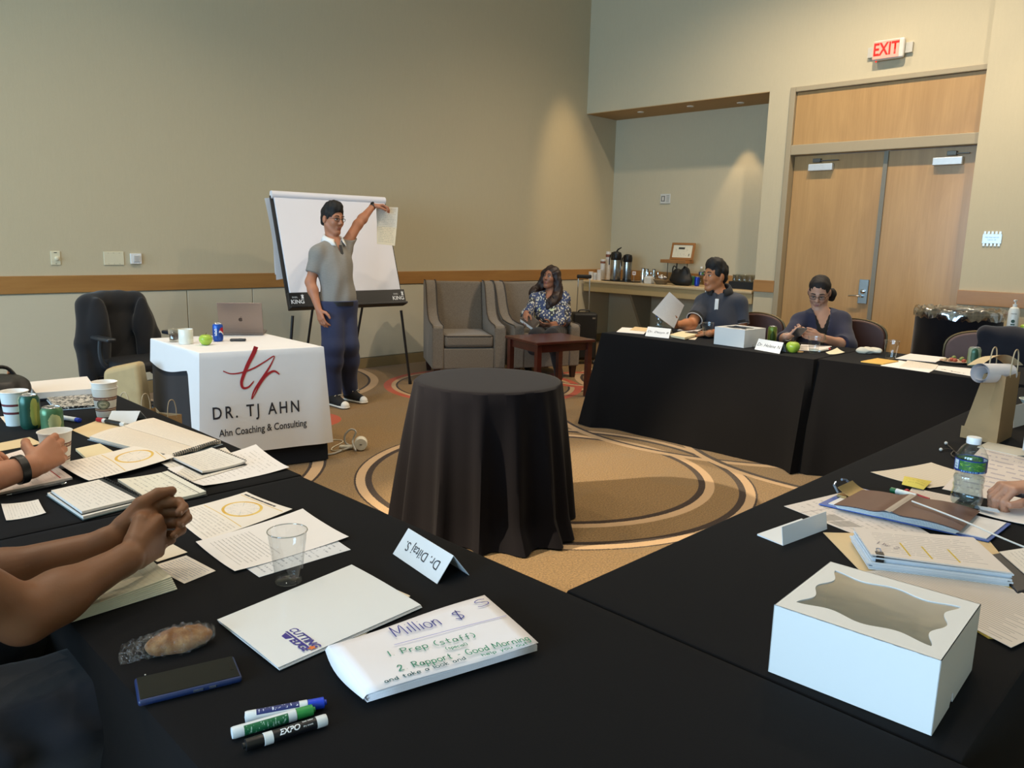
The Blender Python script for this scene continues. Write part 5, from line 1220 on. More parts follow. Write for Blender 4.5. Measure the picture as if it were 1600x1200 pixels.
# ---------------------------------------------- man in the dark polo shirt
def seated_man():
    d0 = DEP(PX(1125, 490, 5.98)); J = lambda x, y, d=0.: PD(x, y, d0+d)
    nb = J(1124, 458, .0); sr = J(1100, 473, .02); sl = J(1152, 472, -.02); hr = J(1112, 545, .02); hl = J(1146, 545, .0)
    for q in (hr, hl): q.z = .53
    er = J(1080, 507, -.13); wr_ = J(1055, 508, -.33); el = J(1160, 519, -.06); wl = P(1108, 521, .79)
    base = (hr+hl)/2; base.z = 0; fw = (TOW*.93-SCR*.36).normalized()
    fd = Vector((-1, 0, 0)); kr = hr+fd*.43+UP*.03; kl = hl+fd*.43+UP*.03; ar = kr+fd*.02; ar.z = .09; al = kl+fd*.02; al.z = .09
    t = thing('person', 'seated man in a dark polo shirt with white-tipped sleeves holding a paper', 'person', base)
    SK = skin('skin_polo', 'b3764f'); s = 1.04
    hm = hframe(J(1117.5, 432, -.02), -SCR*.90+TOW*.40, UP+SCR*.03)
    S = SDF(); torso(S, nb, sl, sr, hl, hr, fw, -.006); S.cone(nb-UP*.02, hm @ Vector((-.025, 0, -.06)), .058, .056, .03)
    arm(S, sr, er, wr_, s=1.08); arm(S, sl, el, wl, s=1.08); leg(S, hr, kr, ar); leg(S, hl, kl, al); head(S, hm, s)
    hand(S, wr_, J(1045, 503, -.40)-wr_, SCR*.4+UP*.3-TOW*.5, UP+SCR*.2, (40, 45, 30), 3, .98, thumb=((.6, .5, .5), (.8, .2, .4), (.85, 0, .4)))
    hand(S, wl, P(1086, 515, .785)-wl, -UP, TOW, (15, 22, 15), 4, .98)
    soft('body', S, .006, SK, t); face(t, hm, s, M('lip_polo', '9c5c50', .5)); short_hair(t, hm, s, HAIRB, .030)
    DP = fabric('polo_slate', '343843', scale=200); S = SDF(); torso(S, nb, sl, sr, hl, hr, fw, .014, .01); WT = M('trim_white', 'e8e8e6', .8); BT = fabric('trim_black', '101114')
    for a, b in ((sr, er), (sl, el)):
        ax = (b-a).normalized(); S.cone(a, a.lerp(b, .85), .072, .070, .03, clip=[(a.lerp(b, .72), ax)])
    S.cone(nb-UP*.03, nb+UP*.14, .066, .070, sub=True); S.cone(nb+fw*.08+UP*.03, nb+fw*.12-UP*.05, .032, .006, sub=True); S.half(nb+UP*.030, UP+fw*.35); S.half((0, 0, .50), -UP)
    soft('polo_shirt', S, .0065, DP, t, .010, 10, 6, label='slate polo shirt')
    for a, b in ((sr, er), (sl, el)):
        ax = (b-a).normalized(); band(t, a.lerp(b, .70), ax, .066, .026, BT, 'sleeve_band', .006); band(t, a.lerp(b, .735), ax, .064, .012, WT, 'sleeve_tipping', .007)
    collar(t, nb+UP*.030, fw, BT, .086); 
    fl = UP.cross(fw); g = G()
    for sg in (-1,):
        pts = [nb+fw*(.102*math.cos(a))+fl*(.115*math.sin(a)*sg)+UP*(.036-.055*((math.cos(a)+1)/2)**1.3) for a in [.55+1.6*k/8 for k in range(9)]]; g.tube([p-base for p in pts], .005, 6)
    part('collar_tipping', g, WT, t, smooth='all')
    g = G(); m = frame(nb+fw*.146-UP*.125-base, UP-fw*.16, fw); g.box((0, 0, 0), (.17, .030, .010), m); part('placket', g, WT, t, bevel=.002, label='white button placket')
    S = SDF(); leg(S, hr, kr, ar, .022); leg(S, hl, kl, al, .022); S.ell((hl+hr)/2, (.15, .17, .12), k=.05); soft('trousers', S, .009, fabric('trousers_black', '171416'), t, .008, 9, 2)
    for a in (ar, al):
        sh = SDF(); sh.cone(a-UP*.045, a+fd*.17-UP*.055, .042, .03, .03); sh.half(a-UP*.088, -UP); soft('shoe', sh, .008, M('shoe_black', '141214', .5), t)
    return t, J
sm_, SJ = seated_man()
q = [SJ(1019, 488, -.50), SJ(1046, 456, -.52), SJ(1069, 477, -.42), SJ(1053, 513, -.40)]; cc = sum(q, Vector())/4
g = G(); g.grid(lambda u, v: q[1].lerp(q[2], u).lerp(q[0].lerp(q[3], u), v)-cc+TOW*.012*math.sin(u*3), 8, 8)
solo('paper_sheet', 'pale sheet held up by the man in the dark polo shirt', 'paper', g, paper('lifted_sheet', 'e6ded8', 24, 'b8afa8', .5, .12, .1, amt=.35), cc, smooth='all')
# ---------------------------------------------- woman looking at her phone
def phone_woman():
    d0 = DEP(PX(1281, 500, 5.98)); J = lambda x, y, d=0.: PD(x, y, d0+d)
    nb = J(1283, 486, .0); sr = J(1252, 503, .0); sl = J(1312, 503, .0); hr = J(1262, 560, 0); hl = J(1302, 560, 0)
    for q in (hr, hl): q.z = .53
    er = J(1226, 531, -.12); wr_ = P(1230, 526, .82); el = J(1322, 541, -.16); wl = P(1281, 527, .815)
    base = (hr+hl)/2; base.z = 0; fw = (TOW*.97-SCR*.22).normalized(); fd = Vector((-1, 0, 0))
    kr = hr+fd*.41+UP*.03; kl = hl+fd*.41+UP*.03; ar = kr+fd*.02; ar.z = .09; al = kl+fd*.02; al.z = .09
    t = thing('person', 'seated woman in spectacles and navy cardigan looking down at her phone', 'person', base)
    SK = skin('skin_phone', 'b98d76'); hm = hframe(J(1280, 457, -.03), TOW*.80-SCR*.42-UP*.46, UP*.9+SCR*.02)
    S = SDF(); torso(S, nb, sl, sr, hl, hr, fw, -.008); S.cone(nb-UP*.02, hm @ Vector((-.03, 0, -.055)), .050, .050, .03)
    arm(S, sr, er, wr_, s=.95); arm(S, sl, el, wl, s=1.0); leg(S, hr, kr, ar); leg(S, hl, kl, al); head(S, hm, .99)
    hand(S, wr_, P(1248, 521, .84)-wr_, UP*.7-TOW*.5, UP*.4+TOW, (30, 35, 25), 3, .9)
    hand(S, wl, P(1255, 522, .838)-wl, -TOW*.6+UP*.2, UP, (22, 28, 20), 3, .9, thumb=((.8, .45, .3), (.95, .1, .3), (.95, -.1, .3)))
    soft('body', S, .006, SK, t); face(t, hm, .99, M('lip_phone', '9a5f58', .5), eh=.5); spectacles(t, hm, .99, M('spectacle_dark', '2a2522', .3, .5), rx=.025, rz=.017)
    S = SDF(); R = np.array(hm.to_3x3().transposed()); T = lambda x, y, z: hm @ Vector((x, y, z))
    S.ell(T(-.020, 0, .044), (.100, .080, .086), R, .02);
    B = SDF(); B.ell(tuple(J(1300, 461, .04)), (.034, .034, .048), None, .02); B.ell(tuple(J(1296, 457, .03)), (.03, .03, .03), None, .03)
    S.ell(T(.094, 0, -.012), (.070, .076, .090), R, 0, sub=True)
    for y in (-1, 1): S.ell(T(.004, y*.085, -.03), (.034, .02, .05), R, .0, sub=True)
    S.half(T(-.02, 0, -.05), hm.to_3x3() @ Vector((.5, 0, -1))); soft('hair', S, .006, M('hair_phone', '150e0c', .75, vary=.4, scale=60, bump=.25), t, .003, 60, 2, label='dark hair tied in a bun'); soft('hair_bun', B, .006, MATS['hair_phone'], t, .004, 50, 4)
    S = SDF(); torso(S, nb, sl, sr, hl, hr, fw, .016, .02, .012)
    for a, b, c in ((sr, er, wr_), (sl, el, wl)):
        S.cone(a, b, .066, .068, .03); e = b.lerp(c, .22); S.cone(b, b.lerp(c, .4), .066, .060, .03, clip=[(e, (c-b).normalized())])
    S.cone(nb-UP*.03, nb+UP*.14, .064, .070, sub=True); S.half(nb+UP*.020, UP+fw*.3)
    for k in range(7): S.cone(nb+fw*.05-UP*(.0+.04*k), nb+fw*.22-UP*(.0+.04*k), .062-.0075*k, .062-.0075*k, sub=True)
    S.half((0, 0, .50), -UP); soft('cardigan', S, .0065, fabric('cardigan_navy', '20223a'), t, .012, 9, 8, label='navy open cardigan')
    S = SDF(); torso(S, nb, sl, sr, hl, hr, fw, .004, .015, .008); S.cone(nb-UP*.05, nb+UP*.14, .075, .080, sub=True); S.half(nb+UP*.0, UP+fw*.3)
    for k in range(4): S.cone(nb+fw*.05-UP*(.0+.035*k), nb+fw*.22-UP*(.0+.035*k), .055-.013*k, .055-.013*k, sub=True)
    S.half((0, 0, .52), -UP); soft('top', S, .0075, fabric('top_black', '0c0b0e'), t)
    band(t, wr_+(er-wr_).normalized()*.01, TOW+UP*.2, .027, .012, M('bracelet_pale', 'd8cfc0', .3, .3), 'bracelet', .004); band(t, wl+(el-wl).normalized()*.02, el-wl, .030, .014, M('watch_tan', '8a7458', .4), 'watch_strap', .004)
    S = SDF(); leg(S, hr, kr, ar, .022); leg(S, hl, kl, al, .022); S.ell((hl+hr)/2, (.15, .17, .12), k=.05); soft('trousers', S, .009, fabric('trousers_black', '171416'), t, .008, 9, 2)
    for a in (ar, al):
        sh = SDF(); sh.cone(a-UP*.045, a+fd*.17-UP*.055, .042, .03, .03); sh.half(a-UP*.088, -UP); soft('shoe', sh, .008, M('shoe_black', '141214', .5), t)
    return t
phone_woman()
p = P(1248, 519, .860); ph = thing('phone', 'dark phone held in both hands by the woman in spectacles', 'phone', p); pm = frame((0, 0, 0), SCR, UP*.88-TOW*.48)
g = G(); g.box((0, 0, 0), (.074, .145, .009), pm); part('case', g, M('phone_case_grey', '3b3d42', .35), ph, bevel=.004); g = G(); g.box((0, 0, .005), (.066, .135, .001), pm); part('screen', g, M('phone_screen', '0d0f12', .08), ph)
# ------------------------------------------------------------------ the three people at the near tables (arms and hands in view)
SKA = skin('skin_clasped', '7f563b'); SKB = skin('skin_cup', 'b57c5e'); SKC = skin('skin_pen', 'b8866c')
def near_man():
    z = .805
    er, wr_ = P(38, 962, z), P(200, 872, .835); el, wl = P(-95, 922, z), P(176, 846, .842)
    fw = Vector((1, .12, 0)).normalized(); side = UP.cross(fw)
    sr = er+Vector((-.26, .02, .28)); sl = el+Vector((-.23, .0, .29)); ms = (sr+sl)/2
    sr = ms-side*.18; sl = ms+side*.18
    nb = ms+UP*.055; mh = ms-UP*.50-fw*.10; hr = mh-side*.09; hl = mh+side*.09
    kr, kl = hr+fw*.43+UP*.05-side*.08, hl+fw*.43+UP*.05+side*.04
    ar, al = kr+fw*.05, kl+fw*.05; ar.z = al.z = .10
    base = Vector((mh.x, mh.y, 0))
    t = thing('person', 'person in dark clothes with bare brown forearms and clasped hands on a notebook', 'person', base)
    hm = hframe(nb+UP*.17+fw*.03, fw+side*.5, UP)
    S = SDF(); torso(S, nb, sl, sr, hl, hr, fw, -.006); S.cone(nb, hm @ Vector((-.02, 0, -.06)), .056, .054, .03); head(S, hm, 1.02)
    arm(S, sr, er, wr_, s=1.05); arm(S, sl, el, wl, s=1.0)
    kr_ = P(262, 822, .850)
    tips = []
    f = (kr_-wr_).normalized(); n = (UP.cross(f)*1.0-UP*.06).normalized(); n = n if n.y > 0 else -n
    hand(S, wr_+f*.005, f-UP*.05, n, UP, ((48, 70, 42), (52, 74, 42), (56, 76, 42), (60, 78, 42)), 1, 1.12, thumb=((.85, .45, .22), (.97, .02, .25), (.92, -.28, .30)), tips=tips)
    kl_ = P(254, 806, .862); f2 = (kl_-wl).normalized(); n2 = -(UP.cross(f2)); n2 = n2 if n2.y < 0 else -n2
    hand(S, wl+f2*.0+UP*.006, f2-UP*.05, n2-UP*.08, UP, ((46, 62, 40), (50, 66, 40), (54, 68, 40), (58, 70, 40)), 1, 1.12, thumb=((.80, .58, .05), (.97, .20, .10), (.97, -.15, .12)), tips=tips)
    soft('body', S, .0042, SKA, t); nails(t, tips, M('nail_tan', '8f6a55', .35)); face(t, hm, 1.02, M('lip_clasped', '6a4238', .5)); short_hair(t, hm, 1.02, HAIRB, .01)
    S = SDF(); torso(S, nb, sl, sr, hl, hr, fw, .014, .01)
    for a, b in ((sr, er), (sl, el)): S.cone(a, a.lerp(b, .8), .070, .064, .03, clip=[(a.lerp(b, .55), (b-a).normalized())])
    S.cone(nb-UP*.03, nb+UP*.12, .064, .064, sub=True); S.half(mh-UP*.02, -UP)
    soft('tee_shirt', S, .009, fabric('tee_dark', '1a1b20'), t, .010, 10, 2, label='dark short-sleeved shirt')
    S = SDF(); leg(S, hr, kr, ar, .026, 1.05); leg(S, hl, kl, al, .026, 1.05); S.ell(mh, (.17, .20, .14), k=.05); S.half(mh+UP*.10, UP)
    soft('trousers', S, .008, fabric('trousers_dark_navy', '141722', sheen=.2), t, .022, 17, 5, label='dark navy trousers with creases')
    for a in (ar, al):
        sh = SDF(); sh.cone(a-UP*.05, a+fw*.17-UP*.06, .045, .034, .03); sh.half(a-UP*.098, -UP); soft('shoe', sh, .008, M('shoe_black', '141214', .5), t)
    stacker('brown vinyl chair under the person with clasped hands', (mh.x-.02, mh.y, 0), math.atan2(fw.y, fw.x)+math.pi/2, BRN)
near_man()
CUP_XY = P(90, 730, .75)
def cup_man():
    wr_ = P(52, 728, .815); er = P(-115, 775, .80); fw = Vector((1, .05, 0)).normalized(); side = UP.cross(fw)
    ms = er+Vector((-.26, .22, .30)); sr = ms-side*.18; sl = ms+side*.18; nb = ms+UP*.055; mh = ms-UP*.50-fw*.08; hr = mh-side*.09; hl = mh+side*.09
    el = sl+fw*.16-UP*.25+side*.05; wl = el+fw*.20-UP*.04-side*.06; wl.z = max(wl.z, .80); el.z = max(el.z, .80)
    kr, kl = hr+fw*.42+UP*.04, hl+fw*.42+UP*.04; ar, al = kr+fw*.04, kl+fw*.04; ar.z = al.z = .10
    base = Vector((mh.x, mh.y, 0)); t = thing('person', 'person with a black wristband holding a paper coffee cup', 'person', base)
    hm = hframe(nb+UP*.17+fw*.03, fw+side*.5, UP)
    S = SDF(); torso(S, nb, sl, sr, hl, hr, fw, -.006); S.cone(nb, hm @ Vector((-.02, 0, -.06)), .056, .054, .03); head(S, hm, 1.02)
    arm(S, sr, er, wr_, s=1.12); arm(S, sl, el, wl)
    kn = P(103, 693, .845); f = (kn-wr_).normalized(); aw = (CUP_XY+UP*.06-(wr_+kn)/2); n = (aw-f*aw.dot(f)).normalized(); tips = []
    hand(S, wr_, f, n, UP, ((24, 44, 30), (26, 46, 30), (28, 48, 32), (32, 50, 34)), 1, 1.06, thumb=((.55, .65, .55), (.75, .30, .65), (.75, .0, .75)), tips=tips)
    hand(S, wl, fw-side*.4, -UP, -side, 18, 4)
    soft('body', S, .0045, SKB, t); nails(t, tips[:4], M('nail_pink', 'c49a86', .35)); face(t, hm, 1.02, M('lip_polo', '9c5c50', .5)); short_hair(t, hm, 1.02, HAIRB, .01)
    S = SDF(); torso(S, nb, sl, sr, hl, hr, fw, .014, .02)
    for a, b in ((sr, er), (sl, el)): S.cone(a, a.lerp(b, .8), .070, .064, .03, clip=[(a.lerp(b, .55), (b-a).normalized())])
    S.cone(nb-UP*.03, nb+UP*.12, .064, .064, sub=True); S.half(mh-UP*.02, -UP); soft('shirt', S, .009, fabric('shirt_blue_grey', '4a5566'), t, .010, 10, 2)
    S = SDF(); leg(S, hr, kr, ar, .024); leg(S, hl, kl, al, .024); S.ell(mh, (.16, .19, .14), k=.05); S.half(mh+UP*.10, UP); soft('trousers', S, .010, fabric('trousers_black', '171416'), t, .012, 10, 5)
    ax = (wr_-er).normalized(); c = wr_-ax*.035; band(t, c, ax, .0345, .020, M('wristband_black', '131313', .4), 'wristband', .005, label='black rubber wristband')
    for a in (ar, al):
        sh = SDF(); sh.cone(a-UP*.05, a+fw*.17-UP*.06, .045, .034, .03); sh.half(a-UP*.098, -UP); soft('shoe', sh, .008, M('shoe_black', '141214', .5), t)
    stacker('brown vinyl chair under the person with the wristband', (mh.x-.02, mh.y, 0), math.atan2(fw.y, fw.x)+math.pi/2, BRN)
cup_man()
def pen_man():
    wr_ = P(1612, 764, .805); fw = Vector((-.25, 1, 0)).normalized(); side = UP.cross(fw)
    er = P(1735, 800, .80); ms = er+fw*-.20+side*.20+UP*.30; sr = ms-side*.18; sl = ms+side*.18
    nb = ms+UP*.055; mh = ms-UP*.50-fw*.08; hr = mh-side*.09; hl = mh+side*.09
    el = sl+fw*.18-UP*.26+side*.04; wl = el+fw*.22-side*.03; wl = hl+fw*.22+UP*.13; el = (sl+wl)/2-fw*.12+side*.06-UP*.03
    kr, kl = hr+fw*.42+UP*.04, hl+fw*.42+UP*.04; ar, al = kr+fw*.04, kl+fw*.04; ar.z = al.z = .10
    base = Vector((mh.x, mh.y, 0)); t = thing('person', 'person whose hand holds a black pen beside the water bottle', 'person', base)
    hm = hframe(nb+UP*.17+fw*.03, fw, UP)
    S = SDF(); torso(S, nb, sl, sr, hl, hr, fw, -.006); S.cone(nb, hm @ Vector((-.02, 0, -.06)), .056, .054, .03); head(S, hm, 1.02)
    arm(S, sr, er, wr_); tips = []
    f = (P(1540, 770, .80)-wr_); f.z = .012; f.normalize()
    hand(S, wr_, f, -UP, TOW, ((48, 62, 40), (46, 62, 40), (44, 60, 38), (44, 58, 38)), 2, 1.0, thumb=((.72, .62, .32), (.93, .18, .30), (.97, -.12, .22)), tips=tips)
    arm(S, sl, el, wl); hand(S, wl, fw+side*-.3, -UP, -side, 18, 4)
    soft('body', S, .0045, SKC, t); nails(t, tips[4:], M('nail_pink', 'c49a86', .35)); face(t, hm, 1.02, M('lip_polo', '9c5c50', .5)); short_hair(t, hm, 1.02, HAIRB, .01)
    S = SDF(); torso(S, nb, sl, sr, hl, hr, fw, .014, .02)
    for a, b in ((sr, er), (sl, el)): S.cone(a, a.lerp(b, .8), .070, .064, .03, clip=[(a.lerp(b, .55), (b-a).normalized())])
    S.cone(nb-UP*.03, nb+UP*.12, .064, .064, sub=True); S.half(mh-UP*.02, -UP); soft('shirt', S, .010, fabric('shirt_blue_grey', '4a5566'), t, .010, 10, 2)
    S = SDF(); leg(S, hr, kr, ar, .024); leg(S, hl, kl, al, .024); S.ell(mh, (.16, .19, .14), k=.05); S.half(mh+UP*.10, UP); soft('trousers', S, .010, fabric('trousers_black', '171416'), t, .012, 10, 5)
    for a in (ar, al):
        sh = SDF(); sh.cone(a-UP*.05, a+fw*.17-UP*.06, .045, .034, .03); sh.half(a-UP*.098, -UP); soft('shoe', sh, .008, M('shoe_black', '141214', .5), t)
    stacker('brown vinyl chair under the person with the black pen', (mh.x, mh.y-.02, 0), math.atan2(fw.y, fw.x)+math.pi/2, BRN)
    a = P(1552, 766, .793); b = P(1590, 774, .80); pen = thing('pen', 'black pen gripped in the hand beside the water bottle', 'pen', a); g = G(); d = (b-a).normalized()
    g.tube([Vector(), d*.10], .005, 10); part('barrel', g, M('pen_black', '17171a', .35), pen, smooth=True); g = G(); g.tube([-d*.014, Vector()], [.0012, .0045], 10); part('tip', g, M('pen_silver', 'b4b6b8', .25, .9), pen, smooth=True)
    g = G(); g.tube([d*.06+UP*.0065, d*.10+UP*.0065], .0014, 6); part('clip', g, M('pen_silver', 'b4b6b8', .25, .9), pen)
pen_man()
# ------------------------------------------------------------------ papers and table-top things
SHEETS = {}
def sheet(name, label, px, mat, z=.7512, th=.0006, curl=0., bow=0., cat='paper', group=None, nu=8, nv=8, lift=None, world=None):
    """sheet lying on a plane; px = corners (u,v) 00,10,11,01"""
    q = world or [P(x, y, z) for x, y in px]; c = sum(q, Vector())/4
    if lift: 
        for i, h in enumerate(lift): q[i] = P(px[i][0], px[i][1], z+h)
    def fn(u, v):
        p = q[0].lerp(q[1], u).lerp(q[3].lerp(q[2], u), v)-c
        e = max(abs(u-.5), abs(v-.5))*2
        return p+UP*(curl*((abs(u-.5)*2)**2.5*(abs(v-.5)*2)**2.5)+bow*math.sin(math.pi*u)*math.sin(math.pi*v)+ .0004)
    g = G(); g.grid(fn, nu, nv, th); return solo(name, label, cat, g, mat, c, group=group, smooth=True)
def slab(name, label, px, mats, z, th, cat='notebook', cover=None, bind=None, curl=0.):
    """bound pad: pages block as part, cover under it, dark binding strip along the v=1 edge"""
    q = [P(x, y, z+th) for x, y in px]; c = sum(q, Vector())/4; c.z = z; t = thing(name, label, cat, c)
    fn0 = lambda u, v: q[0].lerp(q[1], u).lerp(q[3].lerp(q[2], u), v)-c
    g = G(); g.grid(lambda u, v: fn0(u, v)+UP*curl*(2*abs(v-.5))**3, 4, 8, th*.75); part('pages', g, mats, t, smooth=True)
    cm = cover or M('pad_cover', '2a3033', .5)
    g = G(); ex = lambda u, v: fn0(.5+(u-.5)*1.03, .5+(v-.5)*1.03)*1.0-UP*(th*.77); g.grid(ex, 1, 1, th*.2); part('cover', g, cm, t)
    if bind:
        g = G(); g.grid(lambda u, v: fn0(u, .925+.075*v)+UP*.0006, 1, 1, .0012); part('binding', g, cm, t)
        n = 16; g = G()
        for i in range(n):
            a = fn0((i+.5)/n, .985); g.tube([a+UP*.001, a+UP*.007+(fn0(.5, 1)-fn0(.5, .9)).normalized()*.004, a+(fn0(.5, 1)-fn0(.5, .9)).normalized()*.009], .0011, 5)
        o = part('spiral', g, M('spiral_black', '1d1d1f', .4), t); o['kind'] = 'stuff'
    return t
PW = paper('plain_white', 'f0ebe8'); LEFT = 'papers on the left row of tables'
RINGS = lambda u, v, a, s: ((u, v, a, s*.86, s, 'e2bf62'), (u, v, a, s*.30, s*.32, 'c9bfae'), (u, v, a, s*.58, s*.60, 'c9bfae'))
RS = paper('ring_sheet', 'ece2d6', 22, '8d857c', .55, .07, .06, extra=((.06, .91, .80, .945, '4c4946'), (.03, .885, .97, .90, 'd8b764'), (.03, .44, .97, .452, 'd8b764'), (.02, .46, .98, .875, 'ece2d6')), rings=(), amt=.5)
def ring_sheet():
    g = NT('ring_chart_sheet'); uv = g.xyz(g.coords('UV')); u, v = uv[0], uv[1]; c = g.mix(g.noise(g.coords('UV'), 5, 2), lin('f0e8df'), lin('eadfd3'))
    rv = g.math('MULTIPLY', v, 24.); fl = g.math('FLOOR', rv); w = g.noise(g.vec(g.math('MULTIPLY', u, 46.), g.math('MULTIPLY', fl, 3.7)), 1, 2)
    m = g.math('MULTIPLY', g.band(g.math('FRACT', rv), .3, .7), g.math('GREATER_THAN', w, .45)); m = g.math('MULTIPLY', m, g.rect(uv, .06, .05, .94, .36)); c = g.mix(g.math('MULTIPLY', m, .36), c, lin('857d75'))
    c = g.mix(g.math('MULTIPLY', g.rect(uv, .06, .925, .74, .955), g.math('GREATER_THAN', g.noise(g.vec(g.math('MULTIPLY', u, 40.), 1.), 1, 2), .38)), c, lin('403d3b'))
    c = g.mix(g.rect(uv, .04, .895, .96, .905), c, lin('d9b75f')); c = g.mix(g.rect(uv, .04, .405, .96, .415), c, lin('d9b75f')); c = g.mix(g.rect(uv, .52, .0, .53, .0), c, lin('d9b75f'))
    d = g.math('SQRT', g.math('ADD', g.math('POWER', g.math('SUBTRACT', u, .5), 2.), g.math('POWER', g.math('MULTIPLY', g.math('SUBTRACT', v, .655), 1.29), 2.)))
    a = g.math('ARCTAN2', g.math('MULTIPLY', g.math('SUBTRACT', v, .655), 1.29), g.math('SUBTRACT', u, .5)); k = g.math('FLOOR', g.math('MULTIPLY', a, 1.2732))
    yel = g.mix(g.math('FRACT', g.math('MULTIPLY', k, .37)), lin('e6c56a'), lin('d9a93c')); c = g.mix(g.band(d, .235, .275), c, yel)
    spoke = g.math('MULTIPLY', g.math('LESS_THAN', g.math('FRACT', g.math('MULTIPLY', a, 1.2732)), .05), g.band(d, .05, .235)); c = g.mix(g.math('MULTIPLY', spoke, .5), c, lin('8f98a0'))
    tx = g.math('MULTIPLY', g.band(d, .12, .20), g.math('GREATER_THAN', g.noise(g.coords('UV'), 60, 2), .60)); c = g.mix(g.math('MULTIPLY', tx, .4), c, lin('7f8890'))
    g.color(c); g.set(Roughness=.7); return g.m
RING = ring_sheet()
PRINT = paper('printed_page', 'efe9e6', 30, '6e6a68', .62, .12, (.08, .42), amt=.42)
PRINT2 = paper('printed_letter', 'efe9e6', 18, '77726e', .5, .12, .08, amt=.32)
HANDW = paper('handwritten_page', 'e9dccb', 26, '9b8f86', .60, .06, .05, wob=.012, amt=.28, lines=26)
LINED = paper('lined_page', 'e8dfd2', 20, '8d857e', .55, .06, .06, wob=.010, amt=.5, lines=20)
NOTE = paper('note_page', 'e6dfd6', 13, '5f5f66', .55, .08, .10, wob=.03, amt=.28, word=22)
BLUEN = paper('blue_print_card', 'dfd6cb', 12, '6f7a94', .6, .08, .08, amt=.7)
MANILA = M('manila_card', 'dcc194', .7, vary=.03); CREAMP = paper('cream_sheet', 'e3d5bf')
REDM = paper('red_margin_page', 'ead9cf', 22, 'b0a39a', .55, .05, .05, wob=.01, amt=.4, extra=((.04, .845, .96, .865, 'b23a3a'),))
# left row, far end
slab('notebook', 'closed black binder with a pale sheet on top beside the coffee cups', [(42, 597), (56, 614), (150, 607), (136, 588)], paper('pale_lid', 'e2dad2'), .752, .034, 'binder', M('binder_black', '24242a', .5))
slab('patterned_notebook', 'notebook with a black and white patterned cover', [(73, 621), (88, 637), (160, 632), (142, 612)], None or (lambda: (lambda g: (g.color(g.mix(g.math('GREATER_THAN', g.noise(g.coords(), 60, 3, .6, 1.5), .5), lin('1c1a1a'), lin('c9c2b6'))), g.m)[1])(NT('zebra_cover')))(), .752, .012, 'notebook', M('pale_blue_edge', 'b7cbd8', .6))
sheet('note_slip', 'small tan slip at the left edge behind the paper cup', [(0, 651), (9, 662), (30, 660), (22, 649)], CREAMP, .752)
bagm = M('leather_black', '121110', .5, bump=.15)
p = P(14, 632, .75); S = SDF(); S.ell((p.x-.03, p.y+.03, .80), (.12, .10, .05), k=.03); S.ell((p.x-.0, p.y+.06, .83), (.08, .10, .035), k=.03); S.half((0, 0, .752), -UP)
hb = thing('handbag', 'black leather bag lying at the far left table edge', 'bag', (p.x, p.y, .75)); soft('body', S, .008, bagm, hb, .01, 14, 3)
g = G(); g.tube(smooth_path([(-.08, .05, .06), (-.05, .10, .13), (.03, .13, .13), (.07, .12, .07)], 5), .008, 8); part('strap', g, bagm, hb, smooth=True); g = G(); g.ball((.04, .14, .105), (.008, .008, .012), 8, 6); part('zip_pull', g, M('copper', 'b0704a', .35, .8), hb)
# paper coffee cups
def coffee_cup_mat():
    g = NT('printed_coffee_cup'); uv = g.xyz(g.coords('UV')); u = g.math('FRACT', g.math('MULTIPLY', uv[0], 2.)); v = uv[1]; c = lin('e9e4da')
    mr = lin('6e2f2a'); c = g.mix(g.band(v, .60, .72), c, mr); c = g.mix(g.band(v, .635, .685), c, lin('cdb79a'))
    tx = g.math('MULTIPLY', g.band(v, .645, .675), g.math('GREATER_THAN', g.noise(g.vec(g.math('MULTIPLY', u, 40.), 0.), 1, 1), .5)); c = g.mix(tx, c, mr)
    c = g.mix(g.band(v, .22, .32), c, mr); c = g.mix(g.band(v, .25, .29), c, lin('cdb79a'))
    d = g.math('SQRT', g.math('ADD', g.math('POWER', g.math('DIVIDE', g.math('SUBTRACT', u, .5), .20), 2.), g.math('POWER', g.math('DIVIDE', g.math('SUBTRACT', v, .46), .17), 2.)))
    c = g.mix(g.math('LESS_THAN', d, 1.), c, lin('57574a')); c = g.mix(g.math('LESS_THAN', d, .85), c, lin('8d8d72')); c = g.mix(g.math('MULTIPLY', g.math('LESS_THAN', d, .6), g.math('GREATER_THAN', g.noise(g.coords('UV'), 12, 3), .5)), c, lin('c9c0a2'))
    g.color(c); g.set(Roughness=.55); return g.m
CUPM = coffee_cup_mat(); CUPW = M('cup_inner_white', 'ece8e2', .5, vary=.02)
def coffee_cup(label, loc, h=.112, r=.045, rz=0, mat=None, name='paper_cup', group='paper coffee cups'):
    t = thing(name, label, 'cup', loc, rz, group); g = G()
    g.lathe([(r*.70, 0), (r*.97, h*.97)], 36, caps=False); part('cup_wall', g, mat or CUPM, t, smooth='all')
    g = G(); g.lathe([(r*.97, h*.965), (r*1.03, h*.975), (r*1.035, h*.99), (r*.98, h), (r*.945, h*.985), (r*.68, .012), (0, .011)], 36, caps=False); part('rim', g, CUPW, t, smooth='all')
    return t
STRIPE = None
def stripe_cup():
    g = NT('striped_cup'); uv = g.xyz(g.coords('UV')); c = lin('dfe4e0'); c = g.mix(g.band(uv[1], .60, .67), c, lin('6b2c33')); c = g.mix(g.band(uv[1], .36, .43), c, lin('6b2c33')); g.color(c); g.set(Roughness=.5); return g.m
STRIPE = stripe_cup()
p = P(31, 663, .75); coffee_cup('white paper cup with two maroon stripes behind the green can', (p.x-.01, p.y+.0, .751), .125, .046, 0, STRIPE)
coffee_cup('printed paper cup held by the person with the wristband', (CUP_XY.x, CUP_XY.y, .751), .112, .046, math.radians(130))
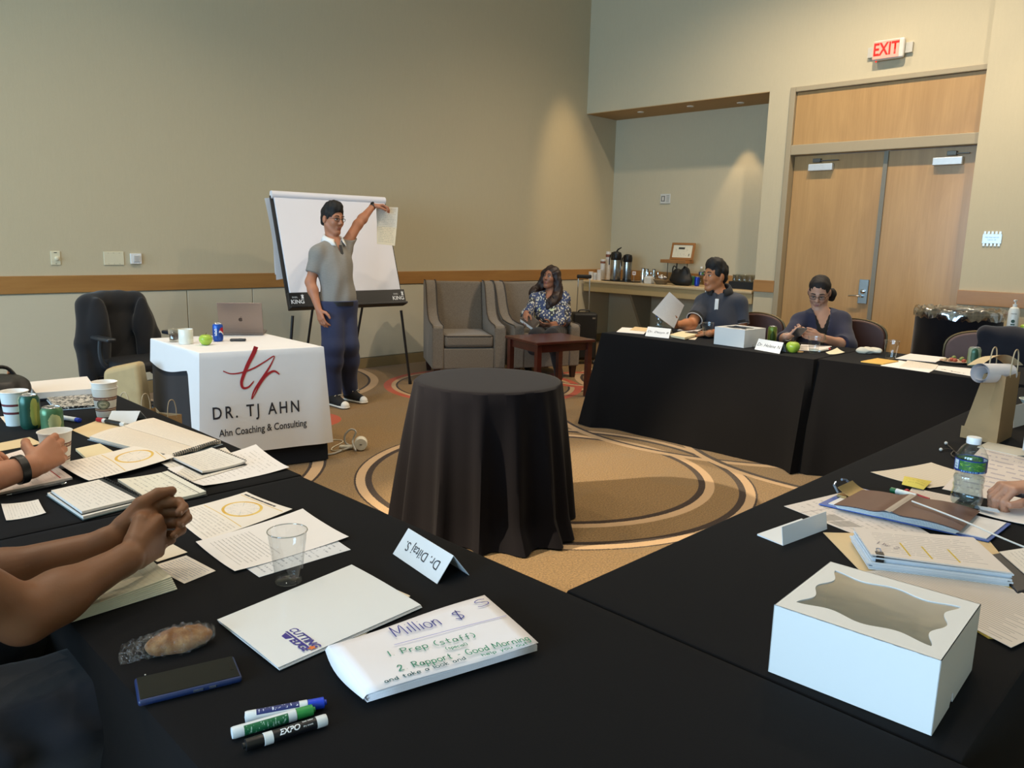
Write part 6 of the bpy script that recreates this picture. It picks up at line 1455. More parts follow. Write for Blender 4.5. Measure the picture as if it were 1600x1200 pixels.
p = P(166, 650, .75); pz = (p.x, p.y, .751); coffee_cup('printed paper cup standing by the folded white card, lower of two nested', pz, .112, .046, math.radians(150)); 
coffee_cup('printed paper cup nested in the one by the folded white card', (p.x, p.y, .751+.022), .112, .0458, math.radians(120))
AV = canmat('can_green_art', '2f5f50', ((.62, .55, .07, .30, 'b9c06a', .5), (.70, .40, .05, .34, '8ea04e', .4), (.12, .55, .07, .30, 'b9c06a', .5), (.22, .40, .05, .34, '8ea04e', .4), (.30, .75, .04, .2, 'd7d7a4', .4)))
p = P(49, 669, .75); can('drink_can', 'green can with yellow-green fruit artwork in front of the striped cup', (p.x, p.y, .751), AV, math.radians(60), group='drink cans on the left tables')
AV2 = canmat('can_green_art_two', '5c8a62', ((.3, .5, .1, .2, 'c5cf9a', .5), (.75, .55, .1, .2, 'c5cf9a', .5)))
p = P(86, 679, .75); can('drink_can', 'shorter pale green can behind the held paper cup', (p.x, p.y+.02, .751), AV2, 0, .035, .095, group='drink cans on the left tables')
# markers
def marker(label, a, b, z, body, cap, flip=False, text=None, r=.0085, roll=0, lab=None, group='dry-erase markers'):
    A, B = P(*a, z), P(*b, z); A.z = B.z = z; d = (B-A); L = d.length; t = thing('marker', label, 'marker', A, math.atan2(d.y, d.x), group)
    m = Matrix.Rotation(roll, 4, 'X') @ Matrix.Rotation(math.pi/2, 4, 'Y')      # lathe axis -> +x
    wt = M('marker_white', 'dfe4e6', .35, vary=.02)
    g = G(); g.lathe([(0, 0), (r*.93, .001), (r, .004), (r, L*.14)], 20, m, caps=False); part('end_plug', g, wt, t, smooth=True)
    g = G(); g.lathe([(r*.985, L*.14), (r*.985, L*.66)], 24, m, caps=False); part('barrel_wrap', g, body, t, smooth=True)
    g = G(); g.lathe([(r*1.02, L*.66), (r*1.02, L*.76), (r*.8, L*.77)], 20, m, caps=False); part('collar_ring', g, wt, t, smooth=True)
    g = G(); g.lathe([(r*.95, L*.765), (r*.97, L*.78), (r*.97, L*.965), (r*.85, L*.97), (r*.5, L*.972), (r*.45, L), (0, L)], 20, m, caps=False); part('cap', g, cap, t, smooth=True)
    return t, L
def wrapmat(name, base, stripe, lo=.35, hi=.75):
    g = NT(name); uv = g.xyz(g.coords('UV')); c = lin('dfe4e8'); c = g.mix(g.band(uv[0], lo, hi), c, lin(base)); tx = g.math('MULTIPLY', g.band(uv[0], lo+.03, hi-.05), g.math('GREATER_THAN', g.noise(g.vec(g.math('MULTIPLY', uv[1], 22.), g.math('MULTIPLY', uv[0], 6.)), 1, 2), .60)); c = g.mix(tx, c, lin(stripe)); g.color(c); g.set(Roughness=.35); return g.m
zr = .7595
marker('white and blue marker lying behind the other two', (382, 1121), (510, 1097), zr+.0, wrapmat('wrap_blue', '26326e', 'cfd6ea', .42, .66), M('cap_blue', '1740c8', .35))
marker('white and green marker in the middle of the three', (361, 1146), (492, 1108), zr+.0, wrapmat('wrap_green', '1f6a42', '9fc4ae', .55, .95), M('cap_green', '2f8f45', .35))
t, L = marker('white and black marker with bold white lettering, nearest of three', (511, 1124), (379, 1166), zr+.0, M('wrap_black', '15161b', .35), M('cap_black', '141416', .35))
ca = frame((0, 0, 0), (-1, 0, 0), (0, .72, .70)); rr_ = .0087
for s_, sz, u0, v0, bo in (('EXPO', .0115, -L*.47, -.0005, .0003), ('low odor', .0042, -L*.24, .0052, .0001), ('dry erase', .0038, -L*.25, -.002, 0)):
    me = text_mesh(s_, sz, 'CENTER', .25 if s_ == 'EXPO' else 0, 1, bo)
    for v in me.vertices:
        th = (v.co.y+v0)/rr_; x = u0+v.co.x; q = Matrix.Rotation(math.radians(40), 3, 'X') @ Vector((0, -math.sin(th)*-1*0+math.sin(-th)*-1*0, 0))
        an = math.radians(52)-th; v.co = Vector((-x, math.cos(an+math.pi/2)*-rr_*-1*0 + rr_*math.sin(math.radians(38)-th*-1*0-th) , rr_*math.cos(math.radians(38)-th)))
    link('lettering', me, M('ink_white', 'e9ecee', .4), t)
for lb, a, b, z, cc, bw in (('blue-capped white marker behind the held paper cup', (96, 652), (126, 657), .7595, '1f3aa8', 'dfe4e8'), ('red-capped black marker by the folded white card', (196, 664), (151, 655), .7595, 'b0202a', '1a1a1c')):
    marker(lb, a, b, z, M('wrap_'+cc, bw, .4), M('cap_'+cc, cc, .35), group='loose markers on the far left table')
# notebooks and papers of the left row
sheet('manila_sheet', 'manila sheet under the open notebook, nearest the red marker', [(112, 672), (140, 684), (205, 668), (160, 654)], MANILA, .7515, .001)
def open_notebook():
    px = [(140, 681), (266, 713), (345, 688), (240, 652)]; z = .752; th = .014; q = [P(x, y, z+th) for x, y in px]; c = sum(q, Vector())/4; c.z = z
    t = thing('open_notebook', 'open notebook with pages of handwriting and a dark coil along its edge', 'notebook', c); f0 = lambda u, v: q[0].lerp(q[1], u).lerp(q[3].lerp(q[2], u), v)-c
    for k, (v0, v1) in enumerate(((0, .495), (.505, 1))):
        g = G(); g.grid(lambda u, v: f0(u, v0+(v1-v0)*v)+UP*(.006*math.sin(math.pi*(v if k == 0 else 1-v)*.9)-.002), 6, 8, th*.7); part('page_block', g, HANDW, t, smooth=True)
    g = G(); g.grid(lambda u, v: f0(.5+(u-.5)*1.04, .5+(v-.5)*1.03)-UP*th*.9, 1, 1, .002); part('cover', g, M('cover_grey_blue', '8d9aa6', .5), t)
    g = G()
    for i in range(22): a = f0(1.0, .06+.88*i/21); dd = (f0(1, .5)-f0(.9, .5)).normalized(); g.tube([a-dd*.004+UP*.003, a+UP*.007+dd*.002, a+dd*.007, a+dd*.003-UP*.006], .0014, 5)
    o = part('spiral', g, M('spiral_black', '1d1d1f', .4), t); o['kind'] = 'stuff'
open_notebook()
sheet('sticky_pad', 'small square pad of pale yellow notes beside the wristband hand', [(118, 701), (134, 715), (178, 706), (156, 693)], paper('sticky_cream', 'e8d7b0'), .760, .008, cat='note pad')
sheet('envelope', 'tan envelope behind the wristband forearm', [(-24, 697), (0, 705), (66, 693), (46, 683)], MANILA, .7515, .0012, cat='envelope')
sheet('notepad', 'lined pad with a red margin under the wristband forearm', [(-40, 725), (0, 770), (113, 746), (46, 699)], REDM, .757, .006, cat='note pad')
sheet('note_slip', 'small handwritten slip near the left edge below the pen', [(2, 789), (10, 815), (72, 803), (60, 782)], NOTE, .7515, curl=.003)
pa, pb = P(10, 774, .756), P(104, 755, .756); d = (pb-pa).normalized(); pen = thing('pen', 'black pen lying beside the red-margined pad', 'pen', (pa.x, pa.y, .756)); L = (pb-pa).length; g = G()
g.tube([d*.012, d*.02, d*L*.9], [.003, .0045, .0045], 10); part('barrel', g, M('pen_black', '17171a', .35), pen, smooth=True); g = G(); g.tube([Vector(), d*.013], [.0008, .003], 10); g.tube([d*L*.9, d*L], [.0035, .003], 8); part('tip', g, M('pen_silver', 'b4b6b8', .25, .9), pen, smooth=True); g = G(); g.tube([d*L*.62+UP*.0055, d*L*.97+UP*.0055], .0013, 6); part('clip', g, M('pen_silver', 'b4b6b8', .25, .9), pen)
sheet('paper_sheet', 'printed letter under the spiral pad nearest the carpet', [(262, 735), (318, 762), (452, 733), (400, 697)], PRINT2, .7522, curl=.006)
sheet('paper_sheet', 'pale sheet half under the open notebook and ring-chart page', [(252, 724), (300, 752), (382, 728), (352, 699)], LINED, .7540)
slab('spiral_pad', 'spiral pad lying on the printed letter, farthest of the three pads', [(270, 716), (316, 738), (384, 722), (331, 701)], NOTE, .7545, .008, 'note pad', None, True, .004)
slab('spiral_pad', 'spiral pad with a half-filled form, middle of the three pads', [(184, 750), (240, 786), (322, 769), (262, 737)], paper('form_page', 'e6e1d2', 9, '8f8c86', .5, .05, .1, extra=((0, .86, 1, .875, '3c3a3a'),), amt=.5), .752, .010, 'note pad', None, True, .003)
for k, zz in enumerate((.752, .7605)):
    slab('spiral_pad', ('lower pad of the pile of two near the small slip', 'handwritten spiral pad topmost of the pile near the small slip')[k], [[(74, 770), (130, 807), (223, 783), (162, 751)], [(80, 766), (128, 799), (219, 777), (160, 748)]][k], NOTE, zz, .009, 'note pad', M('pad_edge_teal', '4e6266', .5) if k == 0 else None, k == 1)
sheet('ring_chart_sheet', 'page with a yellow ring chart lying across the pads, farther of two', [(92, 726), (139, 753), (273, 716), (240, 690)], RING, .764, curl=.004, bow=.004)
sheet('ring_chart_sheet', 'page with a yellow ring chart in front of the clasped hands', [(265, 802), (319, 847), (457, 797), (385, 770)], RING, .7515, curl=.003, bow=.003)
sheet('paper_sheet', 'printed form peeking out under the page by the clear cup', [(356, 868), (405, 902), (548, 859), (482, 815)], paper('form_strip', 'dfe0e4', 16, '6f7686', .5, .04, .04, amt=.6), .7512)
sheet('paper_sheet', 'printed page with a few text lines behind the clear plastic cup', [(306, 849), (367, 895), (545, 841), (473, 797)], PRINT, .7525, curl=.004)
# pile of pads under the clasped hands
q0 = [(10, 912), (100, 972), (276, 917), (226, 868)]
t = thing('notepad_stack', 'thick stack of cream pads fanned under the forearms', 'note pads', P(150, 915, .752)); c = Vector(t.location)
for k in range(7):
    z = .7545+.0036*k; s = k/6
    px = [(10, 912-8*s), (100+6*s, 974-15*s), (277-9*s, 919-18*s), (226-4*s, 868-6*s)]; qq = [P(x, y, z) for x, y in px]
    g = G(); g.grid(lambda u, v: qq[0].lerp(qq[1], u).lerp(qq[3].lerp(qq[2], u), v)-c, 1, 1, .0030); part('pad', g, paper('cream_pad', 'e6dfc6', 0, lines=18, line_c='c6c0aa') if k == 6 else M('cream_edge', 'e4dec8', .8, vary=.04), t, bevel=.0006)
sheet('card', 'small printed card in blue ink beside the stack of pads', [(236, 885), (288, 912), (337, 892), (291, 868)], BLUEN, .7515, cat='card')
sheet('card', 'cream card half hidden under the clasped hands', [(226, 868), (246, 878), (293, 863), (262, 846)], CREAMP, .7515, cat='card')
# clear plastic cups
CLEAR = glass('clear_cup', 'f4f6f7', .03, alpha=.10)
def clear_cup(label, px, py, ptop, r=None, liquid=None, group='clear plastic cups', rbot=.66):
    b = P(px, py, .752); b.z = .752; h = above(b, px, ptop)-.752
    t = thing('plastic_cup', label, 'cup', b, 0, group); r = r or h*.40; g = G()
    g.lathe([(0, .002), (r*rbot*.9, .002), (r*rbot, 0), (r*rbot*1.01, .006), (r*.90, h*.72), (r*.925, h*.75), (r*.93, h*.80), (r*.99, h*.985)], 40, caps=False); part('wall', g, CLEAR, t, smooth='all')
    g = G(); g.tube([(r*math.cos(a), r*math.sin(a), h) for a in [2*math.pi*k/40 for k in range(40)]], .0013, 6, closed=True); part('rim', g, glass('cup_rim', 'd9dee0', .05, alpha=.7), t, smooth='all')
    if liquid: g = G(); g.lathe([(0, .004), (r*rbot*.95, .004), (r*(rbot+(.9-rbot)*liquid)*.97, h*.72*liquid), (0, h*.72*liquid)], 30); part('water', g, glass('water_clear', 'e3eef2', .0, alpha=.05), t, smooth='all')
    return t
clear_cup('empty clear plastic cup near the white folder', 451, 908, 829, .0395)
# white folder
def folder():
    px = [(340, 968), (435, 1043), (658, 945), (550, 882)]; c = P(500, 960, .752); c.z = .752; t = thing('folder', 'glossy white presentation folder with a purple logo near the phone', 'folder', c)
    gl = M('folder_gloss', 'eceef0', .25, vary=.01, coat=.3)
    for k, (nm, z) in enumerate((('back_cover', .7545), ('inner_sheets', .7562), ('front_cover', .7585))):
        qq = [P(x+(1.5-k)*1.2, y+(2-k)*1.8, z) for x, y in px]; g = G()
        g.grid(lambda u, v: qq[0].lerp(qq[1], u).lerp(qq[3].lerp(qq[2], u), v)-c+UP*.0025*(k == 2)*math.sin(math.pi*u), 6, 1, .0012); part(nm, g, gl if k != 1 else PW, t, smooth=True)
    qq = [P(x, y, .7608) for x, y in px]; ux = (qq[1]-qq[0]); vx = (qq[3]-qq[0]); o = qq[0]+ux*.80+vx*.235; m = frame(o-c, ux, UP)
    PUR = M('logo_purple', '3a2f8c', .5)
    lettering('CUTTING', .020, PUR, t, m @ Matrix.Translation((-.004, .006, 0)), shear=.2, bold=.0006); lettering('EDGE', .020, PUR, t, m @ Matrix.Translation((.012, -.012, 0)), shear=.2, bold=.0006)
    g = G(); g.prism([(-.042, -.004), (.034, -.004), (.030, -.0075), (-.044, -.0075)], 0, .0003, m); g.prism([(-.040, -.009), (-.016, -.009), (-.020, -.020), (-.034, -.020)], 0, .0003, m); part('logo_bar', g, PUR, t)
    g = G(); g.prism([(.036+.005*math.cos(a)*(1.6 if k % 2 else .8), -.002+.005*math.sin(a)*(1.6 if k % 2 else .8)) for k, a in enumerate([math.pi*j/5 for j in range(10)])], 0, .0003, m); part('logo_star', g, M('logo_orange', 'e07a3a', .5), t)
sheet('paper_sheet', 'cream sheets sticking out from under the white folder', [(452, 926), (560, 1000), (641, 931), (541, 888)], CREAMP, .7518, .0015)
folder()
# folded flip-chart sheet with handwriting
HWG = {}
def _hw():
    D = {'M': ['0,0 .05,1', '.05,1 .35,.25 .7,1 .8,0'], 'i': ['.12,.6 .12,0', '.12,.82 .13,.86'], 'l': ['.1,1 .12,0'], 'o': ['.3,.6 .08,.5 .05,.2 .25,0 .48,.15 .48,.45 .3,.6'], 'n': ['.05,.6 .05,0', '.05,.4 .25,.6 .42,.5 .45,0'],
     '$': ['.62,.8 .4,.95 .12,.8 .2,.58 .5,.42 .55,.18 .3,.02 .05,.15', '.42,1.12 .28,-.15'], 'S': ['.6,.85 .35,1 .1,.8 .25,.55 .55,.4 .5,.1 .2,0 .0,.12'], 'P': ['.1,0 .12,1', '.0,.9 .35,1 .55,.8 .4,.5 .12,.45'], 'R': ['.1,0 .12,1', '.0,.9 .35,1 .55,.8 .4,.52 .12,.48', '.25,.48 .6,0'],
     'r': ['.05,.6 .06,0', '.06,.4 .2,.58 .36,.55'], 'e': ['.05,.3 .45,.34 .4,.55 .2,.6 .05,.35 .1,.08 .3,0 .45,.1'], 'p': ['.05,.6 .06,-.4', '.06,.45 .25,.6 .45,.45 .4,.1 .2,0 .06,.1'], 's': ['.4,.5 .2,.6 .08,.45 .35,.22 .25,.02 .02,.06'], 't': ['.2,.95 .2,.1 .35,.02', '.02,.6 .4,.62'],
     'a': ['.42,.5 .2,.6 .05,.3 .15,.02 .38,.15 .42,.55', '.42,.5 .46,.02'], 'f': ['.4,.95 .25,.95 .2,.7 .18,-.1', '.02,.5 .36,.52'], '(': ['.3,1 .08,.7 .06,.25 .28,-.05'], ')': ['.05,1 .27,.7 .27,.25 .05,-.05'], '1': ['.12,1 .14,0'], '2': ['.05,.75 .25,1 .48,.8 .3,.4 .02,.02 .55,.05'],
     '.': ['.1,.02 .13,.04'], 'G': ['.6,.8 .35,1 .08,.6 .15,.1 .45,0 .6,.3 .38,.35'], 'd': ['.42,.5 .2,.58 .05,.3 .18,.02 .42,.2', '.44,1 .45,0'], 'h': ['.06,1 .06,0', '.06,.4 .25,.6 .42,.45 .44,0'], 'u': ['.05,.6 .08,.1 .25,0 .42,.2', '.43,.6 .45,0'], 'y': ['.05,.6 .22,.1', '.45,.6 .12,-.4'],
     'c': ['.42,.5 .22,.6 .05,.3 .2,.02 .42,.1'], 'g': ['.42,.5 .2,.6 .05,.3 .2,.05 .42,.2', '.44,.6 .4,-.3 .1,-.35'], 'k': ['.06,1 .06,0', '.4,.6 .08,.28 .42,0'], '-': ['.05,.4 .3,.4'], 'w': ['.02,.6 .15,0 .3,.45 .45,0 .6,.6'], 'm': ['.05,.6 .05,0', '.05,.4 .2,.6 .3,.5 .3,0', '.3,.4 .45,.6 .55,.5 .56,0'], 'v': ['.02,.6 .2,0 .4,.6'], ' ': []}
    for k, st in D.items(): HWG[k] = [[tuple(float(x) for x in p.split(',')) for p in s.split()] for s in st]
_hw()
def handwriting(s, m, height, w, mat, parent, width=None, wig=.03, seed=0):
    r = random.Random(seed); x = 0; g = G(); adv = []; 
    for ch in s:
        st = HWG.get(ch, []); mx = max([p[0] for q in st for p in q] or [.3]); adv.append((x, st)); x += mx+.16
    k = height if width is None else width/x
    ky = height
    for x0, st in adv:
        dy = r.uniform(-wig, wig)
        for q in st:
            pts = smooth_path([Vector(((x0+a)*k, (b+dy)*ky, 0)) for a, b in q], 4) if len(q) > 2 else [Vector(((x0+a)*k, (b+dy)*ky, 0)) for a, b in q]
            ribbon(g, pts, w, m)
    return part('handwriting', g, mat, parent)
def chart_fold():
    z = .772; px = [(573, 1085), (841, 1005), (757, 929), (513, 1009)]; c = P(675, 1005, .752); c.z = .758; t = thing('flip_chart_sheet', 'folded flip-chart sheet with blue and green handwriting on the white folder', 'paper', c)
    qq = [P(x, y, z) for x, y in px]; f0 = lambda u, v: qq[0].lerp(qq[1], u).lerp(qq[3].lerp(qq[2], u), v)-c
    PF = M('chart_paper', 'ece9ee', .8, vary=.015, scale=4)
    H = lambda u, v: .0016*math.sin(u*7+v*3)+.004*math.sin(math.pi*v)*(1-u)*.8
    g = G(); g.grid(lambda u, v: f0(u, v)+UP*H(u, v), 14, 8, .0008); part('top_fold', g, PF, t, smooth='all')
    for k in range(5):
        g = G(); zz = (z-.760)*(k+.5)/5+.001; g.grid(lambda u, v: f0(u*.985+.01-.010*math.sin(k*2.1)*(1-u), v)-UP*(.001+zz)*(1-.75*u*0)-UP*.0, 6, 4, .0006); part('inner_fold', g, PF, t, smooth='all')
    g = G()
    for i in range(11):
        v = i/10; g.v.append(tuple(f0(0, v)+UP*H(0, v)));
        a = f0(0, v)+(f0(0, .5)-f0(1, .5)).normalized()*(.006+.010*math.sin(math.pi*v)); g.v.append(tuple(a-UP*.006)); g.v.append(tuple(f0(0, v)-UP*.0125))
    for i in range(10):
        for j in range(2): g.f.append((i*3+j, i*3+j+1, (i+1)*3+j+1, (i+1)*3+j))
    part('outer_fold', g, PF, t, smooth='all')
    ux = (qq[1]-qq[0]); L = ux.length
    BI = M('ink_marker_blue', '2b3190', .6); GI = M('ink_marker_green', '1f8a6c', .6); LB = M('ink_marker_violet', '8f8fcf', .6); DG = M('ink_marker_teal', '1c5f66', .6)
    def line(s, p0, p1, hpx, w, mat, seed):
        a, b = P(*p0, z), P(*p1, z); m = frame(a-c+UP*.0042, b-a, UP); handwriting(s, m, hpx, w, mat, t, (b-a).length, .04, seed)
    line('Million', (619, 998), (694, 978), .036, .0022, BI, 1); line('$', (713, 972), (733, 967), .030, .0022, BI, 2); line('S', (748, 952), (772, 944), .026, .002, BI, 3)
    line('1. Prep (staff)', (608, 1029), (746, 998), .017, .0019, GI, 4); line('2. Rapport - Good Morning', (624, 1052), (830, 1003), .017, .0019, GI, 5); line('(special)', (698, 1019), (732, 1011), .009, .0014, GI, 6)
    line('help you out', (754, 1029), (827, 1009), .008, .0015, GI, 7); line('and take a look and', (602, 1071), (730, 1033), .010, .0016, DG, 8)
    a, b = P(616, 1011, z), P(791, 965, z); g = G(); ribbon(g, [(0, 0), ((b-a).length*.5, .0008), ((b-a).length, 0)], .0016, frame(a-c+UP*.0042, b-a, UP)); part('underline', g, LB, t)
chart_fold()
# tent cards
TENT = M('card_white', 'e2e6ea', .6, vary=.015)
def tent(label, fL, fR, ridge, back, side, text=None, tsize=.02, flip=False, face_px=None, ink=None):
    """folded card: front foot fL-fR (pixels on the table), ridge pixel over one end, the other leg's foot pixel at that end"""
    A, B = P(*fL), P(*fR); K = P(*back); e = B if side == 'R' else A; mid = (e+K)/2; h = above(mid, *ridge)-.75; off = (K-e)/2
    c = (A+B)/2+off; c.z = .7506; t = thing('tent_card', label, 'name card', c, 0, None); loc = lambda p, z=0: Vector((p.x-c.x, p.y-c.y, z))
    for nm, o1 in (('front_flap', Vector()), ('back_flap', off*2)):
        a, b, r0, r1 = loc(A+o1), loc(B+o1), loc(A+off, h), loc(B+off, h); nn = (b-a).cross(r0-a).normalized()*.0006
        g = G(); g.hexa([a-nn, b-nn, r1-nn, r0-nn], [a+nn, b+nn, r1+nn, r0+nn]); part(nm, g, TENT, t)
    if text:
        a, b, r0, r1 = loc(A), loc(B), loc(A+off, h), loc(B+off, h); nn = (b-a).cross(r0-a).normalized(); nn = nn if nn.dot(CAM-c) > 0 else -nn
        x = (b-a).normalized()*(-1 if flip else 1); m = frame((a+b+r0+r1)/4+nn*.0012, x, nn)
        lettering(text, tsize, ink or M('ink_print', '35343a', .7), t, m)
    return t, h
tent('white folded name card with upside-down black lettering near the folder', (614, 866), (683, 913), (722, 869), (733, 899), 'R', 'Dr. Diltaj S.', .030, True)
def open_card():
    A, B, K = P(1223, 853), P(1292, 827), P(1183, 837); c = (A+B)/2; c.z = .7506; t = thing('tent_card', 'blank half-open folded card standing near the brown booklet', 'name card', c); h = above(A, 1217, 824)-.75
    L = lambda p, z=0: Vector((p.x-c.x, p.y-c.y, z)); o = K-A; n = (B-A).cross(UP).normalized()*.0006; ln = o*.10
    g = G(); g.hexa([L(A)-n, L(B)-n, L(B+ln, h)-n, L(A+ln, h)-n], [L(A)+n, L(B)+n, L(B+ln, h)+n, L(A+ln, h)+n]); part('upright_flap', g, TENT, t)
    g = G(); g.hexa([L(A), L(A+o), L(B+o), L(B)], [L(A, .001), L(A+o, .004), L(B+o, .004), L(B, .001)]); part('flat_flap', g, TENT, t)
open_card()
tent('blank folded white card beside the nested coffee cups', (166, 662), (211, 662), (211, 643), (229, 654), 'R')
tent('folded name card in front of the man in the dark polo', (1008, 525), (1045, 529), (1047, 514), (1051, 524), 'R', 'Dr. Desyn R', .036, False)
tent('folded name card between the white box and the green apple', (1179, 546), (1218, 553), (1223, 535.5), (1228, 550), 'R', 'Dr. Helene N', .037, False)
# wrapped bread
def wrapped():
    a, b = P(206, 1028, .752), P(330, 1000, .752); d = (b-a); L = d.length; d.normalize(); w = UP.cross(d); c = (a+b)/2
    t = thing('wrapped_bread', 'seeded flat bread twisted up in cling film above the phone', 'food', (c.x, c.y, .7515)); S = SDF(); R = np.array(Matrix((d, w, UP)))
    S.ell(c+d*L*.16+UP*.014, (L*.36, .026, .016), R, .02); S.ell(c-d*L*.05+UP*.012, (L*.30, .022, .013), R, .02); S.half((0, 0, .7535), -UP)
    g = NT('bread_crust'); n = g.noise(g.coords(), 330, 4, .75); n2 = g.math('MULTIPLY', g.math('SUBTRACT', g.noise(g.coords(), 45, 3), .38), 4., clamp=True); g.color(g.mix(n2, g.mix(n, lin('55300f'), lin('9a6834')), g.mix(n, lin('c4a070'), lin('744720')))); g.set(Roughness=.7); g.bump(n, .6, .003)
    soft('bread', S, .0026, g.m, t, .003, 60, 4)
    S = SDF(); S.ell(c+d*L*.14+UP*.0145, (L*.40, .031, .0195), R, .02); S.ell(c-d*L*.14+UP*.012, (L*.36, .023, .0145), R, .02); S.cone(c-d*L*.40+UP*.011, c-d*L*.52+w*.004+UP*.012, .012, .009, .02); S.cone(c-d*L*.50+UP*.012, c-d*L*.565-w*.012+UP*.010, .008, .011, .01); S.half((0, 0, .7518), -UP)
    g = NT('cling_film'); tr = g.node('ShaderNodeBsdfTransparent'); gl = g.node('ShaderNodeBsdfGlossy'); gl.inputs['Roughness'].default_value = .10; wr = g.noise(g.coords(), 75, 6, .75, 1.8)
    bp = g.node('ShaderNodeBump'); bp.inputs['Strength'].default_value = 1; bp.inputs['Distance'].default_value = .03; g.put(bp.inputs['Height'], wr); g.l.new(bp.outputs[0], gl.inputs['Normal'])
    x = g.xyz(g.coords('Object')); mx = g.node('ShaderNodeMixShader'); f = g.math('ADD', g.math('MULTIPLY', g.math('POWER', wr, 7.), 9.), .015, clamp=True); g.l.new(f, mx.inputs[0]); g.l.new(tr.outputs[0], mx.inputs[1]); g.l.new(gl.outputs[0], mx.inputs[2]); g.l.new(mx.outputs[0], g.n['Material Output'].inputs[0])
    soft('cling_film', S, .0026, g.m, t, .006, 150, 8, label='crinkled clear film')
wrapped()
# phone
def smartphone():
    q = [P(216, 1092, .755), P(378, 1053, .755), P(366, 1033, .755), P(213, 1066, .755)]; a = q[0]; d = (q[1]-q[0]); c = sum([P(214, 1105, .752), P(378, 1066, .752), P(366, 1034, .752), P(213, 1068, .752)], Vector())/4
    L, Wd = .150, .073; t = thing('smartphone', 'black-screened phone in a dark blue case on the near cloth', 'phone', (c.x, c.y, .7515), math.atan2(d.y, d.x))
    g = G(); g.box((0, 0, .0055), (L, Wd, .011)); cs = part('case', g, M('case_navy', '1c2f5c', .4, coat=.2), t, bevel=.0048, seg=4, smooth=True)
    g = G(); g.box((0, 0, .0112), (L-.007, Wd-.007, .0012)); part('screen', g, M('phone_glass', '1a1a18', .06, vary=.02), t, bevel=.0005)
    g = G(); g.box((L/2-.011, 0, .01195), (.005, .022, .0003)); part('notch', g, M('notch_black', '050505', .2), t)
    g = G(); g.box((L*.20, -Wd/2-.0004, .006), (.010, .0016, .003)); g.box((L*.06, -Wd/2-.0004, .006), (.014, .0016, .003)); part('side_button', g, M('button_steel', '8a97ad', .25, .8), t)
smartphone()
g = G(); g.lathe([(0, 0), (.0012, .0002), (.0012, .0012), (0, .0014)], 8); p = P(227, 1055, .751); solo('crumb', 'tiny white crumb beside the phone', 'crumb', g, M('crumb_white', 'e8e4dc', .6), (p.x, p.y, .7512))
# ------------------------------------------------------------------ white bakery boxes with a film window
BOXW = M('box_card', 'e0e0de', .55, vary=.012, scale=5)
def bakery_box(label, o, ang, s, h, note=False, s2=None):
    """o: near corner, ang: direction of the near edge"""
    s2 = s2 or s
    t = thing('bakery_box', label, 'box', o, ang, None); th = .0012
    g = G(); g.box((s/2, th/2, h/2), (s, th, h)); part('front_panel', g, BOXW, t); g = G(); g.box((s/2, s2-th/2, h/2), (s, th, h)); part('back_panel', g, BOXW, t)
    for x in (th/2, s-th/2):
        g = G()
        g.prism([(0, .0), (s2*.40, .0), (s2*.42, .018), (s2*.46, .018), (s2*.48, 0), (s2, 0), (s2, h), (0, h)], -th/2, th/2, Matrix(((0, 0, 1, x), (1, 0, 0, 0), (0, 1, 0, 0), (0, 0, 0, 1)))); part('side_panel', g, BOXW, t)
    g = G(); g.box((s/2, s2/2, .002), (s-.004, s2-.004, .002)); part('base', g, BOXW, t)
    # lid with a wavy-edged window
    n = 176; ring_o, ring_i = [], []
    for k in range(n):
        a = 2*math.pi*k/n+math.pi/4; 
        f = k/n*4; e = int(f); w = f-e; cs = [(-1, -1), (1, -1), (1, 1), (-1, 1)]; c0, c1 = cs[e], cs[(e+1) % 4]
        x, y = c0[0]+(c1[0]-c0[0])*w, c0[1]+(c1[1]-c0[1])*w; ring_o.append((s/2+x*s/2, s2/2+y*s2/2, h))
        wav = .78+.055*math.cos(w*2*math.pi*2)*(1 if e % 2 else 1)+(-.10*(1-min(1, min(w, 1-w)*7))); 
        xx, yy = x, y
        if e in (0, 2): yy = y*(.66+.055*math.cos(w*4*math.pi)); xx = x*.82
        else: xx = x*(.765+.055*math.cos(w*4*math.pi)); yy = y*.715
        ring_i.append((s/2+xx*s/2, s2/2+yy*s2/2, h))
    g = G(); vs = ring_o+ring_i; g.add(vs, [(k, (k+1) % n, n+(k+1) % n, n+k) for k in range(n)]); o_ = part('lid', g, BOXW, t); md = o_.modifiers.new('t', 'SOLIDIFY'); md.thickness = .0012
    g = G(); g.add([(x, y, z-.0014) for x, y, z in ring_i], [tuple(range(n))])
    gm = NT('box_film_'+str(note)); tr = gm.node('ShaderNodeBsdfTransparent'); gl = gm.node('ShaderNodeBsdfGlossy'); gl.inputs['Roughness'].default_value = .07; wv = gm.noise(gm.coords(), 9, 3); bp = gm.node('ShaderNodeBump'); bp.inputs['Strength'].default_value = .10; bp.inputs['Distance'].default_value = .005; gm.put(bp.inputs['Height'], wv); gm.l.new(bp.outputs[0], gl.inputs['Normal'])
    mx = gm.node('ShaderNodeMixShader'); mx.inputs[0].default_value = .66; gm.l.new(tr.outputs[0], mx.inputs[1]); gm.l.new(gl.outputs[0], mx.inputs[2]); gm.l.new(mx.outputs[0], gm.n['Material Output'].inputs[0]); MATS['box_film_'+str(note)] = gm.m
    part('window_film', g, gm.m, t)
    return t
a, b = P(1200, 1050, .75), P(1452, 1150, .75); d = b-a
bx_ = bakery_box('white windowed bakery box in the near right corner of the tables', (a.x, a.y, .7512), math.atan2(d.y, d.x), .250, .120, True)
a, b = P(1115, 537.5, .75), P(1162, 544, .75); d = b-a
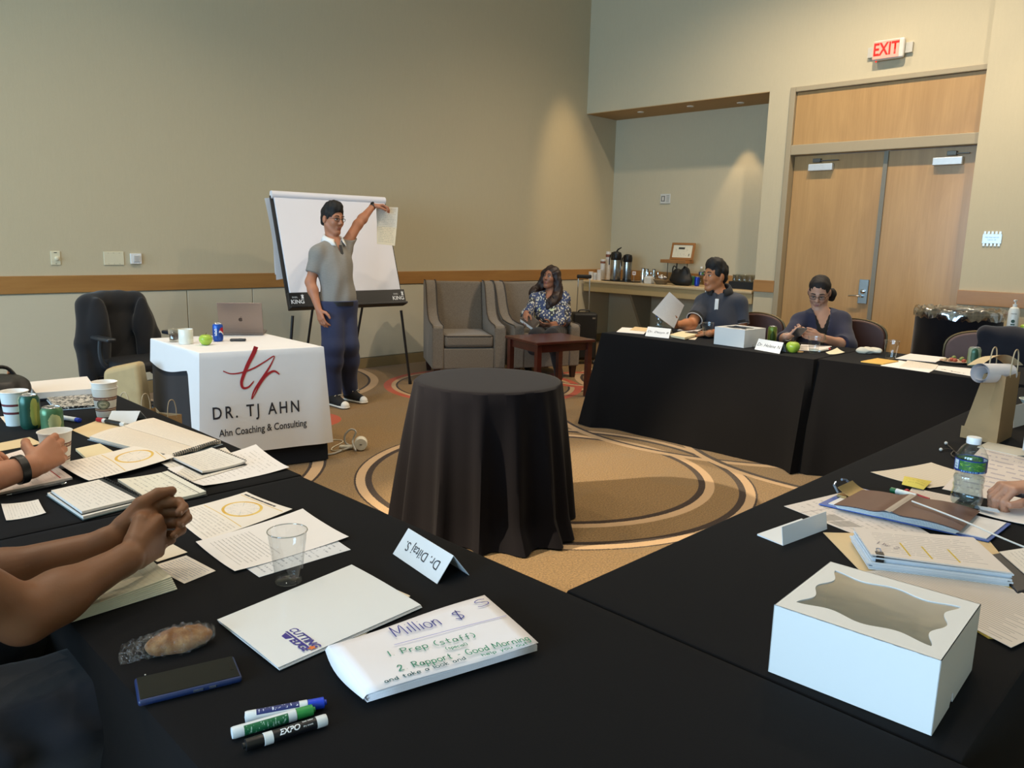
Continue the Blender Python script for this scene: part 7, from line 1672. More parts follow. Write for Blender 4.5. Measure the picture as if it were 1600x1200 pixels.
bakery_box('white windowed bakery box on the far table by a name card', (a.x, a.y, .7512), math.atan2(d.y, d.x), d.length, above(b, 1164, 516)-.75, False, .26)
# ------------------------------------------------------------------ things on the presenter's table
ZP = .7535
APPLE = None
def apple_mat():
    g = NT('green_apple'); n = g.noise(g.coords(), 30, 3); sp = g.noise(g.coords(), 260, 1); c = g.mix(n, lin('8fae2f'), lin('a9c548')); c = g.mix(g.math('MULTIPLY', g.math('GREATER_THAN', sp, .68), .5), c, lin('cfdf8c')); g.color(c); g.set(Roughness=.28, Coat_Weight=.2); return g.m
APPLE = apple_mat()
def apple(label, px, py, z, dia):
    p = P(px, py, z); r = dia/2; t = thing('green_apple', label, 'apple', (p.x, p.y, z)); g = G(); pr = []
    for k in range(19):
        a = -math.pi/2+math.pi*k/18; rr = r*math.cos(a)*(1+.10*math.sin(a)); zz = r*.92*math.sin(a); dip = .30*r*math.exp(-(math.cos(a)/.33)**2)
        pr.append((max(rr, .0003), r*.86+zz+(-dip if a > 0 else dip*.55)))
    lo = min(z_ for _, z_ in pr); pr = [(a, b-lo) for a, b in pr]; g.lathe(pr, 28, caps=False)
    for i, v in enumerate(g.v): a = math.atan2(v[1], v[0]); k = 1+.025*math.cos(5*a); g.v[i] = (v[0]*k, v[1]*k, v[2])
    part('flesh', g, APPLE, t, smooth='all'); g = G(); g.tube([(0, 0, r*1.30), (.002, .001, r*1.62), (.006, .002, r*1.85)], [.0016, .0014, .002], 6); part('stem', g, M('apple_stem', '5a4526', .8), t)
def on(px, py, z=ZP): p = P(px, py, z); return (p.x, p.y, z)
p = on(272, 534); t = thing('tumbler', 'short glass of iced coffee beside the white mug', 'glass', p); h = above(p, 272, 514)-ZP; r = h*.40; g = G()
g.lathe([(0, .004), (r*.78, .004), (r*.84, 0), (r*.86, .006), (r, h), (r*.95, h), (r*.80, .012), (0, .012)], 28, caps=False); part('glass_wall', g, glass('tumbler_glass', 'f3f3ee', .02, alpha=.25), t, smooth='all')
g = G(); g.lathe([(0, .0125), (r*.79, .0125), (r*.90, h*.62), (0, h*.62)], 24); part('iced_coffee', g, M('iced_coffee', '4a2d1e', .2, vary=.4, scale=60), t, smooth=True)
p = on(291, 537); t = thing('white_mug', 'plain white cylindrical mug between the glass and the apple', 'mug', p); h = above(p, 291, 514)-ZP; r = h*.47; g = G()
g.lathe([(0, 0), (r*.92, 0), (r*.97, .006), (r, h*.1), (r, h-.002), (r*.97, h), (r*.93, h-.003), (r*.92, .012), (0, .01)], 32, caps=False); part('body', g, M('mug_ceramic', 'e4e2d6', .25, vary=.01), t, smooth=True)
g = G(); g.tube(smooth_path([(r*.95*.3, r*.93, h*.8), (r*.4, r*1.55, h*.75), (r*.4, r*1.6, h*.35), (r*.3, r*.93, h*.2)], 5), .006, 8); part('handle', g, M('mug_ceramic', 'e4e2d6', .25), t, smooth=True)
apple('green apple on the white printed cloth beside the mug', 322, 539, ZP, .082)
def soda():
    g = NT('blue_soda_can'); uv = g.xyz(g.coords('UV')); u = uv[0]; c = lin('1d4fae'); n = g.noise(g.coords('UV'), 6, 2); c = g.mix(n, lin('123a8a'), lin('2a63c8'))
    dx = g.math('DIVIDE', g.math('SUBTRACT', u, .5), .115); dy = g.math('DIVIDE', g.math('SUBTRACT', uv[1], .55), .20); d = g.math('ADD', g.math('POWER', dx, 2.), g.math('POWER', dy, 2.)); inn = g.math('LESS_THAN', d, 1.)
    wv = g.math('ADD', dy, g.math('MULTIPLY', g.math('SINE', g.math('MULTIPLY', dx, 2.4)), .28)); c = g.mix(inn, c, lin('e8ebf0')); c = g.mix(g.math('MULTIPLY', inn, g.math('GREATER_THAN', wv, .16)), c, lin('c02233')); c = g.mix(g.math('MULTIPLY', inn, g.math('LESS_THAN', wv, -.16)), c, lin('1a3f94'))
    g.color(c); g.set(Roughness=.28, Metallic=.35); return g.m
p = on(341, 533); dirc = math.atan2(-p[1], -p[0]); cn = can('drink_can', 'blue soda can with a red, white and blue roundel by the laptop', p, soda(), dirc-math.pi+math.radians(52), .033, above(p, 341, 505)-ZP, group=None)
mw = Matrix.Rotation(math.radians(-18-52-math.degrees(0)), 4, 'Z')
me = text_mesh('PEPSI', .021, 'CENTER', 0, 1, .0005)
for v in me.vertices: th = (v.co.y)/.0335; a = math.radians(180-52-25)+th*1.0; v.co = Vector((.0338*math.cos(a), .0338*math.sin(a), .062+v.co.x*1.0))
link('lettering', me, M('ink_white', 'e9ecee', .4), cn)
# laptop
A, B = P(343, 524, ZP), P(412, 524, ZP); d = (B-A); Wl = d.length; d.normalize(); back = Vector((-d.y, d.x, 0)); t = thing('laptop', 'open grey laptop seen from behind with a fruit mark on its lid', 'laptop', ((A+B)/2).to_tuple(), math.atan2(d.y, d.x))
GREY = M('laptop_grey', '8e8078', .32, .75, vary=.02)
g = G(); g.box((0, .118, .008), (Wl, .225, .012)); bs = part('base', g, GREY, t, bevel=.004); g = G(); g.box((0, .095, .0143), (Wl*.88, .10, .0008)); part('keyboard', g, M('key_black', '1b1b1d', .5), bs); g = G(); g.box((0, .185, .0143), (Wl*.36, .07, .0006)); part('trackpad', g, M('trackpad', '9b9692', .35, .4), bs)
hl = above((A+B)/2, 384, 475)-ZP; lm = Matrix.Translation((0, .006, .014)) @ Matrix.Rotation(math.radians(18), 4, 'X'); hh = hl/math.cos(math.radians(18))
g = G(); g.box((0, .0, hh/2), (Wl, .006, hh), lm); ld = part('lid', g, GREY, t, bevel=.0028, seg=3); g = G(); g.box((0, .0035, hh/2), (Wl*.95, .001, hh*.93), lm); part('screen', g, M('screen_dark', '111113', .1), ld)
mm = lm @ frame((0, -.0036, hh*.46), (1, 0, 0), (0, -1, 0)); g = G(); pts = []
for k in range(28):
    a = 2*math.pi*k/28; r = .0135*(1-.10*math.exp(-((a-math.pi/2)/.35)**2)-.08*math.exp(-((a-3*math.pi/2)/.35)**2)); x, y = r*math.cos(a), r*math.sin(a)*1.05
    if (x-.0165)**2+(y-.002)**2 < .0065**2: q = Vector((x-.0165, y-.002)).normalized()*.0065; x, y = .0165+q.x, .002+q.y
    pts.append((x, y))
g.prism(pts, 0, .0004, mm); g.prism([(.0, .0155), (.001, .019), (.0055, .0225), (.006, .019), (.003, .016)], 0, .0004, mm); part('fruit_mark', g, M('mark_dark', '4a4340', .25, .8), ld)
p = on(372, 533); t = thing('clicker', 'small black device lying in front of the laptop', 'remote', p, math.atan2(d.y, d.x)); g = G(); g.box((0, 0, .008), (.10, .04, .016)); part('body', g, M('chair_plastic', '2a2e33', .35), t, bevel=.007, seg=3, smooth=True); g = G(); g.box((.015, 0, .0165), (.02, .015, .002)); part('button', g, M('button_grey', '55585c', .4), t)
# ------------------------------------------------------------------ things on the far tables
sheet('paper_sheet', 'white papers at the far left corner of the far table', [(963, 518.5), (1006, 522), (1013, 514), (972, 511.5)], PW, .7512, .003)
sheet('folder', 'tan folder on the papers at the far table corner', [(984, 515.5), (1010, 518), (1013, 512.5), (992, 510.5)], MANILA, .7545, .002, cat='folder')
slab('notebook', 'cream-paged black notebook behind the man’s name card'.replace('’', "'"), [(1045, 523), (1070, 527.5), (1092, 521), (1066, 517)], paper('cream_pages', 'e6d9b4'), .752, .02, 'notebook', M('book_cover', '241a17', .5))
sheet('paper_sheet', 'cream papers under the black notebook', [(1046, 528), (1086, 531), (1092, 525), (1050, 523)], CREAMP, .7511)
sheet('paper_sheet', 'open white papers under the man’s resting hand'.replace('’', "'"), [(1058, 516), (1086, 519), (1100, 513), (1070, 510)], PW, .7535, .002)
g = G(); q = P(1078, 524, .752); g.box((0, 0, .012), (.16, .20, .022)); solo('notebook', 'closed black notebook in front of the resting hand', 'notebook', g, M('book_cover', '241a17', .5), (q.x+.06, q.y-.06, .752), .1, bevel=.003)
clear_cup('clear cup of water beside the far white box', 1104.5, 528, 504, None, .85, 'cups on the far tables'); 
p = PD(1032, 507, 6.05); pet_bottle('water_bottle', 'clear water bottle partly behind the raised sheet', (5.5, PX(1030, 508, 5.5).y, .751), .19, .033, LABB, group=None)
LG = canmat('can_lime', '7a9440', ((.3, .5, .1, .3, 'd9e2b0', .5), (.6, .4, .1, .3, '3f5a2a', .6), (.85, .6, .08, .3, 'e2e8c8', .5)))
p = P(1205.5, 535, .7505); can('drink_can', 'lime green can behind the far white box', (p.x, p.y, .751), LG, group='drink cans on the far tables')
apple('green apple between the name card and a clear cup', 1238, 551, .7505, .092)
clear_cup('clear cup standing right of the far green apple', 1271, 551, 526, None, .3, 'cups on the far tables')
sheet('paper_sheet', 'white sheets under the hands of the woman with the phone', [(1246, 547), (1283, 549), (1300, 541), (1252, 538)], PW, .7512, .002)
sheet('card', 'small printed card between the apple and the clear cup', [(1247, 546), (1262, 547), (1262, 541), (1249, 540)], BLUEN, .7540, cat='card')
sheet('napkin', 'cream paper scrap right of the clear cup', [(1290, 551), (1298, 554.5), (1320, 551), (1308, 544)], paper('napkin_cream', 'e8e0c4'), .7512, curl=.004, cat='napkin')
marker('short white and red marker near the woman’s elbow'.replace('’', "'"), (1280, 548.5), (1297, 545), .7595, M('wrap_r2', 'd8d6d4', .4), M('cap_b0202a', 'b0202a', .35), group=None)
g = G(); p = P(1250, 551, .751); g.lathe([(0, 0), (.03, .001), (.034, .006), (0, .008)], 16, sq=.6); solo('cookie', 'small tan cookie lying in front of the far apple', 'food', g, M('cookie_tan', 'b58f5c', .8), (p.x, p.y, .7512), smooth=True)
S = SDF(); p = P(1357, 553, .75); rr = random.Random(8); nk = thing('napkin', 'crumpled white napkin behind the yellow notepad', 'napkin', (p.x, p.y, .7505))
for k in range(5): S.ell((p.x+rr.uniform(-.03, .03), p.y+rr.uniform(-.05, .05), .765+rr.uniform(0, .015)), (.03, .04, .016), k=.01)
S.half((0, 0, .7515), -UP); soft('tissue', S, .005, M('tissue', 'ddd4c0', .9), nk, .012, 30, 2)
sheet('note_pad', 'yellow notepad with a pale edge on the far table', [(1345, 564.5), (1380, 568.5), (1404, 564), (1371, 559.5)], M('yellow_pad', 'd8ac52', .7), .757, .006, cat='note pad')
clear_cup('tall clear cup behind the yellow notepad', 1391, 560, 532, None, None, 'cups on the far tables')
sheet('paper_sheet', 'stacked white sheets farthest back near the bin', [(1399, 560), (1462, 566), (1478, 558.5), (1422, 552.5)], PW, .752, .004)
sheet('paper_sheet', 'wide white sheet at the front edge by the yellow notepad', [(1376, 571), (1452, 582), (1466, 574), (1405, 563)], PW, .7512, .0015)
sheet('paper_sheet', 'smaller stack of sheets on the wide white sheet', [(1405, 573), (1461, 577), (1466, 570), (1418, 563)], LINED, .7555, .004)
sheet('name_card', 'flat lettered name card on the far table by the plate', [(1460, 578), (1519, 588), (1530, 577), (1465, 571)], PW, .7522, cat='name card')
a, b = P(1473, 577, .7535), P(1505, 583, .7535); o = bpy.data.objects['name_card']; lettering('Dr. Agata S', .034, INK, o, frame((a+b)/2-Vector(o.location), b-a, UP))
p = P(1492, 567, .751); t = thing('plate', 'paper plate with leftover food beside the pale green can', 'plate', (p.x, p.y, .751)); g = G(); g.lathe([(0, .002), (.06, .001), (.085, .012), (.09, .014), (.086, .016), (.06, .005), (0, .005)], 30, caps=False); part('dish', g, M('plate_paper', 'b89a84', .7), t, smooth=True)
for k in range(9):
    a = k*2.4; g = G(); g.ball((.012*k**.5*2.0*math.cos(a)*.8, .012*k**.5*2.0*math.sin(a), .016+.006*(k % 3)), (.018, .014, .012), 9, 6); part('morsel', g, M('food_'+str(k % 3), ('c9b48c', 'b0533c', '7f8a4a')[k % 3], .6), t, smooth=True)
GA = canmat('can_pale_green', 'a9b59a', ((.25, .45, .12, .35, '6f9a3c', .5), (.55, .6, .1, .3, '3a5a44', .4), (.8, .4, .12, .3, 'c3d88e', .5)))
p = P(1520, 572, .7505); can('drink_can', 'pale green can beside the plate of food', (p.x, p.y, .751), GA, 0, .036, above(p, 1520, 542)-.751, group='drink cans on the far tables')
# sanitizer bottle on a small stand by the wall
t = thing('side_stand', 'small stand behind the navy jacket under the pump bottle', 'table', (7.55, 1.50, 0)); g = G(); g.box((0, 0, .79), (.42, .60, .03)); part('top', g, M('bin_cloth_plain', '17171a', .8), t)
for a in (-1, 1):
    for b in (-1, 1): g = G(); g.box((a*.18, b*.26, .39), (.03, .03, .77)); part('leg', g, M('bin_cloth_plain', '17171a', .8), t)
pb = PD(1580, 521, 6.5); t = thing('pump_bottle', 'white pump bottle of sanitizer above the navy jacket', 'bottle', (pb.x, pb.y, .806)); h = above(pb, 1580, 468)-.806; r = .042; g = G()
g.lathe([(0, 0), (r, .002), (r, h*.64), (r*.8, h*.74), (r*.35, h*.78), (0, h*.78)], 24); part('body', g, M('pump_white', 'd8dad4', .35, vary=.02), t, smooth=True); g = G(); g.lathe([(r*.4, h*.78), (r*.4, h*.86), (r*.14, h*.87), (r*.14, h*.95), (r*.3, h*.96), (r*.3, h), (0, h)], 16, caps=False); g.box((-r*.5, 0, h*.975), (r, .012, .012)); part('pump', g, M('pump_cap', 'e2e0da', .4), t, smooth=True)
vd = math.atan2(-pb.y, -pb.x); m0 = Matrix.Rotation(vd, 4, 'Z'); 
for s_, zz, sz in (('HAND', h*.57, .016), ('CLEAN', h*.16, .012)): lettering(s_, sz, INK, t, m0 @ frame((r*1.01, 0, zz), (0, 1, 0), (1, 0, 0)), sx=.9)
g = G(); g.lathe([(0, 0), (.014, 0), (.014, .001), (0, .001)], 16, m0 @ frame((r*1.0, 0, h*.34), (0, 1, 0), (1, 0, 0))); g.box((0, 0, 0), (.004, .03, .01), m0 @ Matrix.Translation((r*.99, 0, h*.24))); part('label_mark', g, M('mark_green', '2c4a38', .5), t)
pb = PD(1599, 520, 6.4); apple('lime green fruit at the right edge by the pump bottle', 1601, 519, .806, .08)
# ------------------------------------------------------------------ right-hand table
def paper_bag(label, b1, b2, b3, pinch, h, lean=Vector(), zb=.751, handles=True, extra=None, roll=True):
    b4 = b1+b3-b2; c = (b1+b3)/2; t = thing('paper_bag', label, 'bag', (c.x, c.y, zb)); L = lambda p, z: Vector((p.x-c.x, p.y-c.y, z))
    KR = M('kraft_paper', 'a98a62', .8, vary=.06, scale=14)
    e = b1-b2; T2 = b2+lean; T1 = b2+e*(1-pinch)+lean; T3 = b3+lean*1.2; T4 = b3+e*(1-pinch)+lean*1.2
    g = G(); n = 14
    def gus(bn, bf, tn, tf, inward):
        pts = []
        for j in range(n+1):
            v = j/n; a, d = L(bn, 0).lerp(L(tn, h), v), L(bf, 0).lerp(L(tf, h), v); m = (a+d)/2+inward*(max(0, v-.22)/.78)**.7*.9; pts.append((a, (a+m)/2, m, (m+d)/2, d))
        vs = [p for r in pts for p in r]; return vs, [(j*5+i, j*5+i+1, (j+1)*5+i+1, (j+1)*5+i) for j in range(n) for i in range(4)]
    inw = (b3-b2).normalized()*.055
    g.add(*gus(b1, b2, T1, T2, inw)); part('gusset', g, KR, t, smooth=True); g = G(); g.add(*gus(b3, b4, T3, T4, -inw)); part('gusset', g, KR, t, smooth=True)
    for (p, q, r, s) in ((b2, b3, T3, T2), (b4, b1, T1, T4)): g = G(); g.add([L(p, 0), L(q, 0), L(r, h), L(s, h)], [(0, 1, 2, 3)]); o = part('face_panel', g, KR, t); o.modifiers.new('t', 'SOLIDIFY').thickness = .0008
    g = G(); g.add([L(b1, .001), L(b2, .001), L(b3, .001), L(b4, .001)], [(0, 1, 2, 3)]); part('bottom', g, KR, t)
    g = G(); a, d = L(b1, h*.18), L(b2, h*.18); o_ = -inw*.03; g.add([L(b1, 0)+o_*1.2, L(b2, 0)+o_*1.2, d+o_, (a+d)/2+o_*.5+inw*.02, a+o_], [(0, 1, 2, 3, 4)]); part('fold_flap', g, KR, t)
    if handles:
        for (p, q) in ((T2, T3), (T1, T4)):
            a, d = L(p, h*.97).lerp(L(q, h*.97), .28), L(p, h*.97).lerp(L(q, h*.97), .72); tw = smooth_path([a, a+UP*.05, a.lerp(d, .25)+UP*.095, a.lerp(d, .75)+UP*.095, d+UP*.05, d], 6)
            g = G(); g.tube(tw, .0024, 6); part('handle', g, M('paper_cord', 'b9a484', .7), t, smooth=True)
    return t, T1, T2, T3, T4
b1, b2, b3 = P(1500, 683), P(1557, 695), P(1580, 683); b1.z = b2.z = b3.z = 0; b3 = b2+(b3-b2)*1.0
hb_ = above(b2, 1562, 588)-.751
t, T1, T2, T3, T4 = paper_bag('brown paper bag with twisted handles and rolled papers on the right table', b1, b2, b3, .42, hb_)
c = Vector(t.location); top = (T1+T2+T3+T4)/4; top.z = .751+hb_
a, b = PD(1531, 583, DEP(top)-.06), PD(1575, 583, DEP(top)+.03); rl = thing('paper_roll', 'white paper roll lying across the mouth of the brown bag', 'paper', a); d = b-a; 
for k, rr in enumerate((.036, .032, .027)): g = G(); g.tube([Vector((0, 0, .0))+d*.01*k, d], rr, 22, caps=False); part('sheet_turn', g, PADW, rl, smooth='all')
q = PD(1558, 562, DEP(top)+.06); sh = thing('curled_sheet', 'tan sheet arching up out of the brown bag', 'paper', q); g = G(); u0 = SCR; g.grid(lambda u, v: u0*((u-.5)*.155)+UP*(.055*math.sin(math.pi*(.10+.80*u))-.03)+(-TOW)*(.10*v-.04)-UP*.02*v, 16, 3); part('sheet', g, MANILA, sh, smooth='all')
q2 = PD(1562, 585, DEP(top)); sh2 = thing('paper_roll', 'small grey-white roll inside the brown bag mouth', 'paper', q2); g = G(); g.tube([(0, 0, -.10), SCR*.006+UP*.012], .020, 18); part('sheet_turn', g, M('roll_grey', 'c9ccd2', .8), sh2, smooth=True)
# earphones
p = P(1484, 702, .752); t = thing('earphones', 'tangled black earphones with two pale tips near the bag', 'earphones', (p.x, p.y, .7515)); q = lambda x, y: P(x, y, .755)-Vector((p.x, p.y, .7515))
g = G(); g.tube(smooth_path([q(1479, 694), q(1486, 700), q(1494, 708), q(1502, 714), q(1494, 716), q(1486, 710), q(1490, 704), q(1482, 702), q(1472, 703)], 5), .0022, 6); part('cable', g, M('pen_black', '17171a', .35), t, smooth=True)
for x, y in ((1478, 693.5), (1470, 703.5)): g = G(); g.ball(q(x, y)+UP*.003, (.007, .006, .006), 10, 7); part('ear_tip', g, M('tip_pale', 'd8d4cc', .4), t, smooth=True)
pet = P(1508, 792, .7505); pet_bottle('water_bottle', 'clear water bottle with a blue and green label near the right edge', (pet.x, pet.y, .754), above(pet, 1520, 687)-.754, .0395, LABB, 'eef0f2', .48).rotation_euler.z = math.radians(-68)
# papers
RIGHT = 'papers on the right table'
BIGH = paper('big_handwriting', 'e6dad2', 11, '8f86a0', .55, .05, .05, wob=.02, amt=.5, word=16); RULED = paper('ruled_sheet', 'e4d6c2', 0, lines=15, line_c='8f8a84')
sheet('paper_sheet', 'ruled cream sheet left of the water bottle', [(1360, 739), (1452, 764), (1540, 748), (1455, 724)], RULED, .7512, curl=.003)
sheet('paper_sheet', 'big sheet of faint handwriting behind the water bottle', [(1472, 764), (1640, 800), (1700, 738), (1533, 699)], BIGH, .7522, .0006)
sheet('paper_sheet', 'long folded pale sheet just below the brown bag', [(1527, 698), (1590, 712), (1640, 710), (1545, 690)], paper('folded_strip', 'dcd2c0'), .7545, .004, bow=.006)
sheet('paper_sheet', 'pale sheet under the pen hand at the right edge', [(1522, 801), (1612, 823), (1700, 800), (1606, 768)], PW, .7545, .0008, curl=.004)
g = G(); pa = P(1537, 797, .757); ax = (P(1556, 797, .757)-P(1526, 792, .757)); g.grid(lambda u, v: ax*(u-.5)+UP*(.001+.012*math.sin(v*2.6))+TOW*(.03*(1-math.cos(v*2.6)))*.5, 6, 6, .0004); solo('paper_curl', 'small curled paper corner touching the bottle base', 'paper', g, M('curl_grey', 'b9bec4', .7), pa, smooth=True)
sheet('sticky_note', 'bent yellow sticky note left of the water bottle', [(1409, 757), (1443, 765), (1456, 752), (1413, 744)], paper('sticky_yellow', 'e3cf63', 5, '9b9040', .5, .1, .15, amt=.6), .756, .0006, bow=.008, lift=(.004, .0, .006, .012), cat='sticky note')
TABG = paper('table_print', 'ddd0c4', 18, '8f8884', .8, .04, .06, amt=.5, extra=())
sheet('paper_sheet', 'printed strip of tables under the yellow sticky note', [(1412, 781), (1478, 796), (1500, 778), (1425, 762)], TABG, .7516)
marker('green-capped white marker by the yellow sticky note', (1432, 776), (1391, 765), .7600, M('marker_white_wrap', 'dfe6e2', .35), M('cap_dark_green', '1c6a43', .35), group=None)
g = G(); pa, pbb = P(1417, 768, .764), P(1452, 780, .7605); g.tube([pa-pa, pbb-pa], .004, 8); g.ball((0, 0, 0), (.009, .008, .008), 10, 6); solo('red_pen', 'red-capped pen crossing behind the green marker', 'pen', g, M('cap_b0202a', 'b0202a', .35), pa, smooth=True)
sheet('paper_sheet', 'large white printed sheet under the blue clipboard', [(1225, 791), (1335, 835), (1480, 850), (1335, 765)], paper('under_sheet', 'e3d8d0', 10, '948c88', .5, .05, .05, amt=.4, extra=((.40, .05, .56, .3, 'b3aaa2'), (.58, .05, .75, .32, 'b3aaa2'), (.25, .0, .255, .6, '6a4a5a'))), .7515)
sheet('folder', 'tan folder open under the thick stack of papers', [(1286, 832), (1345, 893), (1620, 935), (1540, 838)], MANILA, .7525, .0012, cat='folder')
# clipboard with clip, papers, and the open brown booklet
def clipboard():
    px = [(1279, 787), (1545, 846), (1580, 818), (1335, 760)]; q = [P(x, y, .757) for x, y in px]; c = sum(q, Vector())/4; c.z = .754; t = thing('clipboard', 'blue clipboard with a gold-toned clip under the brown booklet', 'clipboard', c)
    f0 = lambda u, v: q[0].lerp(q[1], u).lerp(q[3].lerp(q[2], u), v)-c
    g = G(); g.grid(f0, 1, 1, .003); part('board', g, M('clip_blue', '3a5fb0', .4), t, bevel=.001)
    g = G(); g.grid(lambda u, v: f0(.05+u*.93, .06+v*.88)+UP*.003, 1, 1, .0028); part('paper_layers', g, PW, t)
    e = f0(.0, .5); w = (f0(0, 1)-f0(0, 0)).normalized(); l = (f0(1, 0)-f0(0, 0)).normalized(); m = frame(f0(.06, .60), w, UP)
    g = G(); g.box((0, 0, .006), (.11, .028, .008), m); pl = part('clip_plate', g, M('clip_gold', 'b8a070', .25, .9), t, bevel=.002)
    g = G(); g.grid(lambda u, v: m @ Vector(((u-.5)*.10, (v-.5)*.05-.010, .010+.020*v**2)), 6, 6, .001); part('clip_lever', g, M('clip_gold', 'b8a070', .25, .9), pl, smooth=True)
    g = G(); g.tube([m @ Vector((-.05, .012, .014)), m @ Vector((-.04, .03, .03)), m @ Vector((-.02, .034, .034))], .0035, 8); g.tube([m @ Vector((.05, .012, .014)), m @ Vector((.04, .03, .03)), m @ Vector((.02, .034, .034))], .0035, 8); part('clip_wire', g, M('button_steel', '8a97ad', .25, .8), pl)
clipboard()
def booklet():
    z = .768; px = [(1303, 789), (1500, 832), (1531, 801), (1347, 766)]; q = [P(x, y, z) for x, y in px]; c = sum(q, Vector())/4; c.z = z-.006; t = thing('open_booklet', 'brown-covered booklet lying open face down on the blue clipboard', 'notebook', c)
    f0 = lambda u, v: q[0].lerp(q[1], u).lerp(q[3].lerp(q[2], u), v)-c
    hgt = lambda u: .013*math.exp(-((u-.44)/.075)**2)*1.0+.006*math.sin(math.pi*min(1, u/.46)) if u < .46 else .013*math.exp(-((u-.44)/.075)**2)+.012*math.sin(math.pi*min(1, (u-.42)/.62))**.8
    BC = M('booklet_brown', '5a382e', .45, vary=.06, bump=.08)
    for a, b in ((0, .43), (.47, 1)):
        g = G(); g.grid(lambda u, v: f0(a+(b-a)*u, v)+UP*(hgt(a+(b-a)*u)+.0015), 14, 2, .0016); part('cover', g, BC, t, smooth=True)
    g = G(); g.grid(lambda u, v: f0(.42+.06*u, v)+UP*(hgt(.42+.06*u)+.0018), 6, 2, .0016); part('spine_tape', g, M('spine_pale', 'b0a294', .5), t, smooth=True)
    for k in range(5):
        s = .985-.012*k; g = G(); g.grid(lambda u, v: f0(.5+(u-.5)*s, .004+v*.992)+UP*(hgt(.5+(u-.5)*s)*(.8-.16*k)-.0012*(k+1)), 20, 1, .0009); part('page', g, M('page_bluish', 'd3e2ec', .8), t, smooth=True)
booklet()
el = smooth_path([P(1425, 783, .788), P(1470, 800, .787), P(1515, 818, .781), P(1560, 838, .775), P(1610, 858, .762), P(1660, 870, .758)], 6); c = el[0].copy(); g = G(); g.tube([p-c for p in el], .0023, 8); solo('charging_cable', 'thin white cable running over the brown booklet to the right edge', 'cable', g, M('cord_white', 'dfdcd4', .5), c, smooth=True)
# thick stack with binder clip
def thick_stack():
    zt = .786; px = [(1361, 868), (1581, 895), (1521, 840), (1333, 826)]; q = [P(x, y, zt) for x, y in px]; c = sum(q, Vector())/4; c.z = .754; t = thing('paper_stack', 'thick stack of printed papers with a small black binder clip', 'papers', c)
    f0 = lambda u, v: q[0].lerp(q[1], u).lerp(q[3].lerp(q[2], u), v)-c; n = 9; rr = random.Random(3)
    TOPP = paper('stack_top', 'e3d8cf', 16, '8f8887', .6, .12, .12, amt=.45, extra=((.30, .1, .315, .55, 'd8b83c'), (.46, .1, .475, .5, 'd8b83c'), (.66, .1, .675, .5, 'd8b83c')))
    for k in range(n):
        z = .0005+(zt-.754)*(k+1)/n; dx, dy = rr.uniform(-.006, .006), rr.uniform(-.006, .006)
        g = G(); g.grid(lambda u, v: f0(u, v)-UP*(zt-.754)+UP*z+Vector((dx, dy, 0))*(k < n-1)+UP*(.003*(1-u)*(k == n-1)), 4, 2, (zt-.754)/n*.86); part('sheaf', g, TOPP if k == n-1 else M('sheaf_%d' % (k % 2), ('dbe3ec', 'cfd9e4')[k % 2], .8, stretch=(1, 1, 20)), t, smooth=True)
    m = frame(f0(.07, .02)+UP*.0, f0(1, 0)-f0(0, 0), UP); g = G(); g.box((0, .008, .0025), (.017, .018, .004), m); g.box((0, -.002, -.006), (.017, .003, .017), m); part('binder_clip', g, M('pen_black', '17171a', .35), t, bevel=.001)
    for zz in (.004,): g = G(); g.tube([m @ Vector((-.005, .014, zz)), m @ Vector((-.004, .028, zz+.003)), m @ Vector((.004, .028, zz+.003)), m @ Vector((.005, .014, zz))], .0011, 6); part('clip_wire', g, M('button_steel', '8a97ad', .25, .8), t)
    a = f0(.17, .45); g = G(); mm = frame(a+UP*.0045, f0(1, .3)-f0(0, .7), UP)
    handwriting('1 hr 2', frame(f0(.10, .42)+UP*.0048, f0(.9, .0)-f0(0, .9), UP), .016, .0012, M('ink_plum', '5b4a66', .7), t, .05, .1, 4)
thick_stack()
NEWS = paper('news_print', 'd9cec4', 30, '7a7472', .85, .03, .03, amt=.6, extra=((0, .32, 1, .34, 'd9cec4'),))
sheet('paper_sheet', 'printed page of dense columns under the thick stack of papers', [(1352, 893), (1580, 1012), (1690, 960), (1470, 880)], NEWS, .756, .0008)
sheet('magazine', 'yellow-spined booklet under the printed columns at the right edge', [(1400, 905), (1545, 995), (1700, 1000), (1560, 900)], M('magazine_yellow', 'cda94a', .5, vary=.1), .7553, .0045, cat='magazine')
t = thing('black_folder', 'black zip folder with a handwritten pad at the right edge', 'folder', P(1600, 880, .752)); c = Vector(t.location); qq = [P(x, y, .760) for x, y in ((1535, 868), (1590, 925), (1690, 900), (1640, 850))]
g = G(); g.grid(lambda u, v: qq[0].lerp(qq[1], u).lerp(qq[3].lerp(qq[2], u), v)-c, 1, 1, .008); part('cover', g, M('binder_black', '24242a', .5), t, bevel=.003); qq2 = [P(x, y, .7625) for x, y in ((1561, 862), (1612, 906), (1690, 890), (1640, 850))]
g = G(); g.grid(lambda u, v: qq2[0].lerp(qq2[1], u).lerp(qq2[3].lerp(qq2[2], u), v)-c, 2, 2, .0015); part('pad', g, NOTE, t)
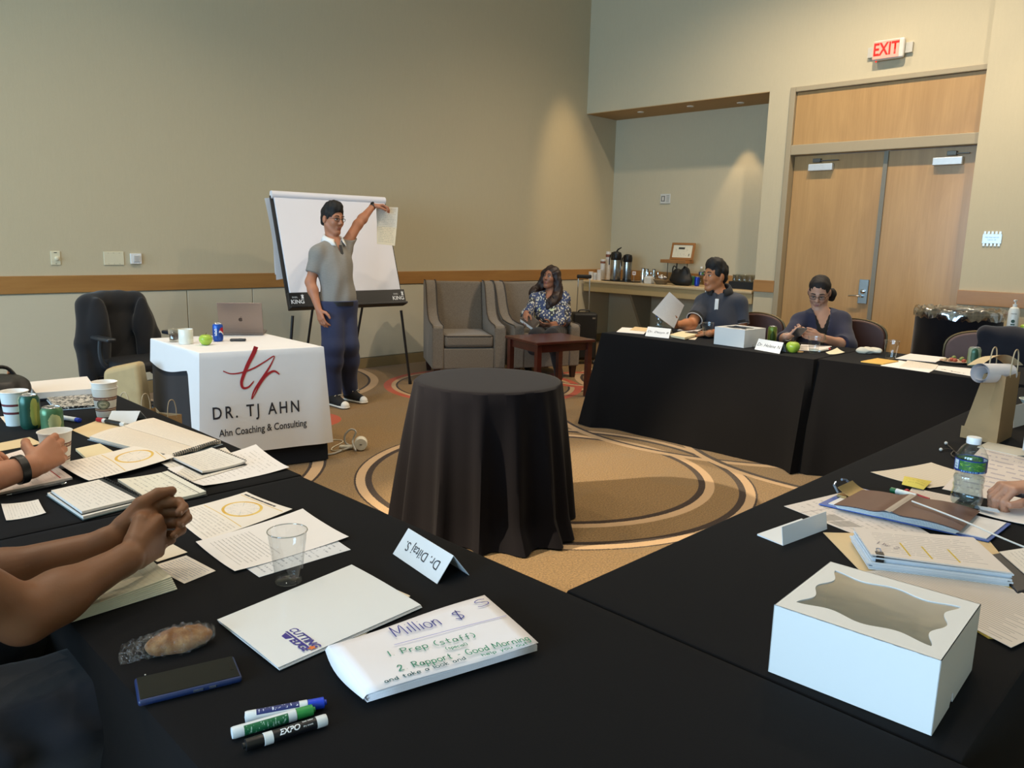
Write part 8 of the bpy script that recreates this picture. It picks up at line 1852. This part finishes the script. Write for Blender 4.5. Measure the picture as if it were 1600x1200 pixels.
# objects cut by the right edge
p = P(1580, 668, .752); tc = tent('blank folded card half hidden behind the brown bag', (1583, 669), (1600, 664), (1586, 634), (1578, 664), 'L')
p = P(1597, 640, .752); t = thing('paper_bowl', 'pale paper bowl at the right edge behind the bag', 'bowl', (p.x+.06, p.y-.04, .752)); g = G(); g.lathe([(0, .003), (.04, .003), (.065, .04), (.07, .045), (.066, .046), (.04, .008), (0, .008)], 26, caps=False); part('bowl_wall', g, M('bowl_pale', 'c9d2cc', .5), t, smooth=True)
pt_ = P(1597, 706, .752); t = thing('tablet', 'dark tablet with a white rim standing at the right edge', 'tablet', (pt_.x, pt_.y, .752)); h = above(pt_, 1597, 604)-.752; sd = Vector((.45, -.9, 0)).normalized(); tm = frame((0, 0, 0), sd, UP)
g = G(); g.box((.14, 0, h/2), (.28, .008, h), tm); part('rim', g, M('tablet_white', 'dadce0', .35), t, bevel=.003); g = G(); g.box((.14, -.0045, h/2), (.268, .001, h-.012), tm); g.box((.14, .0045, h/2), (.268, .001, h-.012), tm); part('screen', g, M('tablet_dark', '15182a', .15), t); g = G(); g.box((.14, .04, .003), (.16, .10, .006), tm); part('stand', g, M('tablet_dark', '15182a', .15), t)
# ------------------------------------------------------------------ on the floor and behind the left tables
b1, b2, b3 = Vector((1.30, 3.82, 0)), Vector((1.40, 3.70, 0)), Vector((1.62, 3.86, 0))
zt = .50; f1 = P(213, 640, zt); f2 = P(259, 652, zt); 
dd = (f2-f1); dd.z = 0; per = Vector((dd.y, -dd.x, 0)).normalized()*-.09
paper_bag('small brown paper bag on the floor between the two near tables', Vector((f1.x, f1.y, 0))+per, Vector((f2.x, f2.y, 0))+per, Vector((f2.x, f2.y, 0))-per*.2, .12, zt, zb=.002)
q = PD(200, 610, 5.0); k = PD(186, 625, 5.0); t = thing('paper_bag', 'tan bag showing between the coffee cups and the white cloth', 'bag', (q.x, q.y, 0)); g = G(); lo = [SCR*a_+TOW*b_+UP*.003 for a_, b_ in ((-.15, .09), (.15, .09), (.15, -.09), (-.15, -.09))]; hi = [SCR*a_+TOW*b_+UP*z_ for a_, b_, z_ in ((-.13, .05, .58), (.10, .06, .64), (.10, -.05, .64), (-.13, -.06, .59))]; g.hexa(lo, hi); part('sack', g, M('kraft_tan', 'b39a6e', .8), t, bevel=.03, seg=3, smooth=True)
zz = P(192, 620, .63); g = G(); g.tube(smooth_path([PD(187, 630, 4.85), PD(189, 617, 4.85), PD(195, 613, 4.85), PD(200, 622, 4.85), PD(201, 632, 4.85)], 5), .004, 6); g.v = [tuple(Vector(v)-Vector(t.location)) for v in g.v]; part('handle', g, M('paper_cord', 'b9a484', .7), t, smooth=True)
p = P(564, 703, 0); t = thing('power_block', 'off-white power outlet block on the carpet by the white cloth', 'power strip', (p.x, p.y, 0), math.radians(-35)); OW = M('plug_cream', 'd8d2c0', .5)
g = G(); g.lathe([(.040, -.035), (.045, -.028), (.045, .028), (.040, .035)], 24, Matrix.Translation((0, 0, .047)) @ Matrix.Rotation(math.pi/2, 4, 'X')); part('body', g, OW, t, smooth=True); g = G(); g.box((.0, -.0365, .047), (.014, .003, .006)); part('outlet_slot', g, M('outlet_dark', '6a665e', .6), t)
g = G(); g.box((-.10, .02, .018), (.10, .035, .030)); part('adapter', g, OW, t, bevel=.012, smooth=True)
pw = t
def cord(pts, r, mat):
    pts = smooth_path(pts, 7); g = G(); mi = (Matrix.Translation(pw.location) @ Matrix.Rotation(math.radians(-35), 4, 'Z')).inverted(); g.tube([mi @ p for p in pts], r, 8); part('cord', g, mat, pw, smooth=True)
CG = M('cord_grey', 'a8a59c', .5)
cord([P(556, 704, .03), PD(551, 690, DEP(P(552, 703, 0))), PD(556, 675, DEP(P(552, 703, 0))), PD(548, 671, DEP(P(552, 703, 0))), PD(539, 680, DEP(P(552, 703, 0))), PD(540, 692, DEP(P(552, 703, 0))), P(549, 698, .02), P(536, 703, .012), P(515, 710, .008), P(480, 711, .008), P(456, 715, .008), P(462, 719, .008)], .0065, CG)
cord([P(538, 702, .02), P(520, 704, .006), P(520, 699, .006), P(536, 690, .006), P(524, 687, .006), P(508, 689, .01)], .0035, M('cord_cream', 'd5cdb4', .5))
